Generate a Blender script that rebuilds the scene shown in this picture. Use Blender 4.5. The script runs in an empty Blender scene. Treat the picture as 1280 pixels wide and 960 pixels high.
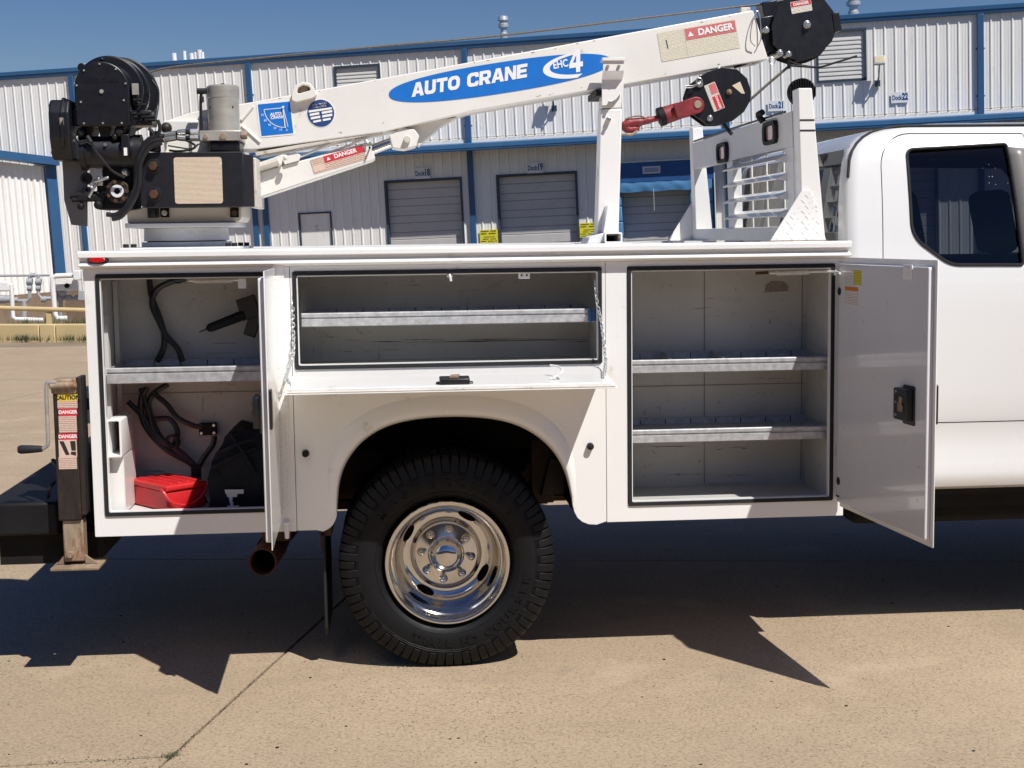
import bpy, bmesh, math, random
import numpy as np
from mathutils import Matrix, Vector
random.seed(7)
R = math.radians
sc = bpy.context.scene
col = sc.collection

# ------------------------------------------------------------------ camera
CAM = Vector((0.0, -5.55, 1.66))
CF = Vector((0.07804348, 0.99163648, -0.10279254))
CR = Vector((0.99672636, -0.07979374, -0.01302026))
CU = Vector((0.02111356, 0.10143988, 0.9946176))
cam = bpy.data.cameras.new('camera')
cam.sensor_fit = 'HORIZONTAL'; cam.sensor_width = 36.0; cam.lens = 36.0 * 1790 / 1280
cam.clip_start = 0.05; cam.clip_end = 3000
cam_o = bpy.data.objects.new('camera', cam); col.objects.link(cam_o)
cm = Matrix.Identity(4)
for i in range(3):
    cm[i][0] = CR[i]; cm[i][1] = CU[i]; cm[i][2] = -CF[i]; cm[i][3] = CAM[i]
cam_o.matrix_world = cm
sc.camera = cam_o

# ------------------------------------------------------------------ light
LD = Vector((-0.41, 0.59, -1.0)).normalized()          # the way sunlight travels
sun = bpy.data.lights.new('sun', 'SUN'); sun.energy = 5.0; sun.angle = R(0.5); sun.color = (1.0, 0.97, 0.925)
sun_o = bpy.data.objects.new('sun', sun); col.objects.link(sun_o)
sun_o.rotation_euler = (-LD).to_track_quat('Z', 'Y').to_euler()
sun_o.location = (3, -6, 12)
w = bpy.data.worlds.new('World'); sc.world = w; w.use_nodes = True
nt = w.node_tree
bg = nt.nodes['Background']; bg.inputs[1].default_value = 0.05
sky = nt.nodes.new('ShaderNodeTexSky'); sky.sky_type = 'NISHITA'; sky.sun_disc = False
sky.sun_elevation = math.asin(-LD.z)
sky.sun_rotation = math.atan2(-LD.x, -LD.y)
sky.air_density = 1.0; sky.dust_density = 0.3; sky.ozone_density = 3.0
hs = nt.nodes.new('ShaderNodeHueSaturation'); hs.inputs['Saturation'].default_value = 1.3; hs.inputs['Hue'].default_value = 0.518; hs.inputs['Value'].default_value = 1.12
nt.links.new(sky.outputs[0], hs.inputs['Color']); nt.links.new(hs.outputs[0], bg.inputs[0])
sc.view_settings.view_transform = 'Standard'; sc.view_settings.look = 'None'
sc.view_settings.exposure = 0.18; sc.view_settings.gamma = 1.0
sc.cycles.use_denoising = True
sc.cycles.sample_clamp_indirect = 30.0
sc.cycles.caustics_reflective = True; sc.cycles.blur_glossy = 0.35
sc.cycles.max_bounces = 10
sc.cycles.transparent_max_bounces = 8

# ------------------------------------------------------------------ helpers
def at(px, py, Y):
    """point of the plane y=Y that was measured at a photograph pixel"""
    d = CF + CR * ((px - 640) / 1790) - CU * ((py - 480) / 1790)
    return CAM + d * ((Y - CAM.y) / d.y)
def XZ(px, py, Y):
    p = at(px, py, Y); return (p.x, p.z)

OFF = {}     # object -> world matrix of its space
def wm(o):
    return OFF.get(o, Matrix.Identity(4))
def props(o, label=None, cat=None, group=None, kind=None):
    if label: o['label'] = label
    if cat: o['category'] = cat
    if group: o['group'] = group
    if kind: o['kind'] = kind
    return o
def thing(name, label, cat, loc=(0, 0, 0), group=None, M=None):
    o = bpy.data.objects.new(name, None); col.objects.link(o)
    o.empty_display_size = 0.1
    mm = M if M is not None else Matrix.Translation(loc)
    o.matrix_world = mm; OFF[o] = mm.copy()
    return props(o, label, cat, group)

def link(name, me, mat, parent=None, M=None):
    """M: world matrix of the object's own space (default the parent's space)"""
    o = bpy.data.objects.new(name, me); col.objects.link(o)
    if mat and not me.materials: me.materials.append(mat)
    if parent is not None:
        o.parent = parent
        if M is not None:
            o.matrix_basis = wm(parent).inverted() @ M
            OFF[o] = M.copy()
        else:
            OFF[o] = wm(parent).copy()
    else:
        if M is not None: o.matrix_world = M; OFF[o] = M.copy()
        else: OFF[o] = Matrix.Identity(4)
    return o

def frame_of(z, up=Vector((0, 0, 1))):
    z = Vector(z).normalized()
    if abs(z.dot(up)) > 0.98: up = Vector((1, 0, 0))
    x = up.cross(z).normalized(); y = z.cross(x)
    return x, y, z

def catmull(pts, n=8):
    pts = [Vector(p) for p in pts]
    if len(pts) < 3: return pts
    P = [pts[0] * 2 - pts[1]] + pts + [pts[-1] * 2 - pts[-2]]
    out = []
    for i in range(1, len(P) - 2):
        for k in range(n):
            t = k / n
            a, b, c, d = P[i - 1], P[i], P[i + 1], P[i + 2]
            out.append(0.5 * ((2 * b) + (c - a) * t + (2 * a - 5 * b + 4 * c - d) * t * t + (3 * b - a - 3 * c + d) * t ** 3))
    out.append(pts[-1]); return out

class MB:
    def __init__(s): s.bm = bmesh.new()
    def box(s, x0, x1, y0, y1, z0, z1, M=None):
        vs = [s.bm.verts.new(Vector(p) if M is None else M @ Vector(p)) for p in
              ((x0, y0, z0), (x1, y0, z0), (x1, y1, z0), (x0, y1, z0), (x0, y0, z1), (x1, y0, z1), (x1, y1, z1), (x0, y1, z1))]
        for f in ((0, 3, 2, 1), (4, 5, 6, 7), (0, 1, 5, 4), (1, 2, 6, 5), (2, 3, 7, 6), (3, 0, 4, 7)):
            s.bm.faces.new([vs[i] for i in f])
        return s
    def prism(s, poly, a0, a1, axis='Y', M=None):
        """poly of (u,v) extruded along an axis. Y: u=x v=z; X: u=y v=z; Z: u=x v=y"""
        def mk(u, v, a):
            p = Vector((u, a, v)) if axis == 'Y' else (Vector((a, u, v)) if axis == 'X' else Vector((u, v, a)))
            return p if M is None else M @ p
        A = [s.bm.verts.new(mk(u, v, a0)) for u, v in poly]
        B = [s.bm.verts.new(mk(u, v, a1)) for u, v in poly]
        n = len(poly)
        s.bm.faces.new(A); s.bm.faces.new(B[::-1])
        for i in range(n): s.bm.faces.new((A[i], B[i], B[(i + 1) % n], A[(i + 1) % n]))
        bmesh.ops.recalc_face_normals(s.bm, faces=s.bm.faces[:])
        return s
    def cyl(s, p0, p1, r0, r1=None, seg=24, caps=True):
        p0, p1 = Vector(p0), Vector(p1); r1 = r0 if r1 is None else r1
        x, y, z = frame_of(p1 - p0)
        A = []; B = []
        for i in range(seg):
            a = 2 * math.pi * i / seg; d = x * math.cos(a) + y * math.sin(a)
            A.append(s.bm.verts.new(p0 + d * r0)); B.append(s.bm.verts.new(p1 + d * r1))
        for i in range(seg): s.bm.faces.new((A[i], A[(i + 1) % seg], B[(i + 1) % seg], B[i]))
        if caps: s.bm.faces.new(A[::-1]); s.bm.faces.new(B)
        return s
    def tube(s, pts, r, seg=8, smooth=True, closed=False, n=8):
        pts = catmull(pts, n) if smooth else [Vector(p) for p in pts]
        N = len(pts); rings = []
        t = (pts[1] - pts[0]).normalized(); x, y, _ = frame_of(t)
        for i in range(N):
            if closed: t2 = (pts[(i + 1) % N] - pts[i - 1]).normalized()
            else: t2 = (pts[min(i + 1, N - 1)] - pts[max(i - 1, 0)]).normalized()
            q = t.rotation_difference(t2); x = q @ x; y = q @ y; t = t2
            rr = r[i * (len(r) - 1) // max(1, N - 1)] if isinstance(r, (list, tuple)) else r
            rings.append([s.bm.verts.new(pts[i] + (x * math.cos(2 * math.pi * k / seg) + y * math.sin(2 * math.pi * k / seg)) * rr) for k in range(seg)])
        for i in range(N if closed else N - 1):
            a, b = rings[i], rings[(i + 1) % N]
            for k in range(seg): s.bm.faces.new((a[k], a[(k + 1) % seg], b[(k + 1) % seg], b[k]))
        if not closed: s.bm.faces.new(rings[0][::-1]); s.bm.faces.new(rings[-1])
        return s
    def lathe(s, prof, o, axis, seg=48, closed=False):
        """prof list of (radius, offset along axis)"""
        o = Vector(o); x, y, z = frame_of(axis)
        rings = []
        for r, h in prof:
            if r < 1e-6: rings.append([s.bm.verts.new(o + z * h)])
            else: rings.append([s.bm.verts.new(o + z * h + (x * math.cos(2 * math.pi * k / seg) + y * math.sin(2 * math.pi * k / seg)) * r) for k in range(seg)])
        m = len(rings)
        for i in range(m if closed else m - 1):
            a, b = rings[i], rings[(i + 1) % m]
            for k in range(seg):
                k2 = (k + 1) % seg
                if len(a) == 1 and len(b) == 1: continue
                if len(a) == 1: s.bm.faces.new((a[0], b[k2], b[k]))
                elif len(b) == 1: s.bm.faces.new((a[k], a[k2], b[0]))
                else: s.bm.faces.new((a[k], a[k2], b[k2], b[k]))
        return s
    def sphere(s, c, r, seg=12, sc_=(1, 1, 1)):
        m = Matrix.Translation(c) @ Matrix.Diagonal((r * sc_[0], r * sc_[1], r * sc_[2], 1))
        bmesh.ops.create_uvsphere(s.bm, u_segments=seg, v_segments=max(6, seg // 2), radius=1, matrix=m)
        return s
    def quad(s, *ps):
        s.bm.faces.new([s.bm.verts.new(Vector(p)) for p in ps]); return s
    def xf(s, M): bmesh.ops.transform(s.bm, matrix=M, verts=s.bm.verts[:]); return s
    def mesh(s, name, ang=35, recalc=True):
        if recalc: bmesh.ops.recalc_face_normals(s.bm, faces=s.bm.faces[:])
        me = bpy.data.meshes.new(name); s.bm.to_mesh(me); s.bm.free()
        me.shade_smooth(); me.set_sharp_from_angle(angle=R(ang))
        return me
    def build(s, name, mat, parent=None, bevel=0, ang=35, seg=2, label=None, own=False):
        """vertices are in world space (or in the parent's space when own=True)"""
        if parent is not None and not own: s.xf(wm(parent).inverted())
        me = s.mesh(name, ang)
        o = link(name, me, mat, parent)
        if bevel: add_bevel(o, bevel, seg)
        if label: o['label'] = label
        return o
def add_bevel(o, wdt, seg=2):
    b = o.modifiers.new('bevel', 'BEVEL'); b.width = wdt; b.segments = seg; b.limit_method = 'ANGLE'; b.angle_limit = R(40)
    b.harden_normals = False
    return b
def bake(o):
    """apply modifiers"""
    dg = bpy.context.evaluated_depsgraph_get(); dg.update()
    me = bpy.data.meshes.new_from_object(o.evaluated_get(dg)); me.name = o.name
    o.modifiers.clear(); o.data = me
    me.shade_smooth(); me.set_sharp_from_angle(angle=R(35))
    return o
def boolean(o, cutter_mb, op='DIFFERENCE', solver='EXACT'):
    me = cutter_mb.mesh('cutter'); c = bpy.data.objects.new('cutter', me); col.objects.link(c)
    c.matrix_world = Matrix.Identity(4)
    m = o.modifiers.new('b', 'BOOLEAN'); m.operation = op; m.solver = solver; m.object = c
    bpy.context.view_layer.update()
    bake(o)
    bpy.data.objects.remove(c); bpy.data.meshes.remove(me)
    return o
def mirror_y(bm_mb): return bm_mb
def rounded(poly, rads, n=6):
    """round polygon corners; rads a number or a list"""
    out = []; N = len(poly)
    for i in range(N):
        p = Vector(poly[i]); a = Vector(poly[i - 1]); b = Vector(poly[(i + 1) % N])
        r = rads[i] if isinstance(rads, (list, tuple)) else rads
        if r <= 0: out.append(tuple(p)); continue
        da = (a - p).normalized(); db = (b - p).normalized()
        ang = da.angle(db); t = min(r / math.tan(ang / 2), (a - p).length * .49, (b - p).length * .49); rr = t * math.tan(ang / 2)
        s_ = p + da * t; e = p + db * t
        cdir = (da + db).normalized(); c = p + cdir * (rr / math.sin(ang / 2))
        v0 = s_ - c; v1 = e - c
        a0 = math.atan2(v0.y, v0.x); a1 = math.atan2(v1.y, v1.x)
        d = (a1 - a0 + math.pi) % (2 * math.pi) - math.pi
        for k in range(n + 1):
            aa = a0 + d * k / n; out.append((c.x + rr * math.cos(aa), c.y + rr * math.sin(aa)))
    return out
def plate(loops, depth, bevel=0.0):
    """2D loops (first outer, others holes) filled and extruded: mesh in x,y with thickness along z"""
    cu = bpy.data.curves.new('c', 'CURVE'); cu.dimensions = '2D'; cu.fill_mode = 'BOTH'
    cu.extrude = depth / 2 - bevel; cu.bevel_depth = bevel; cu.bevel_resolution = 1; cu.offset = -bevel
    for lp in loops:
        sp = cu.splines.new('POLY'); sp.points.add(len(lp) - 1)
        for k, (u, v) in enumerate(lp): sp.points[k].co = (u, v, 0, 1)
        sp.use_cyclic_u = True
    o = bpy.data.objects.new('c', cu); col.objects.link(o)
    dg = bpy.context.evaluated_depsgraph_get(); dg.update()
    me = bpy.data.meshes.new_from_object(o.evaluated_get(dg))
    bpy.data.objects.remove(o); bpy.data.curves.remove(cu)
    me.shade_smooth(); me.set_sharp_from_angle(angle=R(35))
    return me
# plate frame: local (x,y,z) -> world (x, -z.., y): x right, y up, z toward the viewer
def PF(y): # plate facing -Y whose middle lies at world y
    return Matrix(((1, 0, 0, 0), (0, 0, -1, y), (0, 1, 0, 0), (0, 0, 0, 1)))
def plate_obj(name, loops, y0, y1, mat, parent, bevel=0.0015):
    me = plate(loops, y1 - y0, bevel)
    me.transform(wm(parent).inverted() @ PF((y0 + y1) / 2))
    return link(name, me, mat, parent)
def rect(x0, x1, z0, z1): return [(x0, z0), (x1, z0), (x1, z1), (x0, z1)]
def rrect(x0, x1, z0, z1, r, n=5): return rounded(rect(x0, x1, z0, z1), r, n)
def ell(cx, cz, a, b, n=40): return [(cx + a * math.cos(2 * math.pi * k / n), cz + b * math.sin(2 * math.pi * k / n)) for k in range(n)]

def text_me(s, size, extrude=0.0006, shear=0.0, bold=0.0, align='CENTER', sx=1.0):
    cu = bpy.data.curves.new('t', 'FONT'); cu.body = s; cu.size = size; cu.extrude = extrude; cu.shear = shear; cu.offset = bold
    cu.align_x = align; cu.align_y = 'CENTER'; cu.resolution_u = 3
    o = bpy.data.objects.new('t', cu); col.objects.link(o)
    dg = bpy.context.evaluated_depsgraph_get(); dg.update()
    me = bpy.data.meshes.new_from_object(o.evaluated_get(dg))
    bpy.data.objects.remove(o); bpy.data.curves.remove(cu)
    if sx != 1.0: me.transform(Matrix.Diagonal((sx, 1, 1, 1)))
    return me
def text(name, s, x, y, size, mat, parent, M, z=0.0015, **k):
    """text lying on the plane of M (x right, y up, z out)"""
    me = text_me(s, size, **k)
    me.transform(wm(parent).inverted() @ M @ Matrix.Translation((x, y, z)))
    return link(name, me, mat, parent)
def face_frame(origin, xdir, out):
    x = Vector(xdir).normalized(); z = Vector(out).normalized(); y = z.cross(x).normalized(); x = y.cross(z)
    M = Matrix.Identity(4)
    for i in range(3): M[i][0] = x[i]; M[i][1] = y[i]; M[i][2] = z[i]; M[i][3] = Vector(origin)[i]
    return M
def sticker(name, parent, M, w_, h_, mat, label=None, r=0.002, t=0.001):
    """a thin plate lying on the plane of M, centred, in its own space"""
    me = plate([rrect(-w_ / 2, w_ / 2, -h_ / 2, h_ / 2, r, 3)], t, 0)
    me.transform(Matrix.Translation((0, 0, t / 2)))
    o = link(name, me, mat, parent, M)
    if label: o['label'] = label
    return o
def patch(name, parent, M, loops, mat, z=0.0012, t=0.0006):
    me = plate(loops, t, 0); me.transform(wm(parent).inverted() @ M @ Matrix.Translation((0, 0, z + t / 2)))
    return link(name, me, mat, parent)
def dup(root, M, label=None, group=None):
    """a copy of a thing with its parts and sub-parts, placed by M"""
    def cp(o, par):
        c = o.copy(); col.objects.link(c); OFF[c] = wm(o)
        if par is not None:
            c.parent = par; c.matrix_parent_inverse = Matrix.Identity(4); c.matrix_basis = o.matrix_basis.copy()
        for ch in kids(o): cp(ch, c)
        return c
    KID = {}
    for o in col.objects:
        if o.parent: KID.setdefault(o.parent, []).append(o)
    kids = lambda o: KID.get(o, [])
    r = cp(root, None); r.matrix_world = M; OFF[r] = M.copy()
    if label: r['label'] = label
    if group: r['group'] = group
    return r

# ------------------------------------------------------------------ materials
class NT:
    def __init__(s, name):
        s.m = bpy.data.materials.new(name); s.m.use_nodes = True; s.t = s.m.node_tree
        s.p = s.t.nodes['Principled BSDF']; s.tc = None
    def n(s, kind, **k):
        x = s.t.nodes.new('ShaderNode' + kind)
        for a, b in k.items(): setattr(x, a, b)
        return x
    def l(s, a, b): s.t.links.new(a, b)
    def coord(s, kind='Object', scale=(1, 1, 1)):
        tc = s.n('TexCoord'); mp = s.n('Mapping'); mp.inputs['Scale'].default_value = scale
        s.l(tc.outputs[kind], mp.inputs['Vector']); return mp.outputs[0]
    def noise(s, scale, detail=4, rough=.55, vec=None, dist=0):
        x = s.n('TexNoise'); x.inputs['Scale'].default_value = scale; x.inputs['Detail'].default_value = detail
        x.inputs['Roughness'].default_value = rough; x.inputs['Distortion'].default_value = dist
        s.l(vec if vec is not None else s.coord(), x.inputs['Vector']); return x.outputs['Fac']
    def ramp(s, fac, stops, interp='LINEAR'):
        r = s.n('ValToRGB'); r.color_ramp.interpolation = interp
        el = r.color_ramp.elements
        while len(el) < len(stops): el.new(0.5)
        for e, (p, c) in zip(el, stops):
            e.position = p; e.color = (c, c, c, 1) if isinstance(c, (int, float)) else (*c, 1)
        s.l(fac, r.inputs[0]); return r.outputs[0]
    def mix(s, fac, a, b, blend='MIX'):
        x = s.n('Mix', data_type='RGBA', blend_type=blend)
        for sock, v in ((x.inputs[0], fac), (x.inputs[6], a), (x.inputs[7], b)):
            if isinstance(v, (int, float)): sock.default_value = v
            elif isinstance(v, tuple): sock.default_value = (*v, 1)
            else: s.l(v, sock)
        return x.outputs[2]
    def math(s, op, a, b=0.0):
        x = s.n('Math', operation=op)
        for i, v in enumerate((a, b)):
            if isinstance(v, (int, float)): x.inputs[i].default_value = v
            else: s.l(v, x.inputs[i])
        return x.outputs[0]
    def bump(s, h, strength=.3, dist=.002):
        b = s.n('Bump'); b.inputs['Strength'].default_value = strength; b.inputs['Distance'].default_value = dist
        s.l(h, b.inputs['Height']); s.l(b.outputs[0], s.p.inputs['Normal'])
    def set(s, **k):
        for a, v in k.items():
            i = s.p.inputs[a.replace('_', ' ')]
            if isinstance(v, (int, float)): i.default_value = v
            elif isinstance(v, tuple): i.default_value = (*v, 1) if len(v) == 3 else v
            else: s.l(v, i)
        return s
def basic(name, colr, rough=.5, metal=0, coat=0, var=.12, vs=6, dirt=None, dirt_amt=.0, ds=4, stretch=(1, 1, 1), bump=0, bs=200, rvar=.1):
    """a paint, plastic or metal with slow tone variation, optional stains and fine relief"""
    t = NT(name); v = t.coord(scale=stretch)
    n1 = t.noise(vs, 5, .6, v)
    c = t.mix(t.ramp(n1, [(.3, 0), (.7, 1)]), tuple(x * (1 - var) for x in colr), tuple(min(1, x * (1 + var * .4)) for x in colr))
    if dirt:
        n2 = t.noise(ds, 9, .7, v)
        c = t.mix(t.ramp(n2, [(.62 - dirt_amt * .3, 0), (.70 - dirt_amt * .2, min(1, .4 + dirt_amt))]), c, dirt)
    t.set(Base_Color=c, Metallic=metal, Coat_Weight=coat, Coat_Roughness=.05)
    nr = t.noise(vs * 3, 3, .6, v)
    t.set(Roughness=t.math('ADD', t.math('MULTIPLY', t.math('SUBTRACT', nr, .5), rvar * 2), rough))
    if bump: t.bump(t.noise(bs, 3, .6, v), bump, .001)
    return t.m
M = {}
M['paint'] = basic('white_paint', (.80, .79, .765), .32, coat=.4, var=.04, vs=2, dirt=(.50, .43, .34), dirt_amt=.03, ds=7, rvar=.06)
M['skin'] = basic('door_skin_paint', (.79, .78, .75), .3, coat=1.0, var=.03, vs=2, rvar=.04); M['skin'].node_tree.nodes['Principled BSDF'].inputs['Coat Roughness'].default_value = .14
M['door'] = basic('door_inner_paint', (.68, .68, .69), .2, coat=.8, var=.04, vs=2, dirt=(.12, .10, .08), dirt_amt=-.02, ds=26, rvar=.04)
M['cab'] = basic('cab_paint', (.70, .70, .69), .28, coat=.8, var=.02, vs=1.2, rvar=.03)
M['cream'] = basic('cream_crane_paint', (.76, .74, .69), .4, coat=.25, var=.06, vs=4, dirt=(.34, .25, .16), dirt_amt=.02, ds=14)
M['creamdirty'] = basic('dirty_crane_paint', (.60, .56, .49), .5, var=.15, vs=8, dirt=(.2, .14, .09), dirt_amt=.2, ds=20)
M['galv'] = basic('galvanized_steel', (.50, .505, .51), .42, metal=.35, var=.3, vs=40, dirt=(.30, .30, .30), dirt_amt=.1, ds=60)
M['steel'] = basic('bright_steel', (.62, .61, .58), .3, metal=.9, var=.1, vs=20)
M['motor'] = basic('brushed_motor_steel', (.50, .475, .42), .42, metal=.55, var=.25, vs=9, dirt=(.30, .25, .18), dirt_amt=.05, ds=14, stretch=(1, 1, 3))
M['chrome'] = basic('polished_alloy', (.64, .62, .59), .12, metal=1, var=.12, vs=14, rvar=.05)
M['black'] = basic('black_gloss_paint', (.006, .0065, .009), .38, coat=.1, var=.3, vs=12, dirt=(.03, .03, .03), dirt_amt=-.06, ds=30)
M['blackmat'] = basic('black_matt_paint', (.010, .010, .0115), .6, var=.3, vs=12, dirt=(.05, .045, .04), dirt_amt=-.04, ds=25)
M['rubber'] = basic('black_rubber', (.022, .022, .024), .62, var=.25, vs=14, dirt=(.06, .055, .045), dirt_amt=0, ds=18)
M['tyre'] = basic('tyre_rubber', (.0062, .0062, .0072), .55, var=.3, vs=9, dirt=(.028, .024, .02), dirt_amt=.0, ds=12, bump=.25, bs=120)
M['hose'] = basic('black_hose', (.014, .014, .015), .4, var=.2, vs=20)
M['rust'] = basic('rusty_steel', (.10, .045, .022), .8, metal=.2, var=.5, vs=14, dirt=(.30, .13, .05), dirt_amt=.2, ds=30, bump=.5, bs=90)
M['rustdark'] = basic('dark_rusty_steel', (.030, .022, .017), .55, metal=.2, var=.5, vs=16, dirt=(.17, .07, .03), dirt_amt=.10, ds=18, stretch=(2, 2, .5), bump=.4, bs=90)
M['rusttan'] = basic('weathered_steel', (.34, .26, .18), .7, metal=.15, var=.35, vs=12, dirt=(.20, .07, .025), dirt_amt=.42, ds=9, stretch=(2.5, 2.5, .8), bump=.3, bs=90)
M['redp'] = basic('red_plastic', (.55, .018, .022), .4, var=.15, vs=12, dirt=(.30, .03, .03), dirt_amt=.05, ds=30)
M['redpaint'] = basic('worn_red_paint', (.26, .03, .035), .5, metal=.1, var=.4, vs=25, dirt=(.13, .04, .03), dirt_amt=.2, ds=40, bump=.4, bs=150)
M['nylon'] = basic('black_nylon', (.016, .017, .021), .85, var=.3, vs=30, bump=.6, bs=500)
M['foot'] = basic('foot_pad', (.24, .17, .11), .8, var=.3, vs=16, dirt=(.4, .33, .26), dirt_amt=.2, ds=20)
M['blue'] = basic('blue_trim_paint', (.022, .09, .21), .45, var=.12, vs=2)
M['bluelt'] = basic('light_blue_trim_paint', (.04, .145, .31), .4, var=.1, vs=2)
M['tarpd'] = basic('dark_blue_tarp', (.012, .08, .25), .6, var=.2, vs=3)
M['tarp'] = basic('blue_tarp', (.085, .26, .50), .6, var=.25, vs=4, bump=.6, bs=5)
M['siding'] = basic('white_metal_siding', (.80, .785, .75), .42, var=.06, vs=1.2, dirt=(.62, .57, .50), dirt_amt=.16, ds=2.2, stretch=(2, 2, .4))
M['doorgrey'] = basic('roll_door_paint', (.52, .50, .48), .5, var=.08, vs=2)
M['vent'] = basic('louvre_paint', (.62, .61, .58), .5, var=.08, vs=3)
M['darktrim'] = basic('dark_trim', (.03, .05, .075), .5, var=.1, vs=3)
M['signw'] = basic('white_sign', (.72, .73, .73), .4, var=.06, vs=9)
M['yellow'] = basic('yellow_sign', (.75, .66, .03), .45, var=.06, vs=9)
M['ochre'] = basic('yellow_concrete_paint', (.56, .43, .22), .7, var=.15, vs=1.5, dirt=(.4, .33, .22), dirt_amt=.1, ds=3)
M['pipe'] = basic('grey_pipe_paint', (.36, .37, .38), .5, var=.15, vs=6)
M['pipew'] = basic('white_pipe_paint', (.75, .74, .72), .4, var=.06, vs=6)
M['brick'] = basic('brown_masonry', (.22, .155, .105), .85, var=.25, vs=3, bump=.5, bs=30)
M['dlab'] = basic('decal_white', (.82, .81, .79), .4, var=.04, vs=20)
M['dblue'] = basic('decal_blue', (.012, .16, .56), .35, var=.08, vs=12)
M['dnavy'] = basic('decal_navy', (.02, .06, .20), .4, var=.15, vs=30)
M['dred'] = basic('decal_red', (.60, .035, .05), .4, var=.12, vs=20)
M['dredf'] = basic('decal_faded_red', (.60, .17, .17), .45, var=.18, vs=40)
M['ink'] = basic('black_ink', (.02, .02, .022), .5, var=.1, vs=20)
M['lamp'] = basic('lamp_glass', (.62, .55, .36), .3, var=.15, vs=20)
M['redlens'] = basic('red_lens', (.55, .01, .012), .12, coat=1, var=.25, vs=60)
M['pinklens'] = basic('pink_lens', (.42, .22, .22), .2, coat=.6, var=.2, vs=60)
M['weed'] = basic('weeds', (.085, .10, .035), .8, var=.5, vs=9)
M['seat'] = basic('seat_cloth', (.03, .03, .034), .85, var=.2, vs=20)
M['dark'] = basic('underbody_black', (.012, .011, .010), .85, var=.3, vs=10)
M['frame'] = basic('chassis_brown', (.05, .026, .015), .75, var=.5, vs=9, dirt=(.13, .06, .03), dirt_amt=.1, ds=8, bump=.3, bs=60)

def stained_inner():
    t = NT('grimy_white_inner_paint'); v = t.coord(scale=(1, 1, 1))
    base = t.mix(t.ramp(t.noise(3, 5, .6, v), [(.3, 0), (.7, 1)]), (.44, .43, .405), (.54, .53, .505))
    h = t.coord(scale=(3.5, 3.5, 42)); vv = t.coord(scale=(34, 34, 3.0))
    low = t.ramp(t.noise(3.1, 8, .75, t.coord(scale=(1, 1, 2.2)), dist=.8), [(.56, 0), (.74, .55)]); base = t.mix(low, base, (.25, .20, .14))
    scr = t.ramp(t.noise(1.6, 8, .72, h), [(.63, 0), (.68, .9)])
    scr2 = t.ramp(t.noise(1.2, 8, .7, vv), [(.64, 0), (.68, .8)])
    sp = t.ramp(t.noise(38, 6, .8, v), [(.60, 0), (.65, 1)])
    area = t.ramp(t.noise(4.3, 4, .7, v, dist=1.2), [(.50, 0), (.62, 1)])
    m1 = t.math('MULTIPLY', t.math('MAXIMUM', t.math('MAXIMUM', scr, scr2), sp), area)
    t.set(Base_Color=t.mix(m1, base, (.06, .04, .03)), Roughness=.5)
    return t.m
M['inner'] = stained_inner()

def siding_ground():
    # concrete with exposed aggregate
    t = NT('old_concrete'); v = t.coord()
    big = t.noise(.55, 5, .6, v); med = t.noise(3.2, 6, .62, v)
    c = t.mix(t.ramp(big, [(.3, 0), (.7, 1)]), (.335, .252, .162), (.405, .312, .208))
    c = t.mix(t.ramp(med, [(.35, .0), (.75, .55)]), c, (.30, .225, .15))
    fine = t.noise(75, 4, .75, v)
    c = t.mix(t.ramp(fine, [(.3, .85), (.5, 0)]), c, (.17, .115, .07))
    c = t.mix(t.ramp(fine, [(.55, 0), (.72, .5)]), c, (.52, .42, .30))
    vo = t.n('TexVoronoi'); vo.inputs['Scale'].default_value = 78; t.l(v, vo.inputs['Vector'])
    peb = t.ramp(vo.outputs['Distance'], [(.20, 1), (.30, 0)])
    sel = t.ramp(t.noise(34, 2, .5, v), [(.50, 0), (.56, 1)])
    c = t.mix(t.math('MULTIPLY', peb, t.math('MULTIPLY', sel, t.ramp(t.noise(.8, 3, .5, v), [(.38, .25), (.62, .95)]))), c, (.10, .062, .035))
    vo2 = t.n('TexVoronoi'); vo2.inputs['Scale'].default_value = 9; t.l(v, vo2.inputs['Vector'])
    sp = t.ramp(vo2.outputs['Distance'], [(.045, 1), (.06, 0)])
    c = t.mix(t.math('MULTIPLY', sp, .7), c, (.06, .04, .03))
    st = t.ramp(t.noise(1.1, 6, .7, v), [(.60, 0), (.75, .35)])
    c = t.mix(st, c, (.20, .16, .12))
    tm = t.ramp(t.noise(1.0, 5, .65, t.coord(scale=(.35, 2.6, 1))), [(.56, 0), (.70, .30)])
    c = t.mix(tm, c, (.21, .165, .12))
    oil = t.ramp(t.noise(2.3, 2, .4, v), [(.70, 0), (.75, .35)])
    c = t.mix(oil, c, (.15, .12, .09))
    pale = t.ramp(t.noise(1.7, 5, .6, v), [(.58, 0), (.72, .4)])
    c = t.mix(pale, c, (.50, .40, .27))
    # cracks
    cr = t.n('TexVoronoi', feature='DISTANCE_TO_EDGE'); cr.inputs['Scale'].default_value = .16
    dv = t.n('VectorMath', operation='ADD'); t.l(v, dv.inputs[0])
    nz = t.n('TexNoise'); nz.inputs['Scale'].default_value = 1.6; nz.inputs['Detail'].default_value = 6; t.l(v, nz.inputs['Vector'])
    sc_ = t.n('VectorMath', operation='SCALE'); t.l(nz.outputs['Color'], sc_.inputs[0]); sc_.inputs['Scale'].default_value = .5
    t.l(sc_.outputs[0], dv.inputs[1]); t.l(dv.outputs[0], cr.inputs['Vector'])
    crk = t.ramp(cr.outputs['Distance'], [(.0004, 1), (.0011, 0)])
    c = t.mix(t.math('MULTIPLY', crk, .0), c, (.12, .08, .055))
    t.set(Base_Color=c, Roughness=.85)
    t.bump(t.math('ADD', t.math('MULTIPLY', fine, .5), t.math('MULTIPLY', peb, .5)), .45, .004)
    return t.m
M['concrete'] = siding_ground()
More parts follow.
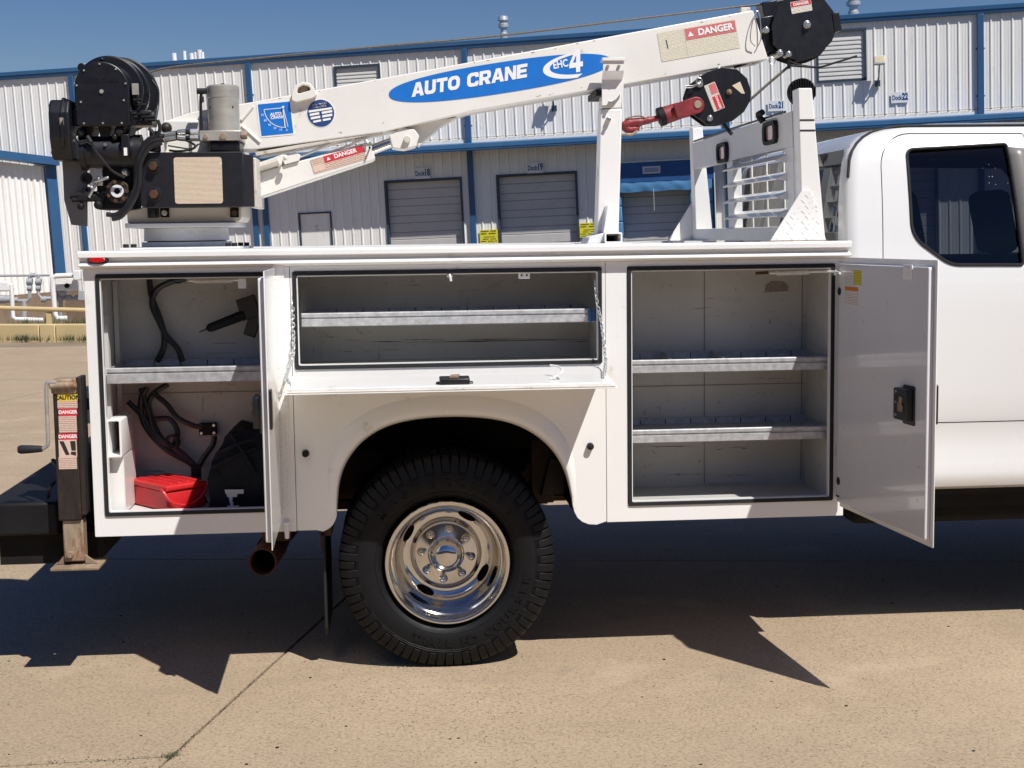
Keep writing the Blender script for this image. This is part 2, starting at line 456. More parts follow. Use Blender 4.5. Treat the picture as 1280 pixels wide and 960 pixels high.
M['dirt'] = basic('dirt_ground', (.25, .19, .13), .9, var=.3, vs=.8, dirt=(.12, .12, .05), dirt_amt=.15, ds=1.5, bump=.5, bs=8)
M['added_asphalt'] = basic('added_dark_asphalt', (.045, .043, .042), .9, var=.3, vs=1.5, bump=.5, bs=60)  # added dark ground that keeps bounce light off the shaded warehouse wall
M['joint'] = basic('joint_sealer', (.07, .055, .04), .9, var=.3, vs=12)

def printed(name, base, ink, row=.006, dens=.5, wear=.3):
    """a printed sheet: rows of small print that cannot be read"""
    t = NT(name)
    tc = t.n('TexCoord'); sx = t.n('SeparateXYZ'); t.l(tc.outputs['Object'], sx.inputs[0])
    rr = t.math('FRACT', t.math('DIVIDE', sx.outputs[1], row))
    rowm = t.ramp(rr, [(.25, 0), (.3, 1), (.68, 1), (.72, 0)])
    mp = t.n('Mapping'); mp.inputs['Scale'].default_value = (1 / (row * .55), .9 / row, 1); t.l(tc.outputs['Object'], mp.inputs['Vector'])
    g = t.noise(1.0, 2, .5, mp.outputs[0])
    gl = t.ramp(g, [(.60 - dens * .3, 0), (.64 - dens * .3, 1)])
    mp2 = t.n('Mapping'); mp2.inputs['Scale'].default_value = (.12 / row, .25 / row, 1); t.l(tc.outputs['Object'], mp2.inputs['Vector'])
    blk = t.ramp(t.noise(1.0, 1, .5, mp2.outputs[0]), [(.26, 0), (.32, 1)])
    k = t.math('MULTIPLY', t.math('MULTIPLY', rowm, gl), blk)
    c = t.mix(t.math('MULTIPLY', k, .85), base, ink)
    wr = t.ramp(t.noise(40, 6, .7), [(.5, 0), (.62, wear)])
    c = t.mix(wr, c, tuple(x * .8 for x in base))
    t.set(Base_Color=c, Roughness=.5)
    return t.m
M['parch'] = printed('weathered_placard_print', (.74, .62, .47), (.22, .13, .09), .0046, .8, .4)
M['plab'] = printed('faded_label_print', (.70, .66, .52), (.32, .28, .24), .0055, .5, .3)
M['plabw'] = printed('label_print', (.74, .70, .62), (.22, .16, .14), .006, .6, .4)
M['plabn'] = printed('navy_label_print', (.03, .08, .26), (.72, .72, .74), .0105, .9, .1)
M['ptan'] = printed('tan_label_print', (.66, .50, .40), (.25, .12, .1), .007, .7, .4)
M['pyel'] = printed('yellow_label_print', (.72, .60, .05), (.1, .08, .02), .006, .7, .1)

def glass(name, tint, alpha=.25):
    t = NT(name)
    t.set(Base_Color=tint, Roughness=.02, Transmission_Weight=1.0, IOR=1.45)
    tr = t.n('BsdfTransparent'); tr.inputs[0].default_value = (*tint, 1)
    gl = t.n('BsdfGlossy'); gl.inputs['Roughness'].default_value = .015
    fr = t.n('Fresnel'); fr.inputs[0].default_value = 1.55
    mx = t.n('MixShader'); t.l(fr.outputs[0], mx.inputs[0]); t.l(tr.outputs[0], mx.inputs[1]); t.l(gl.outputs[0], mx.inputs[2])
    # dust spots on the outside
    df = t.n('BsdfDiffuse'); df.inputs[0].default_value = (.6, .58, .55, 1)
    vo = t.n('TexVoronoi'); vo.inputs['Scale'].default_value = 60; t.l(t.coord(), vo.inputs['Vector'])
    tcz = t.n('TexCoord'); sz = t.n('SeparateXYZ'); t.l(tcz.outputs['Object'], sz.inputs[0]); zm = t.ramp(t.math('SUBTRACT', sz.outputs[2], 1.4), [(.40, 0), (.44, 1), (.52, 1), (.56, 0)])
    sp = t.math('MULTIPLY', t.ramp(vo.outputs['Distance'], [(.09, 1), (.15, 0)]), t.math('MULTIPLY', zm, t.ramp(t.noise(7, 3, .6), [(.50, 0), (.60, .7)])))
    mx2 = t.n('MixShader'); t.l(sp, mx2.inputs[0]); t.l(mx.outputs[0], mx2.inputs[1]); t.l(df.outputs[0], mx2.inputs[2])
    t.l(mx2.outputs[0], t.t.nodes['Material Output'].inputs[0])
    return t.m
M['glass'] = glass('tinted_glass', (.11, .125, .145))

for k_ in ('tyre', 'rubber', 'dark', 'blackmat', 'nylon', 'seat'):
    M[k_].node_tree.nodes['Principled BSDF'].inputs['Specular IOR Level'].default_value = .22
# ================================================================== THE SETTING
# ------------------------------------------------------------------ ground
G0 = -.038
def gz(x, y): return G0 if y < 20.5 else max(-1.15, -(y - 20.5) * 0.046)
g = MB()
xs = [-900, -300, -100] + list(range(-60, 61, 6)) + [100, 300, 900]
ys = [-900, -300, -100, -60, -30, -10, 0, 10, 20.5, 23, 26, 30, 35, 40, 46, 60, 100, 300, 900]
vv = [[g.bm.verts.new((x, y, gz(x, y) - .03)) for x in xs] for y in ys]
for j in range(len(ys) - 1):
    for i in range(len(xs) - 1): g.bm.faces.new((vv[j][i], vv[j][i + 1], vv[j + 1][i + 1], vv[j + 1][i]))
ground = g.build('ground', M['dirt'])
props(ground, 'sandy dirt ground under the concrete yard and along the warehouse', 'ground', kind='structure')
yard = thing('concrete_yard', 'tan exposed aggregate concrete yard of jointed slabs under the truck', 'pavement')
yard['kind'] = 'structure'
def HL(h): return (lambda x: h - .15 * x)
def inter(h, xv):   # y = h-.15x ; x = xv+.245y
    y = (h - .15 * xv) / (1 + .15 * .245); return (xv + .245 * y, y)
def slab(poly, gap=.0065, mat=None):
    P = [Vector(p) for p in poly]; c = sum(P, Vector((0, 0))) / len(P); out = []
    N = len(P)
    for i in range(N):
        a, b, d = P[i - 1], P[i], P[(i + 1) % N]
        e1 = (b - a).normalized(); e2 = (d - b).normalized()
        n1 = Vector((-e1.y, e1.x)); n2 = Vector((-e2.y, e2.x))
        k = (n1 + n2); k = k / max(.3, k.dot(n1)); out.append(tuple(b + k * gap))
    m = MB(); m.prism(out, G0 - .12, G0, 'Z')
    return m.build('concrete_slab' if mat is None else 'added_asphalt_bay', mat or M['concrete'], yard)
J3 = lambda x: -.89 + .05 * (x + .78)
Hs = [1.92, 6.9, 11.9, 16.0]
for j in range(-4, 5):
    xa, xb = -.56 + 6.2 * j, -.56 + 6.2 * (j + 1)
    for k in range(3):
        slab([inter(Hs[k], xa), inter(Hs[k], xb), inter(Hs[k + 1], xb), inter(Hs[k + 1], xa)], mat=M['added_asphalt'] if (k >= 1 and j >= 0) else None)  # unseen bays made dark to weaken bounce light on the warehouse wall
    # last row ends at the kerb, which runs parallel to the warehouse
    ke = lambda p: p
    slab([inter(16.0, xa), inter(16.0, xb), inter(21.0, xb), inter(21.0, xa)], mat=M['added_asphalt'] if j >= 0 else None)
J2 = lambda y: -.56 + .245 * y
pA = inter(1.92, -.56); pC = (-.78, J3(-.78))
far_r = inter(1.92, -.56 + 6.2 * 3); far_l = inter(1.92, -.56 - 6.2)
slab([pC, (J2(-7), -7), (J2(-7) + 6.2, -7), inter(1.92, -.56 + 6.2), pA])
slab([(-6.9, J3(-6.9)), pC, pA, far_l])
slab([(-6.9, J3(-6.9)), (-8.6, -7), (J2(-7), -7), pC], .003)
for xa in (-.56 + 6.2, -.56 + 12.4): slab([(xa - 1.7, -7), (xa + 4.5, -7), inter(1.92, xa + 6.2), inter(1.92, xa)])
for xa in (-.56 - 12.4, -.56 - 18.6): slab([(xa - 1.7, -7), (xa + 4.5, -7), inter(1.92, xa + 6.2), inter(1.92, xa)])
for i in range(-4, 5):
    slab([(i * 6.2 - 2, -14), (i * 6.2 + 4.2, -14), (i * 6.2 + 4.2, -7), (i * 6.2 - 2, -7)])
    slab([(i * 6.2 - 2, -24), (i * 6.2 + 4.2, -24), (i * 6.2 + 4.2, -14), (i * 6.2 - 2, -14)])
# joint filler just under the slab tops
ac = MB()
for y0_, y1_ in ((20.5, 23), (23, 26), (26, 30), (30, 35), (35, 40.5)): ac.quad((0, y0_, gz(0, y0_) - .01), (55, y0_, gz(0, y0_) - .01), (55, y1_, gz(0, y1_) - .01), (0, y1_, gz(0, y1_) - .01))
ac.build('added_asphalt_court', M['added_asphalt'], yard)  # unseen dark ground, added to cut light bouncing onto the shaded wall
m = MB(); m.box(-28, 28, -24, 22, G0 - .10, G0 - .022); m.build('joint_sealer', M['joint'], yard)

def tufts(name, label, pts, hgt, n, mat, spread):
    m = MB()
    for (x, y, z) in pts:
        for _ in range(n):
            a = random.uniform(0, 6.28); rr = random.uniform(0, spread); px_, py_ = x + math.cos(a) * rr, y + math.sin(a) * rr
            h_ = hgt * random.uniform(.4, 1); wd = hgt * .05; a2 = random.uniform(0, 6.28); lean = hgt * random.uniform(-.5, .5)
            dx, dy = math.cos(a2) * wd, math.sin(a2) * wd
            A = m.bm.verts.new((px_ - dx, py_ - dy, z)); B = m.bm.verts.new((px_ + dx, py_ + dy, z))
            C_ = m.bm.verts.new((px_ + dy / wd * lean, py_ - dx / wd * lean, z + h_)); m.bm.faces.new((A, B, C_))
    o = m.build(name, mat); return props(o, label, 'weeds', kind='stuff')
tufts('weeds', 'small dry weeds growing in the slab joint in front of the truck', [(-.78 + random.gauss(0, .018), -.89 + random.gauss(0, .018), G0 - .005) for _ in range(26)], .022, 8, M['weed'], .012)
m = MB()
for k in range(300):
    t_ = random.random()
    if random.random() < .55: y_ = -.89 + 1.9 * t_ * t_; x_ = J2(y_) + random.gauss(0, .006)
    else: x_ = -.78 - .9 * t_; y_ = J3(x_) + random.gauss(0, .02)
    s_ = random.uniform(.0008, .0024); m.box(x_ - s_, x_ + s_, y_ - s_, y_ + s_ * 1.3, G0 - .001, G0 + s_ * .6)
props(m.build('gravel', M['joint']), 'loose grit and crumbs along the slab joints', 'gravel', kind='stuff')
m = MB()
for k in range(60):
    x_ = random.uniform(-2.2, 3.2); y_ = random.uniform(-1.4, 1.6); s_ = random.uniform(.0025, .007)
    m.prism(ell(x_, y_, s_, s_ * random.uniform(.4, 1), 6), G0, G0 + s_ * .5, 'Z')
props(m.build('debris', M['blackmat']), 'small dark leaves and pebbles scattered on the concrete', 'debris', kind='stuff')

# ------------------------------------------------------------------ kerb, rail, pipes at far left
ku = Vector((.966, -.258, 0)); kn = Vector((-.258, -.966, 0))   # kn toward the camera
K0 = Vector((-6.82, 19.59, 0))
def kp(s, d, z): return K0 + ku * s - kn * d + Vector((0, 0, z))
KM = face_frame(K0, ku, kn)
kerb = thing('yellow_kerb', 'low yellow painted concrete kerb wall along the yard at far left', 'kerb', loc=K0)
for s0, s1 in ((-24, -18), (-18, -12), (-12, -6), (-6, -1.2), (-1.19, .72), (.73, 1.02), (1.03, 3.2)):
    m = MB(); m.bm = bmesh.new()
    m.box(s0 + .006, s1, 0, .28, -.25, .262, Matrix(((ku.x, -kn.x, 0, K0.x), (ku.y, -kn.y, 0, K0.y), (0, 0, 1, 0), (0, 0, 0, 1))))
    m.build('kerb_block', M['ochre'], kerb, bevel=.012)
gp = [tuple(kp(random.uniform(-14, 2.6), -random.uniform(.01, .12), 0)) for _ in range(230)]
tufts('grass', 'thin green and dry grass growing along the foot of the yellow kerb', gp, .13, 16, M['weed'], .16)
gp = [tuple(kp(random.uniform(-3, 3), random.uniform(1, 6), -.12)) for _ in range(120)]
tufts('grass', 'weeds growing behind the yellow kerb near the pipes', gp, .28, 10, M['weed'], .22)
KR = Matrix(((ku.x, -kn.x, 0, K0.x), (ku.y, -kn.y, 0, K0.y), (0, 0, 1, 0), (0, 0, 0, 1)))
rail = thing('guard_rail', 'yellow pipe guard rail on a post behind the yellow kerb', 'guard rail', loc=kp(0, 2.6, 0))
a_ = at(-300, 377, 22.6); b_ = at(150, 389, 22.0)
m = MB(); m.tube([a_, b_], .045, 10, smooth=False); m.build('rail', M['ochre'], rail)
for px_ in (-120, 61):
    p_ = at(px_, 388 if px_ > 0 else 382, 22.15); m = MB(); m.box(p_.x - .05, p_.x + .05, p_.y - .04, p_.y + .04, -.1, p_.z - .03); m.build('post', M['ochre'], rail, bevel=.006)

def pth(pts, Y): return [at(x, y, Y) for x, y in pts]
PY = 31.0
gp_ = thing('grey_gas_pipes', 'grey gas pipework with valves standing before the warehouse wall', 'pipes', loc=(-9.5, PY, -.5))
for pts, r_ in (([(-40, 345), (62, 344)], .03), ([(37, 344), (37, 372), (34, 376), (-30, 376)], .045), ([(48, 344), (48, 368), (52, 373), (106, 373)], .045), ([(30, 376), (30, 406)], .07),
                ([(15, 360), (15, 396)], .05), ([(76, 372), (76, 400)], .05)):
    m = MB(); m.tube(pth(pts, PY), r_, 8, smooth=False); m.build('pipe', M['pipe'], gp_)
for px_, py_, r_ in ((37, 352, .13), (37, 360, .11), (48, 352, .13), (48, 360, .11), (41, 344, .09), (3, 374, .16), (10, 374, .13), (20, 375, .1), (55, 374, .12), (64, 373, .08), (78, 366, .14), (86, 372, .11), (97, 372, .1), (75, 373, .12)):
    r_ *= .66; p_ = at(px_, py_, PY); m = MB(); m.cyl(p_ - Vector((r_ * .8, 0, 0)), p_ + Vector((r_ * .8, 0, 0)), r_, seg=12); m.cyl(p_ + Vector((0, 0, r_)), p_ - Vector((0, 0, r_)), r_ * .6, seg=10)
    m.build('valve', M['pipe'], gp_)
p_ = at(103, 369, PY - .1); m = MB(); m.box(p_.x - .1, p_.x + .1, p_.y - .1, p_.y + .1, p_.z - .13, p_.z + .13); m.build('meter_box', M['pipe'], gp_, bevel=.02)
wp_ = thing('white_gas_pipe', 'white bent pipe and meter box beside the grey gas pipes', 'pipe', loc=(-8, PY - .5, -.5))
m = MB(); m.tube(pth([(100, 344), (70, 345), (66, 347), (66, 360), (68, 385), (69, 393), (72, 398), (84, 398)], PY - .5), .065, 12, smooth=False); m.build('pipe', M['pipew'], wp_)  # bent riser
p_ = at(97, 344, PY - .55); m = MB(); m.box(p_.x - .09, p_.x + .09, p_.y - .12, p_.y + .12, p_.z - .12, p_.z + .12); m.build('fitting', M['pipew'], wp_, bevel=.02)
p_ = at(84, 355, PY - .2); m = MB(); m.box(p_.x - .28, p_.x + .28, p_.y - .1, p_.y + .1, p_.z - .16, p_.z + .16); m.build('meter', M['pipew'], wp_, bevel=.03)
p_ = at(84, 357, PY - .32); m = MB(); m.cyl(p_, p_ + Vector((0, -.06, 0)), .06, seg=16); m.build('dial', M['blackmat'], wp_)
wp2 = thing('white_gas_pipe', 'white pipe elbow lying low behind the yellow kerb at far left', 'pipe', loc=(-9.5, PY - .6, -.5))
m = MB(); m.tube(pth([(2, 353), (14, 356), (15, 372), (16, 396), (20, 399), (54, 400)], PY - .6), .055, 10, smooth=False); m.build('pipe', M['pipew'], wp2)
p_ = at(5, 358, PY - .6); m = MB(); m.box(p_.x - .14, p_.x + .14, p_.y - .1, p_.y + .1, p_.z - .12, p_.z + .12); m.build('fitting', M['pipew'], wp2, bevel=.03)

# ------------------------------------------------------------------ warehouse
BO = Vector((3.6475819, 40.03358983, 1.53373183))
BU = Vector((0.97018117, -0.24033889, 0.03139609)); BV = Vector((-0.03916037, -0.02759693, 0.99885178)); BV = (BV - BU * BV.dot(BU)).normalized()
BY = BV.cross(BU)      # into the wall
BM = Matrix.Identity(4)
for i in range(3): BM[i][0] = BU[i]; BM[i][1] = BY[i]; BM[i][2] = BV[i]; BM[i][3] = BO[i]
def BT(a, c, b): return BM @ Matrix.Translation((a, -c, b))
wh = thing('warehouse', 'long white metal sided warehouse with blue trim and loading docks', 'warehouse', M=BM.copy())
def prof(a0, a1):
    """siding profile between a0 and a1: (a, out)"""
    pts = {round(a0, 4): None, round(a1, 4): None}; out = []
    k0 = int(math.floor(a0 / .305)) - 1; k1 = int(math.ceil(a1 / .305)) + 1
    base = []
    for k in range(k0, k1 + 1):
        c_ = k * .305
        base += [(c_ - .032, .006), (c_ - .016, .032), (c_ + .016, .032), (c_ + .034, .006), (c_ + .10, .006), (c_ + .108, .013), (c_ + .118, .006), (c_ + .187, .006), (c_ + .197, .013), (c_ + .207, .006)]
    base.sort()
    def val(a):
        for (p, q), (r_, s_) in zip(base, base[1:]):
            if p <= a <= r_: return q + (s_ - q) * (a - p) / max(1e-6, r_ - p)
        return .006
    return [(a0, val(a0))] + [(a, c) for a, c in base if a0 + .003 < a < a1 - .003] + [(a1, val(a1))]
def siding(b0, b1, amin, amax, openings, mat=M['siding']):
    n = int(round((amax - amin) / .915))
    for i in range(n):
        x0, x1 = amin + i * .915, amin + (i + 1) * .915
        cuts = sorted({x0, x1} | {e for o_ in openings for e in o_[:2] if x0 + .01 < e < x1 - .01})
        for u0, u1 in zip(cuts, cuts[1:]):
            spans = [(b0, b1)]; mid = (u0 + u1) / 2
            for (oa, ob, oc, od) in openings:
                if oa < mid < ob:
                    ns = []
                    for (p, q) in spans:
                        if od <= p or oc >= q: ns.append((p, q)); continue
                        if oc > p: ns.append((p, oc))
                        if od < q: ns.append((od, q))
                    spans = ns
            P = prof(u0, u1)
            for (p, q) in spans:
                m = MB()
                A = [m.bm.verts.new((a, -c, p)) for a, c in P]; B = [m.bm.verts.new((a, -c, q)) for a, c in P]
                for k in range(len(P) - 1): m.bm.faces.new((A[k], A[k + 1], B[k + 1], B[k]))
                m.build('siding_panel', mat, wh, own=True, ang=15)
AMIN = -43.92
up_open = [(-5.40, -4.02, 4.45, 5.68), (9.64, 10.98, 4.38, 5.78)]
doors = [(-3.98, -1.58), (-.34, 2.10), (3.45, 5.75)]
lo_open = [(a, b, -1.0, 2.0) for a, b in doors[:2]] + [(3.45, 5.75, -1.0, 1.4), (-6.92, -5.92, -1.0, 1.13), (10.6, 13.0, -1, 2.0)]
NL = 38; AM2 = AMIN + .915 * NL
siding(-1.03, 6.02, AMIN, AM2, [])
siding(3.20, 6.02, AM2, AM2 + .915 * 58, up_open)
siding(-1.03, 3.10, AM2, AM2 + .915 * 58, lo_open)
m = MB(); m.box(-43.9, 43.9, -.06, .1, -2.6, -1.03); m.build('masonry_base', M['brick'], wh, own=True)
m = MB(); m.box(-43.9, 43.9, .32, .36, -2.6, 6.0); m.build('inner_wall', M['dark'], wh, own=True)
# ledge between the two storeys, gutter, roof
m = MB(); m.box(AM2, 43.9, -.055, .02, 3.10, 3.20); m.build('base_flashing', M['siding'], wh, own=True)
m = MB(); m.box(AM2, 43.9, -.0415, -.030, 3.262, 3.275); m.build('sealant_line', M['rusttan'], wh, own=True)
m = MB(); m.prism([(.12, 6.02), (-.11, 6.02), (-.13, 6.10), (-.13, 6.14), (.12, 6.14)], -43.9, 43.9, 'X'); m.build('fascia', M['blue'], wh, own=True)
m = MB(); m.prism([(.1, 6.14), (-.15, 6.14), (-.17, 6.25), (-.1, 6.27), (.1, 6.27)], -43.9, 43.9, 'X'); m.build('gutter', M['bluelt'], wh, own=True)
m = MB(); m.prism([(.0, 6.24), (14, 7.2), (28, 6.24), (28, 6.1), (0, 6.1)], -43.9, 43.9, 'X'); m.build('roof', M['bluelt'], wh, own=True)
m = MB(); m.box(-43.9, -43.8, .0, 28, -2.6, 6.1); m.box(43.8, 43.9, .0, 28, -2.6, 6.1); m.box(-43.8, 43.8, 27.9, 28, -2.6, 6.1); m.build('end_wall', M['siding'], wh, own=True)
# awning
aw = MB(); aw.prism([(-.02, 3.12), (-.98, 3.06), (-1.02, 3.04), (-1.02, 2.86), (-.96, 2.84), (-.96, 2.95), (-.02, 3.0)], AM2, 43.9, 'X')
awn = aw.build('awning', M['blue'], wh, own=True)
m = MB(); m.box(AM2, 43.9, -1.032, -1.02, 2.93, 3.045); m.build('awning_trim', M['bluelt'], awn, own=True)
for a_ in range(-14, 25, 2): pass
for a in (-38, -30, -22, -14.38, -8.3, -1.21, 6.85, 14.33, 21.4, 29.0, 36.6):
    m = MB(); m.box(a - .09, a + .09, -.13, -.04, 3.0, 6.02)
    for b_ in (3.62, 5.0): m.box(a - .13, a + .13, -.07, -.035, b_, b_ + .05)
    m.build('downspout', M['blue'], wh, own=True, bevel=.01)
for a in (-14.38, -8.42, -8.06, -1.21, 6.85, 14.33):
    m = MB(); m.box(a - .085, a + .085, -.13, -.04, -1.6, 2.98); m.build('downspout', M['blue'], wh, own=True, bevel=.01)
# louvred vents upstairs
for (a0, a1, b0, b1) in up_open:
    v_ = MB()
    for e in ((a0 - .07, a1 + .07, b0 - .07, b0), (a0 - .07, a1 + .07, b1, b1 + .07), (a0 - .07, a0, b0, b1), (a1, a1 + .07, b0, b1)): v_.box(e[0], e[1], -.06, .1, e[2], e[3])
    vo = v_.build('louvre_vent', M['darktrim'], wh, own=True)
    nn = 11
    for k in range(nn):
        z0 = b0 + (b1 - b0) * k / nn; h_ = (b1 - b0) / nn
        m = MB(); m.prism([(-.004, z0), (-.004, z0 + h_ * .25), (.02, z0 + h_), (.04, z0 + h_), (.04, z0)], a0, a1, 'X'); m.build('louvre', M['vent'], vo, own=True)
    m = MB(); m.box(a0, a1, .05, .08, b0, b1); m.build('backing', M['vent'], vo, own=True)
# roll-up doors
def dock_door(a0, a1, b0, b1, framed=True):
    f = MB(); t_ = .07
    if framed:
        f.box(a0 - t_, a0, -.06, .2, b0, b1 + t_); f.box(a1, a1 + t_, -.06, .2, b0, b1 + t_); f.box(a0, a1, -.06, .2, b1, b1 + t_)
    else:
        f.box(a0 - .02, a0, -.02, .2, b0, b1); f.box(a1, a1 + .02, -.02, .2, b0, b1); f.box(a0, a1, -.02, .2, b1, b1 + .02)
    d = f.build('dock_door', M['darktrim'], wh, own=True)
    z = b1; k = 0
    while z > b0 + .05:
        h_ = .235 if k % 2 == 0 else .30; zl = max(b0, z - h_)
        m = MB(); m.prism([(.145, zl + .003), (.13, zl + .018), (.13, z - .02), (.145, z - .003), (.165, z - .003), (.165, zl + .003)], a0, a1, 'X')
        m.build('door_slat', M['doorgrey'], d, own=True); z = zl; k += 1
    return d
for a0, a1 in doors[:2]: dock_door(a0, a1, -1.0, 2.0)
dock_door(10.6, 13.0, -1.0, 2.0)
dock_door(3.45, 5.75, -1.0, 1.4, False)
f = MB(); f.box(-6.97, -6.92, -.05, .1, -1, 1.18); f.box(-5.92, -5.87, -.05, .1, -1, 1.18); f.box(-6.92, -5.92, -.05, .1, 1.13, 1.18)
pd = f.build('door_frame', M['darktrim'], wh, own=True)
m = MB(); m.box(-6.92, -5.92, .0, .05, -1, 1.13); pdoor = m.build('door', M['siding'], wh, own=True)
m = MB(); m.box(-6.45, -6.35, -.012, 0, .68, .76); m.prism([(-6.46, .58), (-6.36, .66), (-6.3, .58)], -.01, 0, 'Y'); m.build('door_mark', M['vent'], pdoor, own=True)
# dock shelter (blue)
sh = MB(); sh.box(3.30, 3.33, -.55, 0, -1.0, 2.26); sh.box(6.42, 6.45, -.55, 0, -1.0, 2.26); sh.box(3.33, 6.42, -.55, 0, 2.22, 2.26)
shelter = sh.build('dock_shelter', M['vent'], wh, own=True)
m = MB(); m.box(3.33, 6.42, -.53, -.50, 1.62, 2.22); hc = m.build('head_curtain', M['tarpd'], shelter, own=True)
m = MB(); n_ = 40
rows = []
for j in range(7):
    row = []
    for i in range(n_ + 1):
        a = 3.33 + (6.36 - 3.33) * i / n_; b = 1.32 + .42 * j / 6
        wob = .010 * math.sin(i * .9 + j) * (0.3 + random.random() * .5) + .025 * math.sin(math.pi * j / 6)
        if j == 6: b += .012 * math.sin(i * .8)
        if j == 0: b += .012 * math.sin(i * .55 + 1)
        row.append(m.bm.verts.new((a, -.50 - wob, b)))
    rows.append(row)
for j in range(6):
    for i in range(n_): m.bm.faces.new((rows[j][i], rows[j][i + 1], rows[j + 1][i + 1], rows[j + 1][i]))
m.build('head_pad', M['tarp'], shelter, own=True, ang=60)
for a0, a1 in ((3.31, 3.56), (5.66, 6.38)):
    for k in range(5):
        z0 = -1.0 + k * .475; m = MB(); m.box(a0, a1, -.44, -.02, z0 + .006, z0 + .469); m.build('side_pad', M['tarp'], shelter, own=True, bevel=.03)
m = MB(); m.cyl((6.25, -.6, 1.42), (6.25, -.52, 1.42), .1, seg=16); m.build('pad_knob', M['tarp'], shelter, own=True)
m = MB(); m.box(4.57, 4.58, -.56, -.55, .72, 1.40); m.build('pull_cord', M['signw'], shelter, own=True)
m = MB(); m.box(4.26, 4.80, -.545, -.531, 1.86, 2.08); pl_ = m.build('name_plate', M['vent'], shelter, own=True)
for t_, k in (('dark', 0),):
    MM = BM @ Matrix.Translation((4.53, -.546, 1.97)) @ Matrix.Rotation(R(90), 4, 'X')
    o = link('print', plate([rrect(-.22, .22, -.07, .07, .01)], .004, 0), M['plabn'], pl_, MM)
# lower left wing with sloping trim
import itertools
wing = thing('side_building', 'low white metal sided side building with thick blue corner trim at far left', 'building', M=BM.copy())
WA = Vector((-15.55, -.25, 0)); WB = Vector((-19.3, -3.9, 0)); wd_ = (WB - WA).normalized(); wn_ = Vector((-wd_.y, wd_.x, 0)); wn_ = wn_ if wn_.y < 0 else -wn_
L_ = (WB - WA).length
npan = 7; pw = L_ * 1.9 / npan
WM_ = Matrix.Identity(4)
for i in range(3): WM_[i][0] = wd_[i]; WM_[i][1] = -wn_[i]; WM_[i][3] = WA[i]
top = lambda s: 3.10 + s * .16
for k in range(npan):
    s0, s1 = k * pw, (k + 1) * pw; m = MB(); n2 = 28; A = []; B = []
    for i in range(n2 + 1):
        s_ = s0 + (s1 - s0) * i / n2; c_ = (0, .0, .05, .05)[i % 4]
        A.append(m.bm.verts.new(WM_ @ Vector((s_, -.0 - c_, -1.03)))); B.append(m.bm.verts.new(WM_ @ Vector((s_, -c_, top(s_)))))
    for i in range(n2): m.bm.faces.new((A[i], A[i + 1], B[i + 1], B[i]))
    m.build('siding_panel', M['siding'], wing, own=True, ang=15)
m = MB()
A = [WM_ @ Vector(p) for p in ((-.42, -.42, 3.12), (L_ * 1.9, -.42, top(L_ * 1.9)), (L_ * 1.9, -.42, top(L_ * 1.9) + .26), (-.42, -.42, 3.38))]
B = [WM_ @ Vector(p) for p in ((-.42, .3, 3.12), (L_ * 1.9, .3, top(L_ * 1.9)), (L_ * 1.9, .3, top(L_ * 1.9) + .26), (-.42, .3, 3.38))]
va = [m.bm.verts.new(p) for p in A]; vb = [m.bm.verts.new(p) for p in B]
m.bm.faces.new(va); m.bm.faces.new(vb[::-1])
for i in range(4): m.bm.faces.new((va[i], vb[i], vb[(i + 1) % 4], va[(i + 1) % 4]))
m.build('roof_trim', M['blue'], wing, own=True)
m = MB(); m.box(-.40, -.06, -.10, .25, -1.1, 3.12, WM_); m.build('corner_post', M['blue'], wing, own=True)
m = MB(); m.box(-.4, L_ * 1.9, -.03, .2, -2.7, -1.03, WM_); m.build('masonry_base', M['brick'], wing, own=True)

def wtext(s, a, b, c, size, mat, par, **k):
    MM = BM @ Matrix.Translation((a, -c, b)) @ Matrix.Rotation(R(90), 4, 'X')
    return text('lettering', s, 0, 0, size, mat, par, MM, z=.002, **k)
def dock_sign(a0, a1, b0, b1, num, label, name='dock_sign'):
    root = thing(name, label, 'sign', M=BT((a0 + a1) / 2, .05, (b0 + b1) / 2), group='dock number signs on the warehouse')
    MM = BM @ Matrix.Translation(((a0 + a1) / 2, -.05, (b0 + b1) / 2)) @ Matrix.Rotation(R(90), 4, 'X')
    w_, h_ = a1 - a0, b1 - b0
    pl = sticker('board', root, MM, w_, h_, M['signw'], t=.01)
    text('lettering', 'Dock', -w_ * .17, -.01, h_ * .62, M['dnavy'], root, MM, z=.012, sx=.62, bold=.006)
    text('lettering', '>', w_ * .12, -.01, h_ * .35, M['dnavy'], root, MM, z=.012, sx=.8)
    text('lettering', num, w_ * .30, .01, h_ * .85, M['dnavy'], root, MM, z=.012, sx=.62, bold=.014)
dock_sign(-3.02, -2.52, 2.07, 2.42, '18', 'small dock sign 18 above the first grey roll-up door, in shade')
dock_sign(.60, 1.12, 2.06, 2.40, '19', 'small dock sign 19 above the second grey roll-up door, in shade')
dock_sign(8.10, 8.60, 3.55, 3.86, '21', 'small dock sign 21 on sunlit siding left of the round black lamp')
dock_sign(11.75, 12.25, 3.58, 3.90, '22', 'small dock sign 22 on sunlit siding above the cab roof')
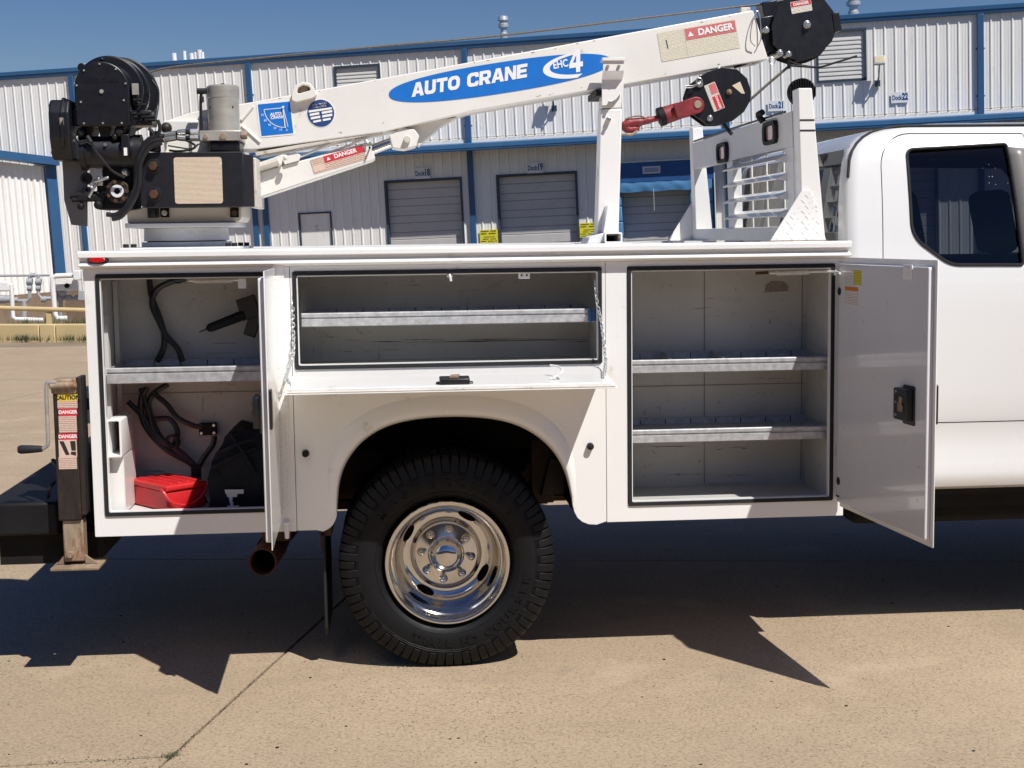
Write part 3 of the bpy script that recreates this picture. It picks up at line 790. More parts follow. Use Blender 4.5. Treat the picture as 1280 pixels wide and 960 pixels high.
def warn_sign(a0, a1, b0, b1, label):
    root = thing('warning_sign', label, 'sign', M=BT((a0 + a1) / 2, .05, (b0 + b1) / 2), group='yellow warning signs by the dock doors')
    MM = BM @ Matrix.Translation(((a0 + a1) / 2, -.05, (b0 + b1) / 2)) @ Matrix.Rotation(R(90), 4, 'X')
    sticker('board', root, MM, a1 - a0, b1 - b0, M['yellow'], t=.01)
    h_ = b1 - b0
    ww = a1 - a0
    for (y_, t_, words) in ((.40, .09, ((-.44, .02), (.10, .40))), (.24, .10, ((-.44, -.10), (.0, .40))), (.02, .07, ((-.28, .08), (.14, .34))), (-.12, .07, ((-.34, -.02), (.08, .40))), (-.26, .07, ((-.46, -.12), (-.06, .26), (.32, .46))), (-.40, .06, ((-.44, -.14), (-.06, .34)))):
        for (u0, u1) in words:
            u = u0
            while u < u1 - .02:
                patch('print_mark', root, MM, [rect(u * ww, (u + .05) * ww, (y_ - t_ / 2) * h_, (y_ + t_ / 2) * h_)], M['ink'], z=.0105); u += .066
warn_sign(-1.02, -.44, -.12, .36, 'yellow warning sign between the first two roll-up doors')
warn_sign(2.18, 2.76, -.02, .43, 'yellow warning sign just left of the white boom support post')
def wall_lamp(a, b, label):
    root = thing('wall_lamp', label, 'lamp', M=BT(a, .1, b), group='floodlights on the warehouse wall')
    m = MB(); m.box(a - .08, a + .08, -.14, -.04, b - .12, b + .06); m.cyl((a, -.14, b), (a + .02, -.35, b + .12), .025, seg=8); m.cyl((a + .02, -.35, b + .1), (a + .04, -.38, b + .5), .02, seg=8); m.xf(BM); m.build('bracket', M['darktrim'], root)
    MM = BM @ Matrix.Translation((a + .04, -.42, b + .62)) @ Matrix.Rotation(R(-18), 4, 'X')
    m = MB(); m.box(-.16, .16, -.05, .10, -.12, .13, MM); m.build('housing', M['vent'], root, bevel=.012)
    m = MB(); m.box(-.14, .14, -.058, -.05, -.08, .11, MM); m.build('lens', M['lamp'], root)
wall_lamp(11.35, 4.22, 'floodlight on the siding beside the right louvre vent')
wall_lamp(1.55, 4.05, 'floodlight under the crane boom with its shadow on the siding')
def roof_vent(a, b, s_, label):
    root = thing('roof_vent', label, 'vent', M=BT(a, -1.5, b), group='round metal vents on the warehouse roof')
    c_ = (a, 1.5, b)
    m = MB(); m.lathe([(.17 * s_, -.3), (.17 * s_, .12), (.13 * s_, .15), (.13 * s_, .28), (.22 * s_, .32), (.22 * s_, .42), (.15 * s_, .46), (.15 * s_, .5), (.24 * s_, .54), (.2 * s_, .66), (0, .7)], c_, (0, 0, 1), 20); m.xf(BM); m.build('cowl', M['galv'], root)
roof_vent(-.18, 6.45, .75, 'round metal roof vent above the crane boom, left of centre')
roof_vent(10.8, 6.38, 1.0, 'round metal roof vent at the upper right by the sheave head')
ru = thing('rooftop_unit', 'cluster of white cylinders on the roof behind the crane winch', 'rooftop unit', M=BT(-10.6, -1.0, 6.4))
for k, da in enumerate((-.55, -.18, .06, .2, .34, .44)):
    m = MB(); m.cyl((-10.65 + da, 1.0, 6.33), (-10.65 + da, 1.0, 6.62 + .05 * math.sin(k * 2)), .06 if k % 2 else .085, seg=12); m.xf(BM); m.build('canister', M['siding'], ru)
m = MB(); m.box(-11.3, -10.05, .9, 1.1, 6.28, 6.35); m.xf(BM); m.build('base', M['galv'], ru)

# plain dark shed, added out of view behind the camera for the wheel to reflect
shed = thing('added_shed', 'long brown shed added out of view behind the camera, mirrored in the polished wheel', 'shed', loc=(0, -34, G0))
m = MB(); m.box(-45, 45, -44, -34, G0, 6.5); m.build('added_shed_wall', M['brick'], shed)
m = MB(); m.prism([(-45, 6.5), (-33.4, 6.5), (-39, 8.2)], -45.6, 45.6, 'X'); m.build('added_shed_roof', M['darktrim'], shed)
M['emb'] = basic('faded_emblem', (.26, .22, .19), .5, var=.4, vs=60)
# ================================================================== THE TRUCK
def pix(Mx, px, py):
    """local x,y on the plane of frame Mx where a photograph pixel meets it"""
    d = CF + CR * ((px - 640) / 1790) - CU * ((py - 480) / 1790)
    n = Mx.col[2].to_3d(); o = Mx.col[3].to_3d()
    p = CAM + d * ((o - CAM).dot(n) / d.dot(n)); q = Mx.inverted() @ p
    return q.x, q.y
truck = thing('service_truck', 'white service truck with open tool compartments and dual rear wheels', 'truck', loc=(.17, 1.17, 0))
P_ = M['paint']
XL, XR, XA, XB = -1.185, 1.765, -.412, .807
plate_obj('side_panel', [rounded(rect(XL, XA - .001, .525, 1.556), [0.004, .004, 0, 0], 2), rrect(-1.143, -.488, .604, 1.536, .006, 2)], 0, .03, P_, truck)
plate_obj('side_panel', [rect(XB + .001, XR, .525, 1.556), rrect(.893, 1.722, .588, 1.536, .006, 2)], 0, .03, P_, truck)
arch_px = [(421, 645), (421, 612), (425, 590), (434, 570), (449, 551), (470, 536), (495, 526), (530, 520), (570, 518), (610, 520), (640, 526), (665, 537), (686, 553), (701, 573), (710, 595), (715, 622)]
arch = [XZ(x, y, 0) for x, y in arch_px]
bl = XZ(396, 666, 0); br = XZ(748, 656, 0)
def mid_outline():
    pts = [(XA + .001, 1.146), (XA + .001, .527), (bl[0], .527)]
    pts += [XZ(404, 664.5, 0), XZ(411, 661, 0), XZ(416, 656.5, 0), XZ(419, 651, 0)] + arch + [XZ(716, 632, 0), XZ(718, 640, 0), XZ(722, 647.5, 0), XZ(728, 652.5, 0), XZ(736, 655.5, 0), XZ(746, 656, 0)]
    pts += [(XB - .001, .529), (XB - .001, 1.146)]
    return pts
plate_obj('wheel_arch_panel', [mid_outline()], 0, .025, P_, truck)
plate_obj('side_panel', [[(XA + .001, 1.1465), (XB - .001, 1.1465), (XB - .001, 1.556), (XA + .001, 1.556)], rrect(-.402, .793, 1.158, 1.536, .006, 2)], 0, .03, P_, truck)
# raised arch flare: loft over the arch line
m = MB(); C0 = Vector((.17, .62))
ap = [Vector(XZ(417, 654, 0))] + [Vector(p) for p in arch] + [Vector(XZ(719, 640, 0))]
sec = [(-.010, .02), (-.002, -.012), (.012, -.022), (.040, -.020), (.062, -.010), (.078, -.0005), (.080, .004)]
rows = []
for i, p in enumerate(ap):
    a = ap[max(0, i - 1)]; b = ap[min(len(ap) - 1, i + 1)]; tdir = (b - a).normalized(); nrm = Vector((-tdir.y, tdir.x))
    if nrm.dot(p - C0) < 0: nrm = -nrm
    e = min(1, min(i, len(ap) - 1 - i) / 5.0); e = e * e * (3 - 2 * e)
    rows.append([m.bm.verts.new((p.x + nrm.x * o_ * (.15 + .85 * e), (yy * e + .0012 * (1 - e)) if yy < 0 else yy, p.y + nrm.y * o_ * (.15 + .85 * e))) for o_, yy in sec])
for i in range(len(rows) - 1):
    for j in range(len(sec) - 1): m.bm.faces.new((rows[i][j], rows[i][j + 1], rows[i + 1][j + 1], rows[i + 1][j]))
fl = m.build('arch_flare', P_, truck, ang=70)
sb = fl.modifiers.new('s', 'SUBSURF'); sb.levels = 1; sb.render_levels = 2
# top rail
m = MB(); m.prism([(.12, 1.624), (-.032, 1.624), (-.038, 1.617), (-.038, 1.599), (-.012, 1.594), (-.008, 1.582), (-.030, 1.577), (-.033, 1.572), (-.033, 1.566), (-.006, 1.562), (-.001, 1.5565), (.12, 1.5565)], XL - .012, XR + .012, 'X')
m.build('top_rail', P_, truck, bevel=.0015)
# pack carcass
m = MB()
for (x0, x1, z0) in ((XL, -.47, .527), (.80, XR, .527), (-.47, .80, 1.12)):
    m.box(x0, x1, .50, .52, z0, 1.6)
m.box(XL, XR, .12, .52, 1.60, 1.622); m.box(XL, XL + .02, .03, .50, .527, 1.6); m.box(XR - .02, XR, .03, .50, .527, 1.6)
m.box(XL + .02, -.44, .03, .50, .530, .55); m.box(.83, XR - .02, .03, .50, .530, .55)
m.box(-.44, -.42, .03, .50, .530, 1.6); m.box(.81, .83, .03, .50, .530, 1.6)
m.build('pack_carcass', P_, truck)
m = MB(); m.box(XL, XR, .52, 1.84, .93, .97); m.box(-1.2, -1.17, .5, 1.84, .78, 1.10); m.build('bed_floor', P_, truck)
m = MB(); m.box(XL, -.42, 1.84, 2.34, .527, 1.6); m.box(.81, XR, 1.84, 2.34, .527, 1.6); m.box(-.42, .81, 1.84, 2.34, 1.1, 1.6); m.box(XL, XR, 1.84, 2.37, 1.6, 1.622); m.box(-.42, .81, 1.80, 1.84, .97, 1.12); m.build('far_pack', P_, truck)
# wheel well liner
m = MB(); lin = [Vector(p) for p in arch]
A = []; B = []
for p in [Vector((lin[0].x, .53))] + lin + [Vector((lin[-1].x, .53))]:
    q = C0 + (p - C0) * 1.07; A.append(m.bm.verts.new((q.x, .026, q.y))); B.append(m.bm.verts.new((q.x, .62, q.y)))
for i in range(len(A) - 1): m.bm.faces.new((A[i], A[i + 1], B[i + 1], B[i]))
m.build('wheel_well_liner', M['dark'], truck)
m = MB(); m.box(-.42, .81, .60, .62, .74, 1.12); m.build('well_back', M['dark'], truck)
# seals
for (x0, x1, z0, z1) in ((-1.143, -.488, .604, 1.536), (.893, 1.722, .588, 1.536), (-.402, .793, 1.158, 1.536)):
    plate_obj('door_seal', [rrect(x0 + .001, x1 - .001, z0 + .001, z1 - .001, .008, 2), rrect(x0 + .015, x1 - .015, z0 + .015, z1 - .017, .006, 2)], -.006, .028, M['rubber'], truck, 0)
    plate_obj('opening_lip', [rrect(x0 + .015, x1 - .015, z0 + .015, z1 - .017, .006, 2), rrect(x0 + .019, x1 - .019, z0 + .019, z1 - .021, .006, 2)], .0, .026, P_, truck, 0)
def lining(x0, x1, z0, z1, y1):
    t_ = .006; I = M['inner']
    L = MB(); L.box(x0 - t_, x1 + t_, y1, y1 + t_, z0 - t_, z1 + t_); o = L.build('compartment_lining', I, truck)
    for b_ in ((x0 - t_, x0, .03, y1, z0 - t_, z1 + t_), (x1, x1 + t_, .03, y1, z0 - t_, z1 + t_), (x0, x1, .03, y1, z0 - t_, z0), (x0, x1, .03, y1, z1, z1 + t_)):
        m = MB(); m.box(*b_); m.build('lining_panel', I, o)
    return o
l1 = lining(-1.150, -.474, .600, 1.545, .44)
l2 = lining(-.405, .798, 1.155, 1.545, .42)
l3 = lining(.885, 1.728, .585, 1.545, .42)
# folded seams on the back panels
for x0, x1, z_, par, yy in ((.885, 1.728, at(900, 481, .42).z, l3, .42), (-1.15, -.474, at(220, 491, .44).z, l1, .44)):
    m = MB(); m.box(x0, x1, yy - .004, yy, z_ - .0010, z_ + .0010); m.build('seam', M['emb'], par)
for xx, z0, z1, par in ((at(880, 500, .42).x, .6, 1.5, l3), (at(1003, 500, .42).x - .006, .6, 1.54, l3)):
    m = MB(); m.box(xx, xx + .0018, .415, .42, z0, z1); m.build('seam', M['emb'], par)
M['stain'] = basic('rust_stain', (.13, .065, .03), .8, var=.5, vs=60, dirt=(.04, .03, .02), dirt_amt=.2, ds=80)
def streak(px0, px1, py0, py1, n, Y, par, thick=.0018):
    for _ in range(n):
        a = random.uniform(px0, px1); b = min(px1, a + (px1 - px0) * random.uniform(.05, .45)); yy = random.uniform(py0, py1)
        A, B = at(a, yy, Y), at(b, yy - (b - a) * .013, Y); k = 9; top = []; bot = []
        for q in range(k + 1):
            t_ = q / k; p = A.lerp(B, t_); w_ = thick * random.uniform(.25, 1) * (math.sin(math.pi * t_) + .05); top.append((p.x, p.z + w_)); bot.append((p.x, p.z - w_ * random.uniform(.3, 1)))
        m = MB(); m.prism(top + bot[::-1], Y - .0016, Y - .0004, 'Y'); m.build('rust_streak', M['stain'], par)
streak(800, 935, 558, 562, 5, .42, l3, .0022); streak(786, 1000, 613, 618, 10, .42, l3, .003); streak(860, 900, 365, 400, 6, .42, l3, .0012); streak(930, 990, 470, 474, 3, .42, l3, .0014); streak(800, 990, 585, 608, 4, .42, l3, .0014)
streak(380, 740, 424, 428, 8, .42, l2, .0022); streak(374, 745, 450, 457, 12, .42, l2, .003); streak(500, 600, 352, 372, 3, .42, l2, .0012); streak(390, 500, 425, 440, 5, .42, l2, .0014)
streak(200, 300, 420, 450, 4, .44, l1, .0011); streak(170, 240, 575, 590, 3, .44, l1, .0013)
# shelves: galvanised tray with folded front lip
def shelf(x0, x1, zt, h_, y0, y1, divs, par=truck):
    s_ = MB(); s_.prism([(y0 - .002, zt), (y0 - .006, zt - .004), (y0 - .006, zt - .016), (y0, zt - .019), (y0, zt - .022), (y0 - .006, zt - .025), (y0 - .006, zt - h_ + .003), (y0, zt - h_), (y0 + .022, zt - h_), (y0 + .022, zt - h_ + .003), (y0 + .004, zt - h_ + .004), (y0 + .004, zt)], x0, x1, 'X')
    o = s_.build('shelf', M['galv'], truck)
    m = MB(); m.box(x0, x1, y0 + .004, y1, zt - .028, zt - .024); m.box(x0, x1, y1 - .003, y1, zt - .028, zt + .002); m.box(x0, x1, y1 - .010, y1 - .003, zt - .002, zt + .002)
    m.box(x0, x0 + .003, y0 + .004, y1, zt - .028, zt - .002); m.box(x1 - .003, x1, y0 + .004, y1, zt - .028, zt - .002); m.build('tray', M['galv'], o)
    n = 0
    k = x0 + .12
    while k < x1 - .05:
        m = MB(); m.box(k, k + .003, y1 - .006, y1 - .0035, zt - .024, zt + .0); m.build('slot', M['blackmat'], o); k += .108
    for dx in divs:
        m = MB(); m.prism([(y0 + .02, zt - .024), (y1 - .01, zt - .024), (y1 - .01, zt + .006), (y0 + .08, zt - .010)], dx, dx + .002, 'X'); m.build('divider', M['galv'], o)
    return o
zL = at(200, 459, .07).z; shelf(-1.128, -.476, zL, .062, .07, .43, [])
zM = at(560, 388.5, .06).z; shelf(-.375, .775, zM, .054, .06, .41, [])
m = MB(); m.box(.745, .785, .05, .07, zM - .05, zM - .004); m.cyl((.755, .05, zM - .055), (.755, .05, zM + .004), .004, seg=8); m.build('shelf_bracket', M['blue'], truck, bevel=.003)
zR1 = at(900, 448, .07).z; shelf(.890, 1.724, zR1, .054, .07, .41, [1.10, 1.32])
zR2 = at(900, 535, .07).z; shelf(.890, 1.724, zR2, .054, .07, .41, [])
# uprights with slots
for (x0, par) in ((-1.146, l1),):
    for yy in (.12, .34):
        m = MB(); m.box(x0, x0 + .018, yy, yy + .035, .62, 1.5); up = m.build('shelf_upright', M['inner'], par)
# left compartment side: holes
for (px_, py_, a, b, Y_) in ((141, 370, .012, .045, .2), (143, 415, .010, .035, .2), (142, 500, .01, .03, .22), (130, 352, .014, .035, .08)):
    p_ = at(px_, py_, Y_); m = MB(); m.prism(ell(Y_, p_.z, a, b, 16), -1.1495, -1.147, 'X'); m.build('access_hole', M['dark'], l1)

# ---- doors
def door_frame(hx, hy, tx, ty):
    """x along the door width, y up, z toward the inner side (-X)"""
    d = Vector((tx - hx, ty - hy, 0)).normalized()
    out = Vector((-1, 0, 0)); out = (out - d * out.dot(d)).normalized()
    Mx = Matrix.Identity(4); up = Vector((0, 0, 1)); o = Vector((hx, hy, 0))
    for i in range(3): Mx[i][0] = d[i]; Mx[i][1] = up[i]; Mx[i][2] = out[i]; Mx[i][3] = o[i]
    return Mx
def open_door(Mx, W_, z0, z1, label):
    me = plate([rrect(.004, W_, z0, z1, .004, 2)], .004, .001); me.transform(wm(truck).inverted() @ Mx @ Matrix.Translation((0, 0, -.006)))
    d = link('compartment_door', me, M['skin'], truck); d['label'] = label
    m = MB(); m.prism(rrect(.022, W_ - .022, z0 + .024, z1 - .024, .008, 3), -.0045, .017, 'Z', Mx); m.build('inner_pan', M['door'], d, bevel=.003, seg=2)
    return d
LDM = door_frame(-.474, -.008, -.460, -.61)
ld = open_door(LDM, .603, .583, 1.552, 'left compartment door standing open, seen almost edge on')
RDM = door_frame(1.742, -.008, 1.822, -.81)
rd = open_door(RDM, .806, .566, 1.560, 'right compartment door standing open with stickers on its inner side')
# hinges with slots
for hx, z0, z1 in ((-.474, .60, 1.56), (1.742, .60, 1.54)):
    m = MB(); m.box(hx - .002, hx + .040, -.0055, -.0005, z0, z1); m.cyl((hx, -.008, z0), (hx, -.008, z1), .006, seg=10)
    h_ = m.build('piano_hinge', P_, truck)
    m = MB(); k = z0 + .02
    while k < z1 - .03:
        m.box(hx + .007, hx + .017, -.0062, -.0052, k, k + .0012); m.box(hx + .007, hx + .0082, -.0062, -.0052, k, k + .02); m.box(hx + .022, hx + .032, -.0062, -.0052, k + .01, k + .0112); m.box(hx + .031, hx + .032, -.0062, -.0052, k + .01, k + .03); k += .034
    m.build('hinge_slot', M['vent'], h_)
# hinge knuckles on the left door outside face
m = MB(); k = .60
while k < 1.5:
    m.box(.010, .022, k, k + .0015, -.0092, -.0080, LDM); m.box(.026, .04, k + .015, k + .0165, -.0092, -.0080, LDM); k += .032
m.build('hinge_slot', M['vent'], ld)
def in_latch(Mx, u, z_, par, key=True):
    m = MB(); m.prism(rrect(u - .060, u + .045, z_ - .062, z_ + .050, .006, 2), .017, .046, 'Z', Mx)
    m.prism(rrect(u - .035, u + .055, z_ - .078, z_ + .062, .006, 2), .017, .022, 'Z', Mx)
    o = m.build('latch', M['black'], par, bevel=.003)
    m = MB(); m.prism([(u - .01, z_ - .03), (u + .02, z_ - .03), (u + .024, z_ - .01), (u + .012, z_), (u + .02, z_ + .02), (u, z_ + .024), (u - .006, z_ + .004), (u - .016, z_ - .006)], .046, .052, 'Z', Mx); m.build('latch_pawl', M['rusttan'], o, bevel=.001)
    for a, b in ((-.035, .038), (-.035, -.045), (-.035, 0)):
        m = MB(); m.cyl(Mx @ Vector((u + a, z_ + b, .046)), Mx @ Vector((u + a, z_ + b, .050)), .005, seg=8); m.build('rivet', M['steel'], o)
    return o
u_, v_ = pix(RDM, 1141, 503); in_latch(RDM, u_, v_, rd)
u_, v_ = pix(LDM, 329, 512); in_latch(LDM, .55, at(314, 512, -.55).z, ld)
m = MB(); m.prism(rrect(.51, .565, at(331, 512, -.55).z - .07, at(331, 512, -.55).z + .07, .008, 3), -.017, -.008, 'Z', LDM); m.build('outer_handle', M['black'], ld, bevel=.004)
m = MB(); m.prism(rrect(u_ and .70, .78, pix(RDM, 1137, 500)[1] - .07, pix(RDM, 1137, 500)[1] + .07, .008, 3), -.03, -.008, 'Z', RDM); m.build('outer_handle', M['black'], rd, bevel=.004)
u_, v_ = pix(RDM, 1141, 340); m = MB(); m.prism(rrect(u_ - .036, u_ + .036, v_ - .026, v_ + .026, .003, 2), .017, .021, 'Z', RDM); m.prism([(u_ - .02, v_ + .016), (u_ + .02, v_ + .016), (u_ + .01, v_ - .016)], .021, .024, 'Z', RDM); m.build('strike_bracket', P_, rd, bevel=.001)
def on_door(px0, px1, py0, py1):
    a = pix(RDM, px0, (py0 + py1) / 2); b = pix(RDM, px1, (py0 + py1) / 2); c = pix(RDM, (px0 + px1) / 2, py0); d = pix(RDM, (px0 + px1) / 2, py1)
    return (a[0] + b[0]) / 2, (c[1] + d[1]) / 2, abs(b[0] - a[0]), abs(c[1] - d[1])
for rx, mt in (((1061.5, 1070, 340, 357), 'plabw'), ((1072, 1082, 338, 356), 'pyel'), ((1061.5, 1078, 358.5, 363.5), 'dor'), ((1061.5, 1078, 364.5, 381), 'plabw')):
    u_, v_, w__, h__ = on_door(*rx)
    if mt == 'dor': M['dor'] = basic('orange_label', (.62, .2, .03), .5, var=.1, vs=30)
    # text would read left to right seen from -X: mirror x
    MM = RDM @ Matrix.Translation((u_, v_, .0172)); MM = MM
    sticker('sticker', rd, MM, w__, h__, M[mt], r=.001, t=.0006)
for pz in ((1054.5, 364), (1053, 601)):
    u_, v_ = pix(RDM, *pz); m = MB(); m.prism(ell(u_, v_, .016, .016, 16), .017, .0185, 'Z', RDM); m.build('plug', M['rubber'], rd)
u_, v_ = pix(RDM, 1053, 620); m = MB(); m.box(u_ - .02, u_ + .01, v_ - .003, v_ + .003, .017, .0185, RDM); m.build('slot', M['rubber'], rd)
# spring rods at the top of the openings
def spring_rod(p0, p1, par=truck, coil=(.25, .85)):
    p0, p1 = Vector(p0), Vector(p1); m = MB(); m.tube([p0, p1], .0045, 8, smooth=False); o = m.build('door_stay', P_, par)
    x, y, z = frame_of(p1 - p0); L = (p1 - p0).length; pts = []
    n_ = 20
    for k in range(n_ * 8 + 1):
        a = 2 * math.pi * k / 8; s_ = L * (coil[0] + (coil[1] - coil[0]) * k / (n_ * 8)); pts.append(p0 + z * s_ + (x * math.cos(a) + y * math.sin(a)) * .0085)
    m = MB(); m.tube(pts, .0026, 5, smooth=False); m.build('spring', M['paint'], o)
    return o
spring_rod(at(962, 341.5, .06), at(1030, 339.5, .02), coil=(.12, .72)); m = MB(); m.tube([at(1030, 339.5, .02), at(1043, 340, -.03), at(1050, 341.5, -.10)], .005, 8); m.tube([at(1044, 340, -.03), at(1044, 344, -.03)], .005, 6, smooth=False); m.build('door_stay', P_, truck)
spring_rod(at(236, 351, .08), at(300, 350, .04), coil=(.1, .85)); p_ = at(303, 354, .04); m = MB(); m.box(p_.x - .016, p_.x + .016, p_.y - .01, p_.y + .02, p_.z - .02, p_.z + .02); m.build('stay_bracket', P_, truck, bevel=.003)
m = MB(); p_ = at(954, 341.5, .06); m.tube([p_ + Vector((-.03, 0, 0)), p_ + Vector((.02, 0, .002))], .007, 6, smooth=False); m.build('stay_end', M['rust'], truck)
p_ = at(970, 358, .419); m = MB(); m.prism([(p_.x - .05, p_.z - .025), (p_.x - .045, p_.z + .005), (p_.x - .02, p_.z + .022), (p_.x + .03, p_.z + .02), (p_.x + .055, p_.z + .0), (p_.x + .05, p_.z - .02)], .4165, .4195, 'Y'); m.build('old_emblem', M['emb'], l3)
# ---- drop down flap of the middle compartment
FX0, FX1 = -.414, .795
fa = math.atan2(.028, .385); FM = Matrix.Identity(4)
d_ = Vector((0, -math.cos(fa), -math.sin(fa))); n_ = Vector((0, -math.sin(fa), math.cos(fa)))
for i in range(3): FM[i][0] = (1, 0, 0)[i]; FM[i][1] = -d_[i]; FM[i][2] = n_[i]; FM[i][3] = (0, -.006, 1.150)[i]
me = plate([rrect(FX0, FX1, -.392, -.002, .004, 2)], .004, .001); me.transform(wm(truck).inverted() @ FM @ Matrix.Translation((0, 0, -.018)))
flap = link('drop_door', me, P_, truck); flap['label'] = 'middle compartment door folded down flat on two chains'
m = MB(); m.prism(rrect(FX0 + .018, FX1 - .018, -.378, -.01, .008, 3), -.0165, .0, 'Z', FM); m.build('inner_pan', P_, flap, bevel=.003)
m = MB(); m.tube([FM @ Vector((FX0 + .01, -.386, -.012)), FM @ Vector((FX1 - .01, -.386, -.012))], .004, 8, smooth=False); m.build('edge_seal', M['creamdirty'], flap)
u_, v_ = pix(FM, 566, 470); m = MB(); m.prism(rrect(u_ - .055, u_ + .055, -.36, -.29, .006, 3), .0, .022, 'Z', FM); m.prism(rrect(u_ - .068, u_ + .068, -.35, -.315, .004, 2), .0, .006, 'Z', FM)
lt = m.build('latch', M['black'], flap, bevel=.003)
m = MB(); m.prism([(u_ - .02, -.345), (u_ + .015, -.345), (u_ + .02, -.30), (u_ - .012, -.31)], .022, .03, 'Z', FM); m.build('latch_pawl', M['rusttan'], lt, bevel=.001)
h0 = FM @ Vector((pix(FM, 700, 470)[0], -.30, .004)); m = MB(); m.tube([h0 + Vector((-.045, 0, 0)), h0 + Vector((-.02, -.0, .012)), h0 + Vector((.0, .0, .028)), h0 + Vector((-.008, .05, .04)), h0 + Vector((-.035, .09, .043))], .004, 8); m.build('hook', P_, flap)
for px_ in (420, 598, 700): pass
p_ = at(562, 347, .03); m = MB(); m.box(p_.x - .01, p_.x + .01, .0, .03, 1.505, 1.536); m.tube([Vector((p_.x, .01, 1.52)), Vector((p_.x, -.008, 1.51)), Vector((p_.x + .004, -.006, 1.49))], .005, 8); m.build('striker', P_, truck)
p_ = at(655, 347, .02); m = MB(); m.box(p_.x - .022, p_.x + .022, .01, .016, 1.494, 1.533); o = m.build('striker_plate', P_, truck, bevel=.002)
for s_ in (-1, 1):
    m = MB(); m.cyl((p_.x + s_ * .01, .005, 1.508), (p_.x + s_ * .01, .011, 1.508), .004, seg=8); m.build('hole', M['dark'], o)
def chain(name, pts, par, link_len=.021, r=.0024):
    P = catmull(pts, 12); m = MB(); s_ = 0; i = 0; k = 0; seg = [P[0]]
    dist = [0]
    for a, b in zip(P, P[1:]): dist.append(dist[-1] + (b - a).length)
    tot = dist[-1]; n_ = int(tot / (link_len * .72))
    def pos(t):
        for j in range(len(dist) - 1):
            if dist[j + 1] >= t: return P[j].lerp(P[j + 1], (t - dist[j]) / max(1e-9, dist[j + 1] - dist[j]))
        return P[-1]
    for k in range(n_):
        a, b = pos(tot * k / n_), pos(tot * (k + 1) / n_); c = (a + b) / 2; d = (b - a).normalized()
        x, y, z = frame_of(d, Vector((0, 1, 0))); side = (x + y).normalized() if k % 2 else (x - y).normalized()
        pp = []
        for q in range(10):
            an = 2 * math.pi * q / 10; pp.append(c + d * math.cos(an) * link_len * .5 + side * math.sin(an) * link_len * .28)
        m.tube(pp, r, 5, smooth=False, closed=True)
    return m.build(name, M['galv'], par)
chain('chain', [at(367, 349, .02), at(366.5, 380, .0), at(367, 420, -.01), at(366, 448, -.06), at(358, 470, -.25), FM @ Vector((FX0 + .02, -.34, .01))], truck)
chain('chain', [at(744, 350, .02), at(746, 375, .0), at(751, 400, -.02), at(755, 430, -.06), at(757, 452, -.12), FM @ Vector((FX1 - .04, -.30, .01))], truck)
# bumpers, marker lamp
for px_, py_ in ((382, 567), (738, 558)):
    p_ = at(px_, py_, -.01); m = MB(); m.cyl((p_.x, .0, p_.z), (p_.x, -.022, p_.z), .0145, .013, 20); m.cyl((p_.x, -.022, p_.z), (p_.x, -.026, p_.z), .006, seg=10); m.build('rubber_stop', M['rubber'], truck, bevel=.002)
p_ = at(122, 325, -.02); m = MB(); m.prism(ell(p_.x + .002, p_.z, .038, .0135, 28), -.036, -.008, 'Y'); ml = m.build('marker_lamp', M['rubber'], truck, bevel=.002)
m = MB(); m.prism(ell(p_.x + .002, p_.z, .031, .0095, 28), -.042, -.036, 'Y'); m.build('red_lens', M['redlens'], ml, bevel=.002)
m = MB(); m.cyl((-.45, -.006, .545), (-.45, -.022, .57), .012, .012, 14); m.cyl((-.45, -.014, .50), (-.45, -.014, .552), .008, .012, 14); m.build('drain_cap', P_, truck, bevel=.002)

# ---- contents held in the left compartment (parts of the body)
hoses = [[(186, 345), (190, 372), (199, 396), (205, 418), (204, 436), (196, 452)], [(232, 348), (214, 352), (196, 362), (190, 380), (199, 402), (208, 420), (222, 436), (228, 452)],
         [(184, 484), (176, 500), (180, 530), (205, 560), (240, 580)], [(210, 480), (192, 492), (186, 510), (200, 545), (225, 570), (250, 588)],
         [(190, 490), (208, 505), (222, 522), (242, 532), (252, 533)], [(160, 502), (178, 520), (196, 548), (222, 562), (245, 583)],
         [(192, 524), (212, 524), (222, 540), (218, 556)], [(268, 545), (266, 556), (256, 570), (248, 584)], [(176, 485), (185, 515), (193, 540), (212, 556), (236, 575)]]
hr = thing('hose_bundle', 'black hoses and wires looped down the back of the left compartment', 'hoses', loc=(-.95, .38, .62))
for k, h_ in enumerate(hoses):
    m = MB(); m.tube([at(x, y, .39 - .012 * (k % 3)) for x, y in h_], .0125 if k < 2 else .0112, 8); m.build('hose', M['hose'], hr)
p_ = at(216, 552, .37); m = MB()
for k in range(4): m.tube([p_ + Vector((.028 * math.cos(a) * (1 - .1 * k), -.006 * k, .026 * math.sin(a))) for a in [2 * math.pi * q / 12 for q in range(12)]], .006, 6, smooth=False, closed=True)
m.build('coil', M['hose'], hr)
p_ = at(260, 536, .42); m = MB(); m.box(p_.x - .036, p_.x + .036, .405, .435, p_.z - .025, p_.z + .025); jb = m.build('junction_block', M['blackmat'], hr, bevel=.004)
for sx_ in (-1, 1):
    for sz_ in (-1, 1):
        m = MB(); m.cyl((p_.x + sx_ * .026, .405, p_.z + sz_ * .016), (p_.x + sx_ * .026, .401, p_.z + sz_ * .016), .006, seg=10); m.build('screw', M['steel'], jb)
p_ = at(222, 349, .38); m = MB(); m.tube([p_ + Vector((.02 * math.cos(a), -.01 * math.sin(a * 2), .012 * math.sin(a))) for a in [2 * math.pi * q / 10 for q in range(10)]], .007, 6, smooth=False, closed=True); m.build('coil', M['hose'], hr)
m = MB(); q0 = at(248, 420, .3); 
rc = thing('remote_control', 'black crane remote on a bracket behind the open left door', 'remote control', loc=at(300, 395, .3))
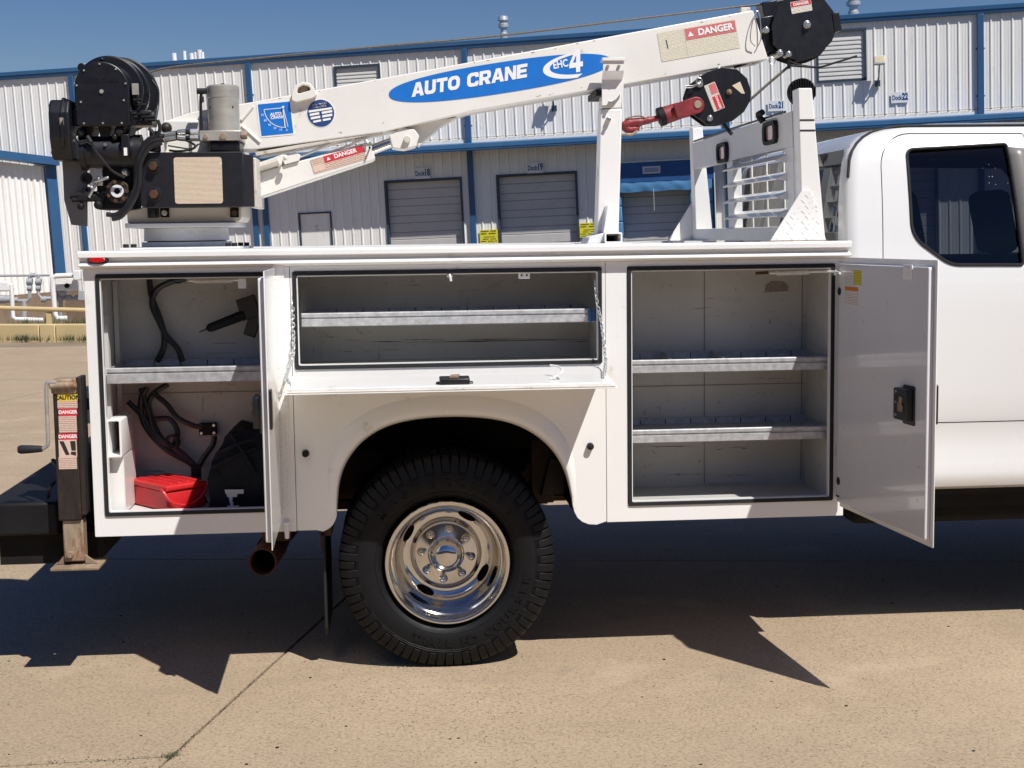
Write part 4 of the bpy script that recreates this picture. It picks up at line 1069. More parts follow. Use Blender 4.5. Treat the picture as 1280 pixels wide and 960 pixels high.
a_, b_ = at(262, 410, .32), at(306, 393, .32); x, y, z = frame_of(b_ - a_)
m = MB(); m.cyl(a_, b_, .018, .021, 16); m.cyl(a_ - z * .012, a_, .010, .018, 12); m.build('handle', M['blackmat'], rc, bevel=.002)
m = MB(); m.cyl(a_ - z * .045, a_ - z * .01, .0025, .004, 8); m.build('wire', M['hose'], rc)
p_ = at(309, 390, .33); MM = Matrix.Translation(p_) @ Matrix.Rotation(R(-16), 4, 'Y'); m = MB(); m.box(-.028, .05, -.02, .02, -.03, .06, MM); m.build('bracket', M['black'], rc, bevel=.004)
MM = Matrix.Translation(at(316, 402, .33)) @ Matrix.Rotation(R(20), 4, 'Y'); m = MB(); m.box(-.02, .03, -.018, .018, -.06, .03, MM); m.build('pistol_grip', M['black'], rc, bevel=.004)
# fuel filler / conduit box at lower left of the compartment
fb0 = at(134, 571, .02); m = MB()
x0, x1 = at(134, 550, .02).x, at(148, 550, .02).x; z0, z1 = at(140, 572, .02).z, at(140, 525, .02).z
m.prism([(x0, z0), (x1, z0), (x1, z1), (x0, z1)], .02, .30, 'Y'); MMs = None
fbx = plate([rrect(x0, x1 + .012, z0, z1, .006, 3), rrect(x0 + .006, x1 + .004, z0 + .008, z1 - .006, .005, 3)], .24, .001); m.bm.free()
fbx.transform(wm(truck).inverted() @ PF(.14)); fbo = link('vent_duct', fbx, P_, truck)
m = MB(); m.box(x0 + .006, x1 + .004, .2, .21, z0 + .008, z1 - .006); m.build('duct_inside', M['dark'], fbo)
m = MB(); m.prism([(.03, z0), (.28, z0), (.30, z0 - .02), (.30, .605), (.06, .605), (.06, z0 - .01)], -1.14, -1.075, 'X'); m.build('duct_leg', P_, fbo, bevel=.006)
# red crate
x0, x1 = at(160, 620, .22).x, at(250, 620, .1).x
crate = thing('red_tool_case', 'red plastic tool case with a handle on the compartment floor', 'tool case', loc=(-1.0, .2, .6))
MM = Matrix.Translation((at(213, 643, .065).x - .026, .065 + .150, .604)) @ Matrix.Rotation(R(-50), 4, 'Z')
zt = .102
m = MB(); m.prism(rrect(-.145, .125, 0, zt - .024, .01, 3), -.085, .09, 'Y', MM); m.build('case', M['redp'], crate, bevel=.006)
m = MB(); m.prism(rrect(-.152, .132, zt - .024, zt, .008, 3), -.09, .095, 'Y', MM); ld_ = m.build('lid', M['redp'], crate, bevel=.006)
for k in range(4):
    m = MB(); m.box(-.13 + k * .006, .11, -.06 + k * .038, -.045 + k * .038, zt - .001, zt + .004, MM); m.build('lid_rib', M['redp'], ld_, bevel=.002)
m = MB(); m.tube([MM @ Vector(p) for p in ((.10, -.093, .085), (.120, -.094, .075), (.140, -.07, .035), (.144, -.0, .018), (.140, .065, .045), (.13, .097, .085))], .0065, 8); m.build('handle', M['redp'], crate)
# black bag
bag = thing('tool_bag', 'black nylon bag with a torn silver patch beside the red case', 'bag', loc=(-.6, .2, .6))
bl_ = [XZ(262, 640, .12), XZ(262, 588, .12), XZ(268, 572, .12), XZ(282, 545, .12), XZ(296, 534, .12), XZ(318, 540, .12), (-.455, .90), (-.455, .606)]
m = MB(); m.prism(bl_, .10, .36, 'Y')
bmesh.ops.subdivide_edges(m.bm, edges=[e for e in m.bm.edges if e.calc_length() > .05], cuts=5, use_grid_fill=True)
bmesh.ops.triangulate(m.bm, faces=m.bm.faces[:])
for v in m.bm.verts:
    v.co += Vector((random.uniform(-.002, .002) + math.sin(v.co.z * 60) * .004, -.018 * max(0, math.sin((v.co.z - .6) * 11)) * (1 if v.co.y < .2 else 0) + math.sin(v.co.x * 50 + v.co.z * 40) * .007 + random.uniform(-.003, .003), 0)) if v.co.z > .62 else Vector((0, 0, 0))
m.build('bag_body', M['nylon'], bag, bevel=.008, ang=60)
for k, (za, zb) in enumerate((((265, 585), (319, 560)), ((273, 566), (319, 548)), ((288, 542), (319, 590)))):
    m = MB(); m.tube([at(*za, .085), at((za[0] + zb[0]) / 2, (za[1] + zb[1]) / 2 - 2, .07), at(*zb, .085)], .007, 6); m.build('strap', M['nylon'], bag)
BM_ = PF(.075)
m = MB()
for (u0, v0, u1, v1) in ((281, 612, 305, 617), (283, 617, 297, 621), (286, 621, 291, 627), (287, 627, 292, 632), (284, 632, 299, 634), (281, 634, 302, 638)):
    a_, b_ = at(u0, v0, .083), at(u1, v1, .083); m.prism([(a_.x, a_.z), (b_.x, a_.z - .001), (b_.x - .002, b_.z), (a_.x + .003, b_.z + .001)], .080, .083, 'Y')
m.build('torn_patch', M['vent'], bag)
m = MB(); a_ = at(244, 615, .36)
for k in range(9): m.box(a_.x - .012, a_.x + .026, .34, .38, .66 + k * .009, .666 + k * .009)
o = m.build('cable_plug', M['rubber'], hr, bevel=.001)
m = MB(); m.tube([at(238, 626, .3), at(246, 618, .28), at(254, 622, .28), at(258, 632, .25)], .010, 8); m.build('hose', M['hose'], hr)

# ---- chassis
m = MB(); m.box(-1.25, 5.2, .80, .86, .56, .76); m.box(-1.25, 5.2, 1.48, 1.54, .56, .76)
for x_ in (-1.1, -.5, .9, 1.8, 2.8): m.box(x_, x_ + .08, .86, 1.48, .6, .7)
m.build('chassis_frame', M['frame'], truck)
m = MB(); m.cyl((.17, .3, .42), (.17, 2.04, .42), .055, seg=16); m.sphere((.17, 1.17, .42), .19, 20, (1, .8, 1)); m.build('rear_axle', M['frame'], truck)
for y_ in (.66, 1.62):
    m = MB()
    for k in range(5): m.box(.17 - .65 + k * .09, .17 + .65 - k * .09, y_, y_ + .07, .505 - k * .012, .515 - k * .012)
    m.box(.1, .24, y_ - .01, y_ + .08, .40, .53); m.build('leaf_spring', M['frame'], truck)
m = MB(); m.box(.56, .66, .58, .80, .50, .78); m.box(.66, .80, .60, .62, .545, .64); m.tube([(.52, .62, .62), (.62, .60, .70), (.8, .60, .73)], .02, 8); m.cyl((.45, .66, .40), (.60, .60, .72), .022, seg=10); m.build('spring_hanger', M['frame'], truck, bevel=.006)
m = MB(); m.prism([(.60, .535), (.80, .545), (.80, .68), (.64, .70)], .56, .60, 'Y'); m.build('rusty_bracket', M['rustdark'], truck, bevel=.004)
m = MB(); m.cyl((1.0, 1.17, .52), (3.2, 1.17, .58), .05, seg=12); m.build('driveshaft', M['frame'], truck)
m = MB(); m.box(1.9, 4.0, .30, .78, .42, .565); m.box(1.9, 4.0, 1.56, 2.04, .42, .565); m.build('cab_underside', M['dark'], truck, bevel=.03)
m = MB(); m.box(1.78, 4.2, .24, .34, .50, .575); m.build('rocker_frame_rail', M['dark'], truck)  # dark frame rail under the cab rocker
# exhaust, mud flap
e0 = at(328, 703, .16)
m = MB(); m.lathe([(.056, .0), (.056, -.35), (.051, -.35), (.051, -.003), (.056, 0)], e0, Vector((-.05, -1, .02)), 32)
m.tube([e0 + Vector((.02, .34, 0)), e0 + Vector((.05, .5, .03)), e0 + Vector((.2, .8, .12)), e0 + Vector((.9, .9, .15))], .054, 16); ex = m.build('exhaust_pipe', M['rust'], truck)
m = MB(); m.cyl(e0 + Vector((.0, .28, 0)), e0 + Vector((.0, .29, 0)), .05, seg=20); m.build('pipe_bore_disc', M['dark'], ex)  # dark disc closing the bore of the exhaust pipe
m = MB(); m.box(-.58, -.46, .32, .36, .42, .53); m.build('exhaust_hanger', M['rust'], truck, bevel=.004)
mf = at(405, 660, .05); mg = at(409, 797, .05)
m = MB(); m.prism([(.045, .50), (.52, .50), (.50, .10), (.46, .075), (.09, .075), (.055, .12)], mf.x - .008, mf.x + .004, 'X'); m.build('mud_flap', M['rubber'], truck, bevel=.003)
m = MB(); m.box(mf.x - .015, mf.x + .03, .06, .52, .49, .528); m.box(mf.x - .02, mf.x - .012, .04, .06, .44, .53); m.build('flap_bracket', M['rust'], truck, bevel=.003)
# rear work bumper and outrigger jack at the left
bp = MB()
z1_, z0_ = .655, .525
bp.box(-1.615, -1.335, .06, 2.3, z0_, z1_)
bo = bp.build('work_bumper', M['blackmat'], truck, bevel=.012, seg=3)
m = MB(); m.box(-1.58, -1.20, .12, 2.1, .40, .52); m.build('bumper_underframe', M['dark'], bo)
m = MB(); m.box(-1.34, -1.19, .25, 2.1, .44, .80); m.build('bumper_mount', M['dark'], bo, bevel=.01)
for k in range(3): pass
jk = thing('outrigger_jack', 'rusty outrigger jack with warning labels and crank handle by the rear bumper', 'jack', loc=(-1.27, .02, .40))
jx0, jx1 = at(70, 590, -.03).x, at(101, 590, -.03).x
jt, jm, jb_ = at(85, 472, -.03).z, at(85, 651, -.03).z, at(90, 703, -.03).z
m = MB(); m.box(jx0, jx1 - .005, -.03, .06, jm, jt - .06); m.build('outer_tube', M['rustdark'], jk, bevel=.006)
m = MB(); m.box(jx1 - .005, jx1 + .012, -.025, .075, jm + .02, jt); m.build('mount_plate', M['rustdark'], jk, bevel=.002)
m = MB(); m.box(jx0 + .012, jx1 - .004, -.018, .05, jb_, jm); m.build('inner_leg', M['rusttan'], jk, bevel=.005)
m = MB(); m.box(jx0 - .004, jx1 - .004, -.036, .064, jt - .062, jt - .005); m.cyl((jx0 - .008, -.036, jt - .03), (jx1 + .0, -.036, jt - .03), .014, seg=12); m.build('gear_head', M['rusttan'], jk, bevel=.006)
fz = at(90, 709, -.03).z
m = MB(); m.box(jx0 - .03, jx1 + .06, -.07, .10, fz - .006, fz + .006); m.prism([(jx0 - .02, fz + .006), (jx0 + .012, fz + .045), (jx0 + .012, fz + .006)], -.01, .0, 'Y'); m.prism([(jx1 + .05, fz + .006), (jx1 - .004, fz + .045), (jx1 - .004, fz + .006)], -.01, .0, 'Y'); m.build('foot_plate', M['foot'], jk, bevel=.003)
m = MB(); m.cyl((jx0 + .038, -.018, jb_ + .03), (jx0 + .038, -.036, jb_ + .03), .014, seg=8); m.build('pivot_bolt', M['rusttan'], jk, bevel=.002)
JY = -.04; m = MB(); m.tube([at(71, 478, JY), at(62, 478, JY), at(58, 483, JY), at(59, 520, JY), at(60, 551, JY), at(58, 558, JY), at(50, 562, JY)], .0075, 10, n=5); ck = m.build('crank', M['motor'], jk)
a_, b_ = at(53, 561, JY), at(24, 562, JY); m = MB(); m.lathe([(0, 0), (.011, .0), (.013, .01), (.016, .05), (.017, .08), (.013, .09), (0, .092)], a_, b_ - a_, 16); m.build('grip', M['rubber'], ck)
JM = PF(-.031)
def jlabel(px0, px1, py0, py1, mat):
    a = at(px0, py0, -.031); b = at(px1, py1, -.031)
    MM = face_frame(((a.x + b.x) / 2, -.0305, (a.z + b.z) / 2), (1, 0, 0), (0, -1, 0))
    return sticker('label', jk, MM, b.x - a.x, a.z - b.z, M[mat], r=.0008, t=.0006), MM, b.x - a.x, a.z - b.z
M['dyel'] = basic('decal_yellow', (.72, .50, .03), .5, var=.12, vs=30)
o, MM, w__, h__ = jlabel(71.5, 97, 493, 501, 'dyel'); text('lettering', 'CAUTION', 0, 0, .022, M['ink'], o, MM, bold=.0008, z=.001, sx=.95)
jlabel(71.5, 97, 501.5, 510, 'ptan')
o, MM, w__, h__ = jlabel(73, 96.5, 511, 519.5, 'dred'); text('lettering', 'DANGER', 0, 0, .018, M['dlab'], o, MM, bold=.0006, z=.001, sx=.95)
jlabel(73, 96.5, 520, 540.5, 'ptan')
o, MM, w__, h__ = jlabel(73, 96.5, 542, 549.5, 'dred'); text('lettering', 'DANGER', 0, 0, .018, M['dlab'], o, MM, bold=.0006, z=.001, sx=.95)
M['dpink'] = basic('decal_tan', (.68, .50, .40), .5, var=.12, vs=30)
o, MM, w__, h__ = jlabel(73, 96.5, 550, 571, 'dpink')
patch('pictogram', o, MM, [[(-.030, .028), (-.014, .028), (.006, -.024), (-.008, -.024)]], M['ink'])
patch('pictogram', o, MM, [[(.010, .028), (.030, .028), (.030, -.008), (.014, -.008)]], M['ink'])
patch('pictogram', o, MM, [[(.012, -.013), (.030, -.013), (.030, -.028), (.010, -.022)]], M['ink'])
jlabel(73, 96.5, 571.5, 586, 'ptan')
# dirty grey hydraulic box seen between jack and body, hoses
p_ = at(106, 515, .3); m = MB(); m.box(-1.33, -1.20, .30, .45, at(104, 530, .3).z, at(104, 487, .3).z); hb = m.build('hydraulic_box', M['pipe'], truck, bevel=.012)
m = MB(); m.box(-1.335, -1.2, .295, .455, at(104, 512, .3).z, at(104, 498, .3).z); m.build('strap_band', M['blackmat'], hb)
m = MB(); m.tube([at(71, 600, .08), at(66, 605, .04), at(62, 612, .04), at(60, 622, .1)], .006, 6); m.tube([at(66, 575, .1), at(72, 585, .06), at(70, 600, .05)], .008, 8); m.build('bumper_hose', M['hose'], truck)

# ---- wheel
WX, WZ = .172, .386
def make_wheel(yf, sgn, detail=True, x=WX):
    """yf: outer sidewall plane, sgn -1 when the outside faces the camera"""
    wr = bpy.data.objects.new('wheel', None); col.objects.link(wr); wr.parent = truck
    L = Matrix.Translation((x, yf, WZ)) @ (Matrix.Identity(4) if sgn < 0 else Matrix.Rotation(math.pi, 4, 'Z'))
    wr.matrix_basis = wm(truck).inverted() @ L; OFF[wr] = L
    ax = Vector((0, -1, 0))
    T = .235
    prof_ = [(.256, -.012), (.262, .002), (.285, .012), (.315, .018), (.345, .018), (.375, .008), (.395, -.004), (.408, -.018), (.414, -.04), (.414, -T + .04), (.408, -T + .02), (.39, -T + .0), (.34, -T - .018), (.28, -T - .012), (.256, -T + .01), (.245, -T + .03), (.245, -.03)]
    m = MB(); m.lathe(prof_, (0, 0, 0), ax, 96, closed=True); m.xf(Matrix.Identity(4))
    if detail:
        # ribs on the sidewall
        for rr in (.348, .272):
            pass
    ty = m.build('tyre', M['tyre'], wr, own=True, ang=50)
    # tread and shoulder lugs
    m = MB(); n_ = 72
    for k in range(n_):
        a = 2 * math.pi * k / n_; ca, sa = math.cos(a), math.sin(a)
        Rm = Matrix(((ca, 0, -sa, 0), (0, 1, 0, 0), (sa, 0, ca, 0), (0, 0, 0, 1)))
        hw = .0152 if k % 2 else .0144
        ln = .058 if k % 2 else .044
        # shoulder block: wraps from tread to sidewall (radial along +x of rotated frame)
        for s_ in ((1, -1) if detail else (1,)):
            o0 = 0 if s_ > 0 else -T
            pf = [(.408 - ln, -.012), (.400, -.017), (.412, .000), (.425, .014), (.4265, .055), (.412, .055), (.40, .02)]
            if s_ < 0: pf = [(r, T - y) for r, y in pf]
            if s_ > 0: pf = [(.408 - ln, -.0178), (.385, -.0135), (.406, -.0025), (.420, .010), (.4262, .022), (.4262, .062), (.408, .062), (.385, -.0), (.408 - ln, -.006)]
            A = [m.bm.verts.new(Rm @ Vector((r, y, -hw))) for r, y in pf]; B = [m.bm.verts.new(Rm @ Vector((r, y, hw))) for r, y in pf]
            m.bm.faces.new(A); m.bm.faces.new(B[::-1])
            for i in range(len(pf)): m.bm.faces.new((A[i], B[i], B[(i + 1) % len(pf)], A[(i + 1) % len(pf)]))
        for row, (y0, y1) in enumerate(((.072, .115), (.125, .165))):
            m.box(.40, .4262, y0, y1, -hw * .9 + (.01 if row else 0), hw * .9 + (.01 if row else 0), Rm)
    lug = m.build('tread_block', M['tyre'], wr, own=True, bevel=.0022 if detail else 0)
    if detail:
        for s_, a0, a1 in (('MASTERCRAFT', 142, 38), ('COURSER', 300, 347), ('TRAIL HD', 246, 288)):
            n_ = len(s_)
            for i, ch in enumerate(s_):
                if ch == ' ': continue
                a = R(a0 + (a1 - a0) * (i / (n_ - 1))); rr = .318 if a0 < 200 else .322
                me = text_me(ch, .042, extrude=.0036, bold=.0014, sx=1.25)
                up = Vector((math.cos(a), 0, math.sin(a))); 
                if a0 > 200: up = -up
                xd = Vector((0, -1, 0)).cross(up) * 1.0
                xd = Vector((up.z, 0, -up.x))
                MMl = face_frame((rr * math.cos(a), -.0178, rr * math.sin(a)), xd, (0, -1, 0))
                me.transform(MMl @ Matrix.Translation((0, 0, .001))); link('lettering', me, M['tyre'], wr)
        for rr in (.283, .350, .357):
            m = MB(); pts = [Vector((rr * math.cos(a), -.0165 if rr > .3 else -.0118, rr * math.sin(a))) for a in [2 * math.pi * q / 96 for q in range(96)]]
            m.tube(pts, .0016, 5, smooth=False, closed=True); m.build('sidewall_rib', M['tyre'], wr, own=True)
        # dished alloy rim
        rp = [(.2475, .002), (.2475, .012), (.244, .016), (.238, .0165), (.231, .014), (.227, .004), (.223, -.014), (.219, -.026), (.213, -.031), (.209, -.045), (.206, -.080), (.203, -.112), (.197, -.138), (.187, -.158), (.172, -.172), (.157, -.177), (.145, -.175), (.136, -.167), (.131, -.157), (.127, -.153), (.124, -.152), (.060, -.152), (.058, -.151), (.058, -.19), (.20, -.20), (.235, -.12), (.24, -.02)]
        m = MB(); m.lathe(rp, (0, 0, 0), ax, 128, closed=True)
        rim = m.build('rim', M['chrome'], wr, own=True, ang=28)
        cut = MB()
        for q in range(8):
            a = R(60 + 45 * q)
            if q % 2: continue
            Rm = Matrix.Rotation(-a, 4, 'Y')
            Rm = Matrix(((math.cos(a), 0, -math.sin(a), 0), (0, 1, 0, 0), (math.sin(a), 0, math.cos(a), 0), (0, 0, 0, 1)))
            cut.prism(rounded([(.160, -.038), (.187, -.030), (.187, .030), (.160, .038)], .012, 5), .06, .2, 'Y', Rm) if False else None
            pp = [(.172 + .0145 * math.cos(t_), .039 * math.sin(t_)) for t_ in [2 * math.pi * z_ / 28 for z_ in range(28)]]
            cut.prism(pp, .13, .25, 'Y', Rm)
        cut.xf(L); bpy.context.view_layer.update(); boolean(rim, cut)
        rim.data.set_sharp_from_angle(angle=R(28))
        m = MB(); m.cyl((0, .212, 0), (0, .216, 0), .235, seg=48); m.cyl((0, .05, 0), (0, .21, 0), .243, seg=48, caps=False); m.build('brake_drum', M['dark'], wr, own=True)
        for q in range(8):
            a = R(83 + 45 * q); cx, cz = .1015 * math.cos(a), .1015 * math.sin(a)
            m = MB(); m.lathe([(.0165, .086), (.0165, .090), (.0145, .092)], (0, 0, 0), (0, 1, 0), 6)
            m.bm.free(); m = MB()
            m.lathe([(0, .036), (.0075, .035), (.0115, .030), (.0125, .024), (.0125, .008), (.0165, .004), (.0175, 0)], (cx, .153, cz), ax, 18); m.build('lug_nut', M['chrome'], wr, own=True, ang=45)
        m = MB(); m.lathe([(0, .062), (.018, .0615), (.034, .0585), (.048, .052), (.058, .042), (.0635, .030), (.0655, .016), (.0655, .009), (.070, .008), (.074, .004), (.074, 0)], (0, .153, 0), ax, 64); m.build('hub_cap', M['chrome'], wr, own=True, ang=75)
    else:
        m = MB(); m.lathe([(.247, 0), (.247, .012), (.235, .012), (.225, -.02), (.21, -.05), (.19, -.10), (.12, -.11), (0, -.10)], (0, 0, 0), ax, 40); m.build('rim', M['steel'], wr, own=True)
    return wr
make_wheel(-.012, -1)
make_wheel(.29, -1, False)
make_wheel(2.352, 1, False); make_wheel(2.05, 1, False)
M['rope'] = basic('greasy_wire_rope', (.13, .115, .095), .6, metal=.3, var=.3, vs=60)
# ------------------------------------------------------------------ cab
lev = [(.572, .235, 1.835, .06), (.585, .200, 1.83, .055), (.60, .170, 1.825, .055), (.625, .158, 1.822, .055), (.66, .153, 1.82, .055), (.70, .158, 1.82, .055), (.76, .163, 1.82, .055), (.80, .163, 1.82, .055), (.862, .158, 1.82, .055), (.90, .150, 1.82, .055), (1.0, .144, 1.82, .055), (1.2, .137, 1.82, .055), (1.35, .138, 1.82, .055), (1.50, .150, 1.82, .055),
       (1.56, .160, 1.82, .055), (1.66, .172, 1.82, .055), (1.78, .190, 1.822, .055), (1.88, .210, 1.828, .055), (1.95, .226, 1.838, .055), (1.99, .240, 1.853, .06), (2.02, .255, 1.875, .065), (2.045, .270, 1.903, .07), (2.065, .288, 1.94, .08), (2.08, .305, 1.99, .09), (2.09, .325, 2.05, .10), (2.10, .37, 2.12, .12), (2.112, .45, 2.2, .16), (2.125, .6, 2.35, .2), (2.132, .8, 2.6, .2), (2.135, 1.0, 2.9, .1)]
def cab_ring(m, z, ys, xr, r, yc=1.17):
    if z < 1.38: xf_ = 4.05
    else: xf_ = 4.05 - (z - 1.38) * 1.15
    xf_ = max(xf_, xr + .4)
    pts = []
    n_ = 9
    for k in range(n_): # near front corner -> rear
        pts.append((xf_ - (xf_ - xr - r) * k / (n_ - 1), ys))
    for k in range(1, 9):
        a = math.pi / 2 * k / 8; pts.append((xr + r - r * math.sin(a), ys + r - r * math.cos(a)))
    half = pts[:]
    n2 = 5
    rear = [(xr, ys + r + (yc - ys - r) * k / n2) for k in range(1, n2)]
    loop = half + rear + [(xr, yc)] + [(x, 2 * yc - y) for x, y in rear[::-1]] + [(x, 2 * yc - y) for x, y in half[::-1]]
    return [m.bm.verts.new((x, y, z)) for x, y in loop]
m = MB(); rings = [cab_ring(m, *l) for l in lev]
for a, b in zip(rings, rings[1:]):
    for k in range(len(a)): m.bm.faces.new((a[k], a[(k + 1) % len(a)], b[(k + 1) % len(a)], b[k]))
m.bm.faces.new(rings[-1]); m.bm.faces.new(rings[0][::-1])
cab = m.build('cab_body', M['cab'], truck, ang=45)
sd = cab.modifiers.new('s', 'SOLIDIFY'); sd.thickness = .03; sd.offset = -1; cab.data.materials.append(M['seat']); sd.material_offset = 1
bpy.context.view_layer.update(); bake(cab)
# window openings
WINP = rounded([XZ(1137, 186, .2), XZ(1262, 179, .215), XZ(1277, 331, .17), XZ(1186, 331, .17), XZ(1140, 296, .17)], [.03, .012, .012, .13, .12], 8)
FW = rounded([(2.62, 2.0), (3.28, 1.99), (3.78, 1.53), (2.66, 1.53)], .03, 5)
c_ = MB(); c_.prism(WINP, -.5, 3, 'Y'); boolean(cab, c_)
c_ = MB(); c_.prism(FW, -.5, 3, 'Y'); boolean(cab, c_)
c_ = MB(); c_.prism(rounded([(.265, 1.46), (2.075, 1.46), (2.04, 2.0), (.30, 2.0)], .05, 5), 1.6, 2.05, 'X'); boolean(cab, c_)
c_ = MB(); c_.prism([(.35, 1.45), (1.99, 1.45), (1.85, 2.0), (.49, 2.0)], 3.0, 4.4, 'X'); boolean(cab, c_)
# rear door
dr_out = rounded([(1.955, .868), (2.618, .868), (2.600, 2.058), (1.978, 2.062)], [.03, .01, .01, .14], 8)
def inset(poly, d):
    c = Vector((sum(p[0] for p in poly) / len(poly), sum(p[1] for p in poly) / len(poly))); out = []
    N = len(poly)
    for i in range(N):
        a, b = Vector(poly[i - 1]), Vector(poly[(i + 1) % N]); t_ = (b - a).normalized(); n = Vector((-t_.y, t_.x)); p = Vector(poly[i])
        if n.dot(c - p) < 0: n = -n
        out.append(tuple(p + n * d))
    return out
dme = cab.data.copy(); drd = bpy.data.objects.new('rear_door', dme); col.objects.link(drd); drd.parent = truck; OFF[drd] = wm(truck).copy()
bpy.context.view_layer.update()
c_ = MB(); c_.prism(inset(dr_out, .0045), -.5, .62, 'Y'); boolean(drd, c_, 'INTERSECT')
c_ = MB(); c_.prism(dr_out, -.5, .62, 'Y'); boolean(cab, c_)
fd_out = rounded([(2.624, .868), (3.72, .868), (3.78, 1.5), (3.36, 2.055), (2.608, 2.058)], .02, 4)
dme = cab.data.copy(); fdd = bpy.data.objects.new('front_door', dme); col.objects.link(fdd); fdd.parent = truck; OFF[fdd] = wm(truck).copy()
bpy.context.view_layer.update()
c_ = MB(); c_.prism(inset(fd_out, .0045), -.5, .62, 'Y'); boolean(fdd, c_, 'INTERSECT')
c_ = MB(); c_.prism(fd_out, -.5, .62, 'Y'); boolean(cab, c_)
# window gasket and panes: follow the door skin
def skin_y(x, z):
    zs = [l[0] for l in lev]
    for a, b in zip(lev, lev[1:]):
        if a[0] <= z <= b[0]: return a[1] + (b[1] - a[1]) * (z - a[0]) / (b[0] - a[0])
    return .2
def gasket(poly, name, par, mat, r=.0065, off=-.001):
    P = poly; pts = []
    for i in range(len(P)):
        a, b = Vector(P[i]), Vector(P[(i + 1) % len(P)]); n_ = max(1, int((b - a).length / .04))
        for k in range(n_): q = a.lerp(b, k / n_); pts.append(Vector((q.x, skin_y(q.x, q.y) + off, q.y)))
    m = MB(); m.tube(pts, r, 6, smooth=False, closed=True); return m.build(name, mat, par)
def pane(poly, name, par, off=.012):
    m = MB(); zs = sorted({round(min(p[1] for p in poly) + (max(p[1] for p in poly) - min(p[1] for p in poly)) * k / 10, 4) for k in range(11)})
    bmf = m.bm.faces.new([m.bm.verts.new((p[0], 0, p[1])) for p in poly])
    for z in zs[1:-1]: bmesh.ops.bisect_plane(m.bm, geom=m.bm.verts[:] + m.bm.edges[:] + m.bm.faces[:], plane_co=(0, 0, z), plane_no=(0, 0, 1))
    for v in m.bm.verts: v.co.y = skin_y(v.co.x, v.co.z) + off
    return m.build(name, M['glass'], par)
gasket(WINP, 'window_seal', drd, M['rubber']); pane(inset(WINP, -.006), 'window_pane', drd)
gasket(FW, 'window_seal', fdd, M['rubber']); pane(FW, 'window_pane', fdd)
m = MB(); bx = at(1270, 250, .19).x
pl = rounded([(at(1263, 185, .21).x, 2.0), (2.615, 1.99), (2.655, 1.535), (at(1278.5, 325, .17).x, 1.535)], .004, 2)
f_ = m.bm.faces.new([m.bm.verts.new((p[0], 0, p[1])) for p in pl])
for z in (1.6, 1.7, 1.8, 1.9, 1.96): bmesh.ops.bisect_plane(m.bm, geom=m.bm.verts[:] + m.bm.edges[:] + m.bm.faces[:], plane_co=(0, 0, z), plane_no=(0, 0, 1))
for v in m.bm.verts: v.co.y = skin_y(v.co.x, v.co.z) - .004
M['pillar'] = basic('pillar_trim', (.22, .21, .20), .35, var=.1, vs=6)
pt = m.build('pillar_trim', M['pillar'], drd)
so = pt.modifiers.new('s', 'SOLIDIFY'); so.thickness = .004
# rear glass and drip moulding, windscreen
m = MB(); m.quad((1.828, .255, 1.45), (1.828, 2.085, 1.45), (1.868, 2.05, 2.01), (1.868, .29, 2.01)); m.build('rear_window', M['glass'], truck)
m = MB(); m.quad((3.99, .30, 1.42), (3.99, 2.04, 1.42), (3.36, 1.86, 2.0), (3.36, .48, 2.0)); m.build('windscreen', M['glass'], truck)
dm = []
for l in lev:
    if 1.87 <= l[0] <= 2.081: dm.append(Vector((l[2] + l[3] * .293 - .004, l[1] + l[3] * .293 - .004, l[0])))
dm += [Vector((2.09, .322, 2.092)), Vector((2.2, .322, 2.093)), Vector((2.7, .322, 2.093)), Vector((3.2, .322, 2.093))]
m = MB(); m.tube(dm, .0062, 8, smooth=False); m.build('drip_moulding', M['rubber'], truck)
m = MB(); m.box(2.0, 4.0, .2, 2.14, .56, .60); m.build('cab_floor', M['dark'], truck)
# hood and nose (out of the picture)
m = MB(); m.box(4.05, 5.35, .26, 2.08, .66, 1.30); m.build('hood', M['cab'], truck, bevel=.12, seg=5)
m = MB(); m.box(5.32, 5.48, .2, 2.14, .5, .8); m.build('front_bumper', M['chrome'], truck, bevel=.04)
make_wheel(.16, -1, False, 4.35); make_wheel(2.18, 1, False, 4.35)
# seats
SX = 2.82
def seat(x, y, w_, rear=False):
    m = MB(); m.box(x - .02, x + .5, y - w_ / 2, y + w_ / 2, .9, 1.06); st = m.build('seat', M['seat'], truck, bevel=.05, seg=3)
    MMs = Matrix.Translation((x, y, 1.01)) @ Matrix.Rotation(R(-12), 4, 'Y')
    m = MB(); m.box(-.12, .02, -w_ / 2, w_ / 2, 0, .50, MMs); m.build('backrest', M['seat'], st, bevel=.05, seg=3)
    m = MB(); m.box(-.10, .0, -.14, .14, .57, .85, MMs); m.build('headrest', M['seat'], st, bevel=.04, seg=3)
    for s_ in (-.06, .06):
        m = MB(); m.cyl(MMs @ Vector((-.05, s_, .48)), MMs @ Vector((-.05, s_, .6)), .008, seg=8); m.build('headrest_post', M['steel'], st)
seat(SX, .62, .5); seat(SX, 1.72, .5)
seat(2.38, .55, .42); seat(2.38, 1.17, .42); seat(2.38, 1.8, .42)
# reflector sticker inside etc
m = MB(); m.box(1.80, 1.822, .5, 1.8, 1.0, 1.05); m.build('cab_rear_trim', M['cab'], truck)

# ================================================================== CRANE
crane = thing('truck_crane', 'cream hydraulic truck crane with blue decals and black winch on the truck body', 'crane', loc=(-.85, .40, 1.624))
Cm = M['cream']
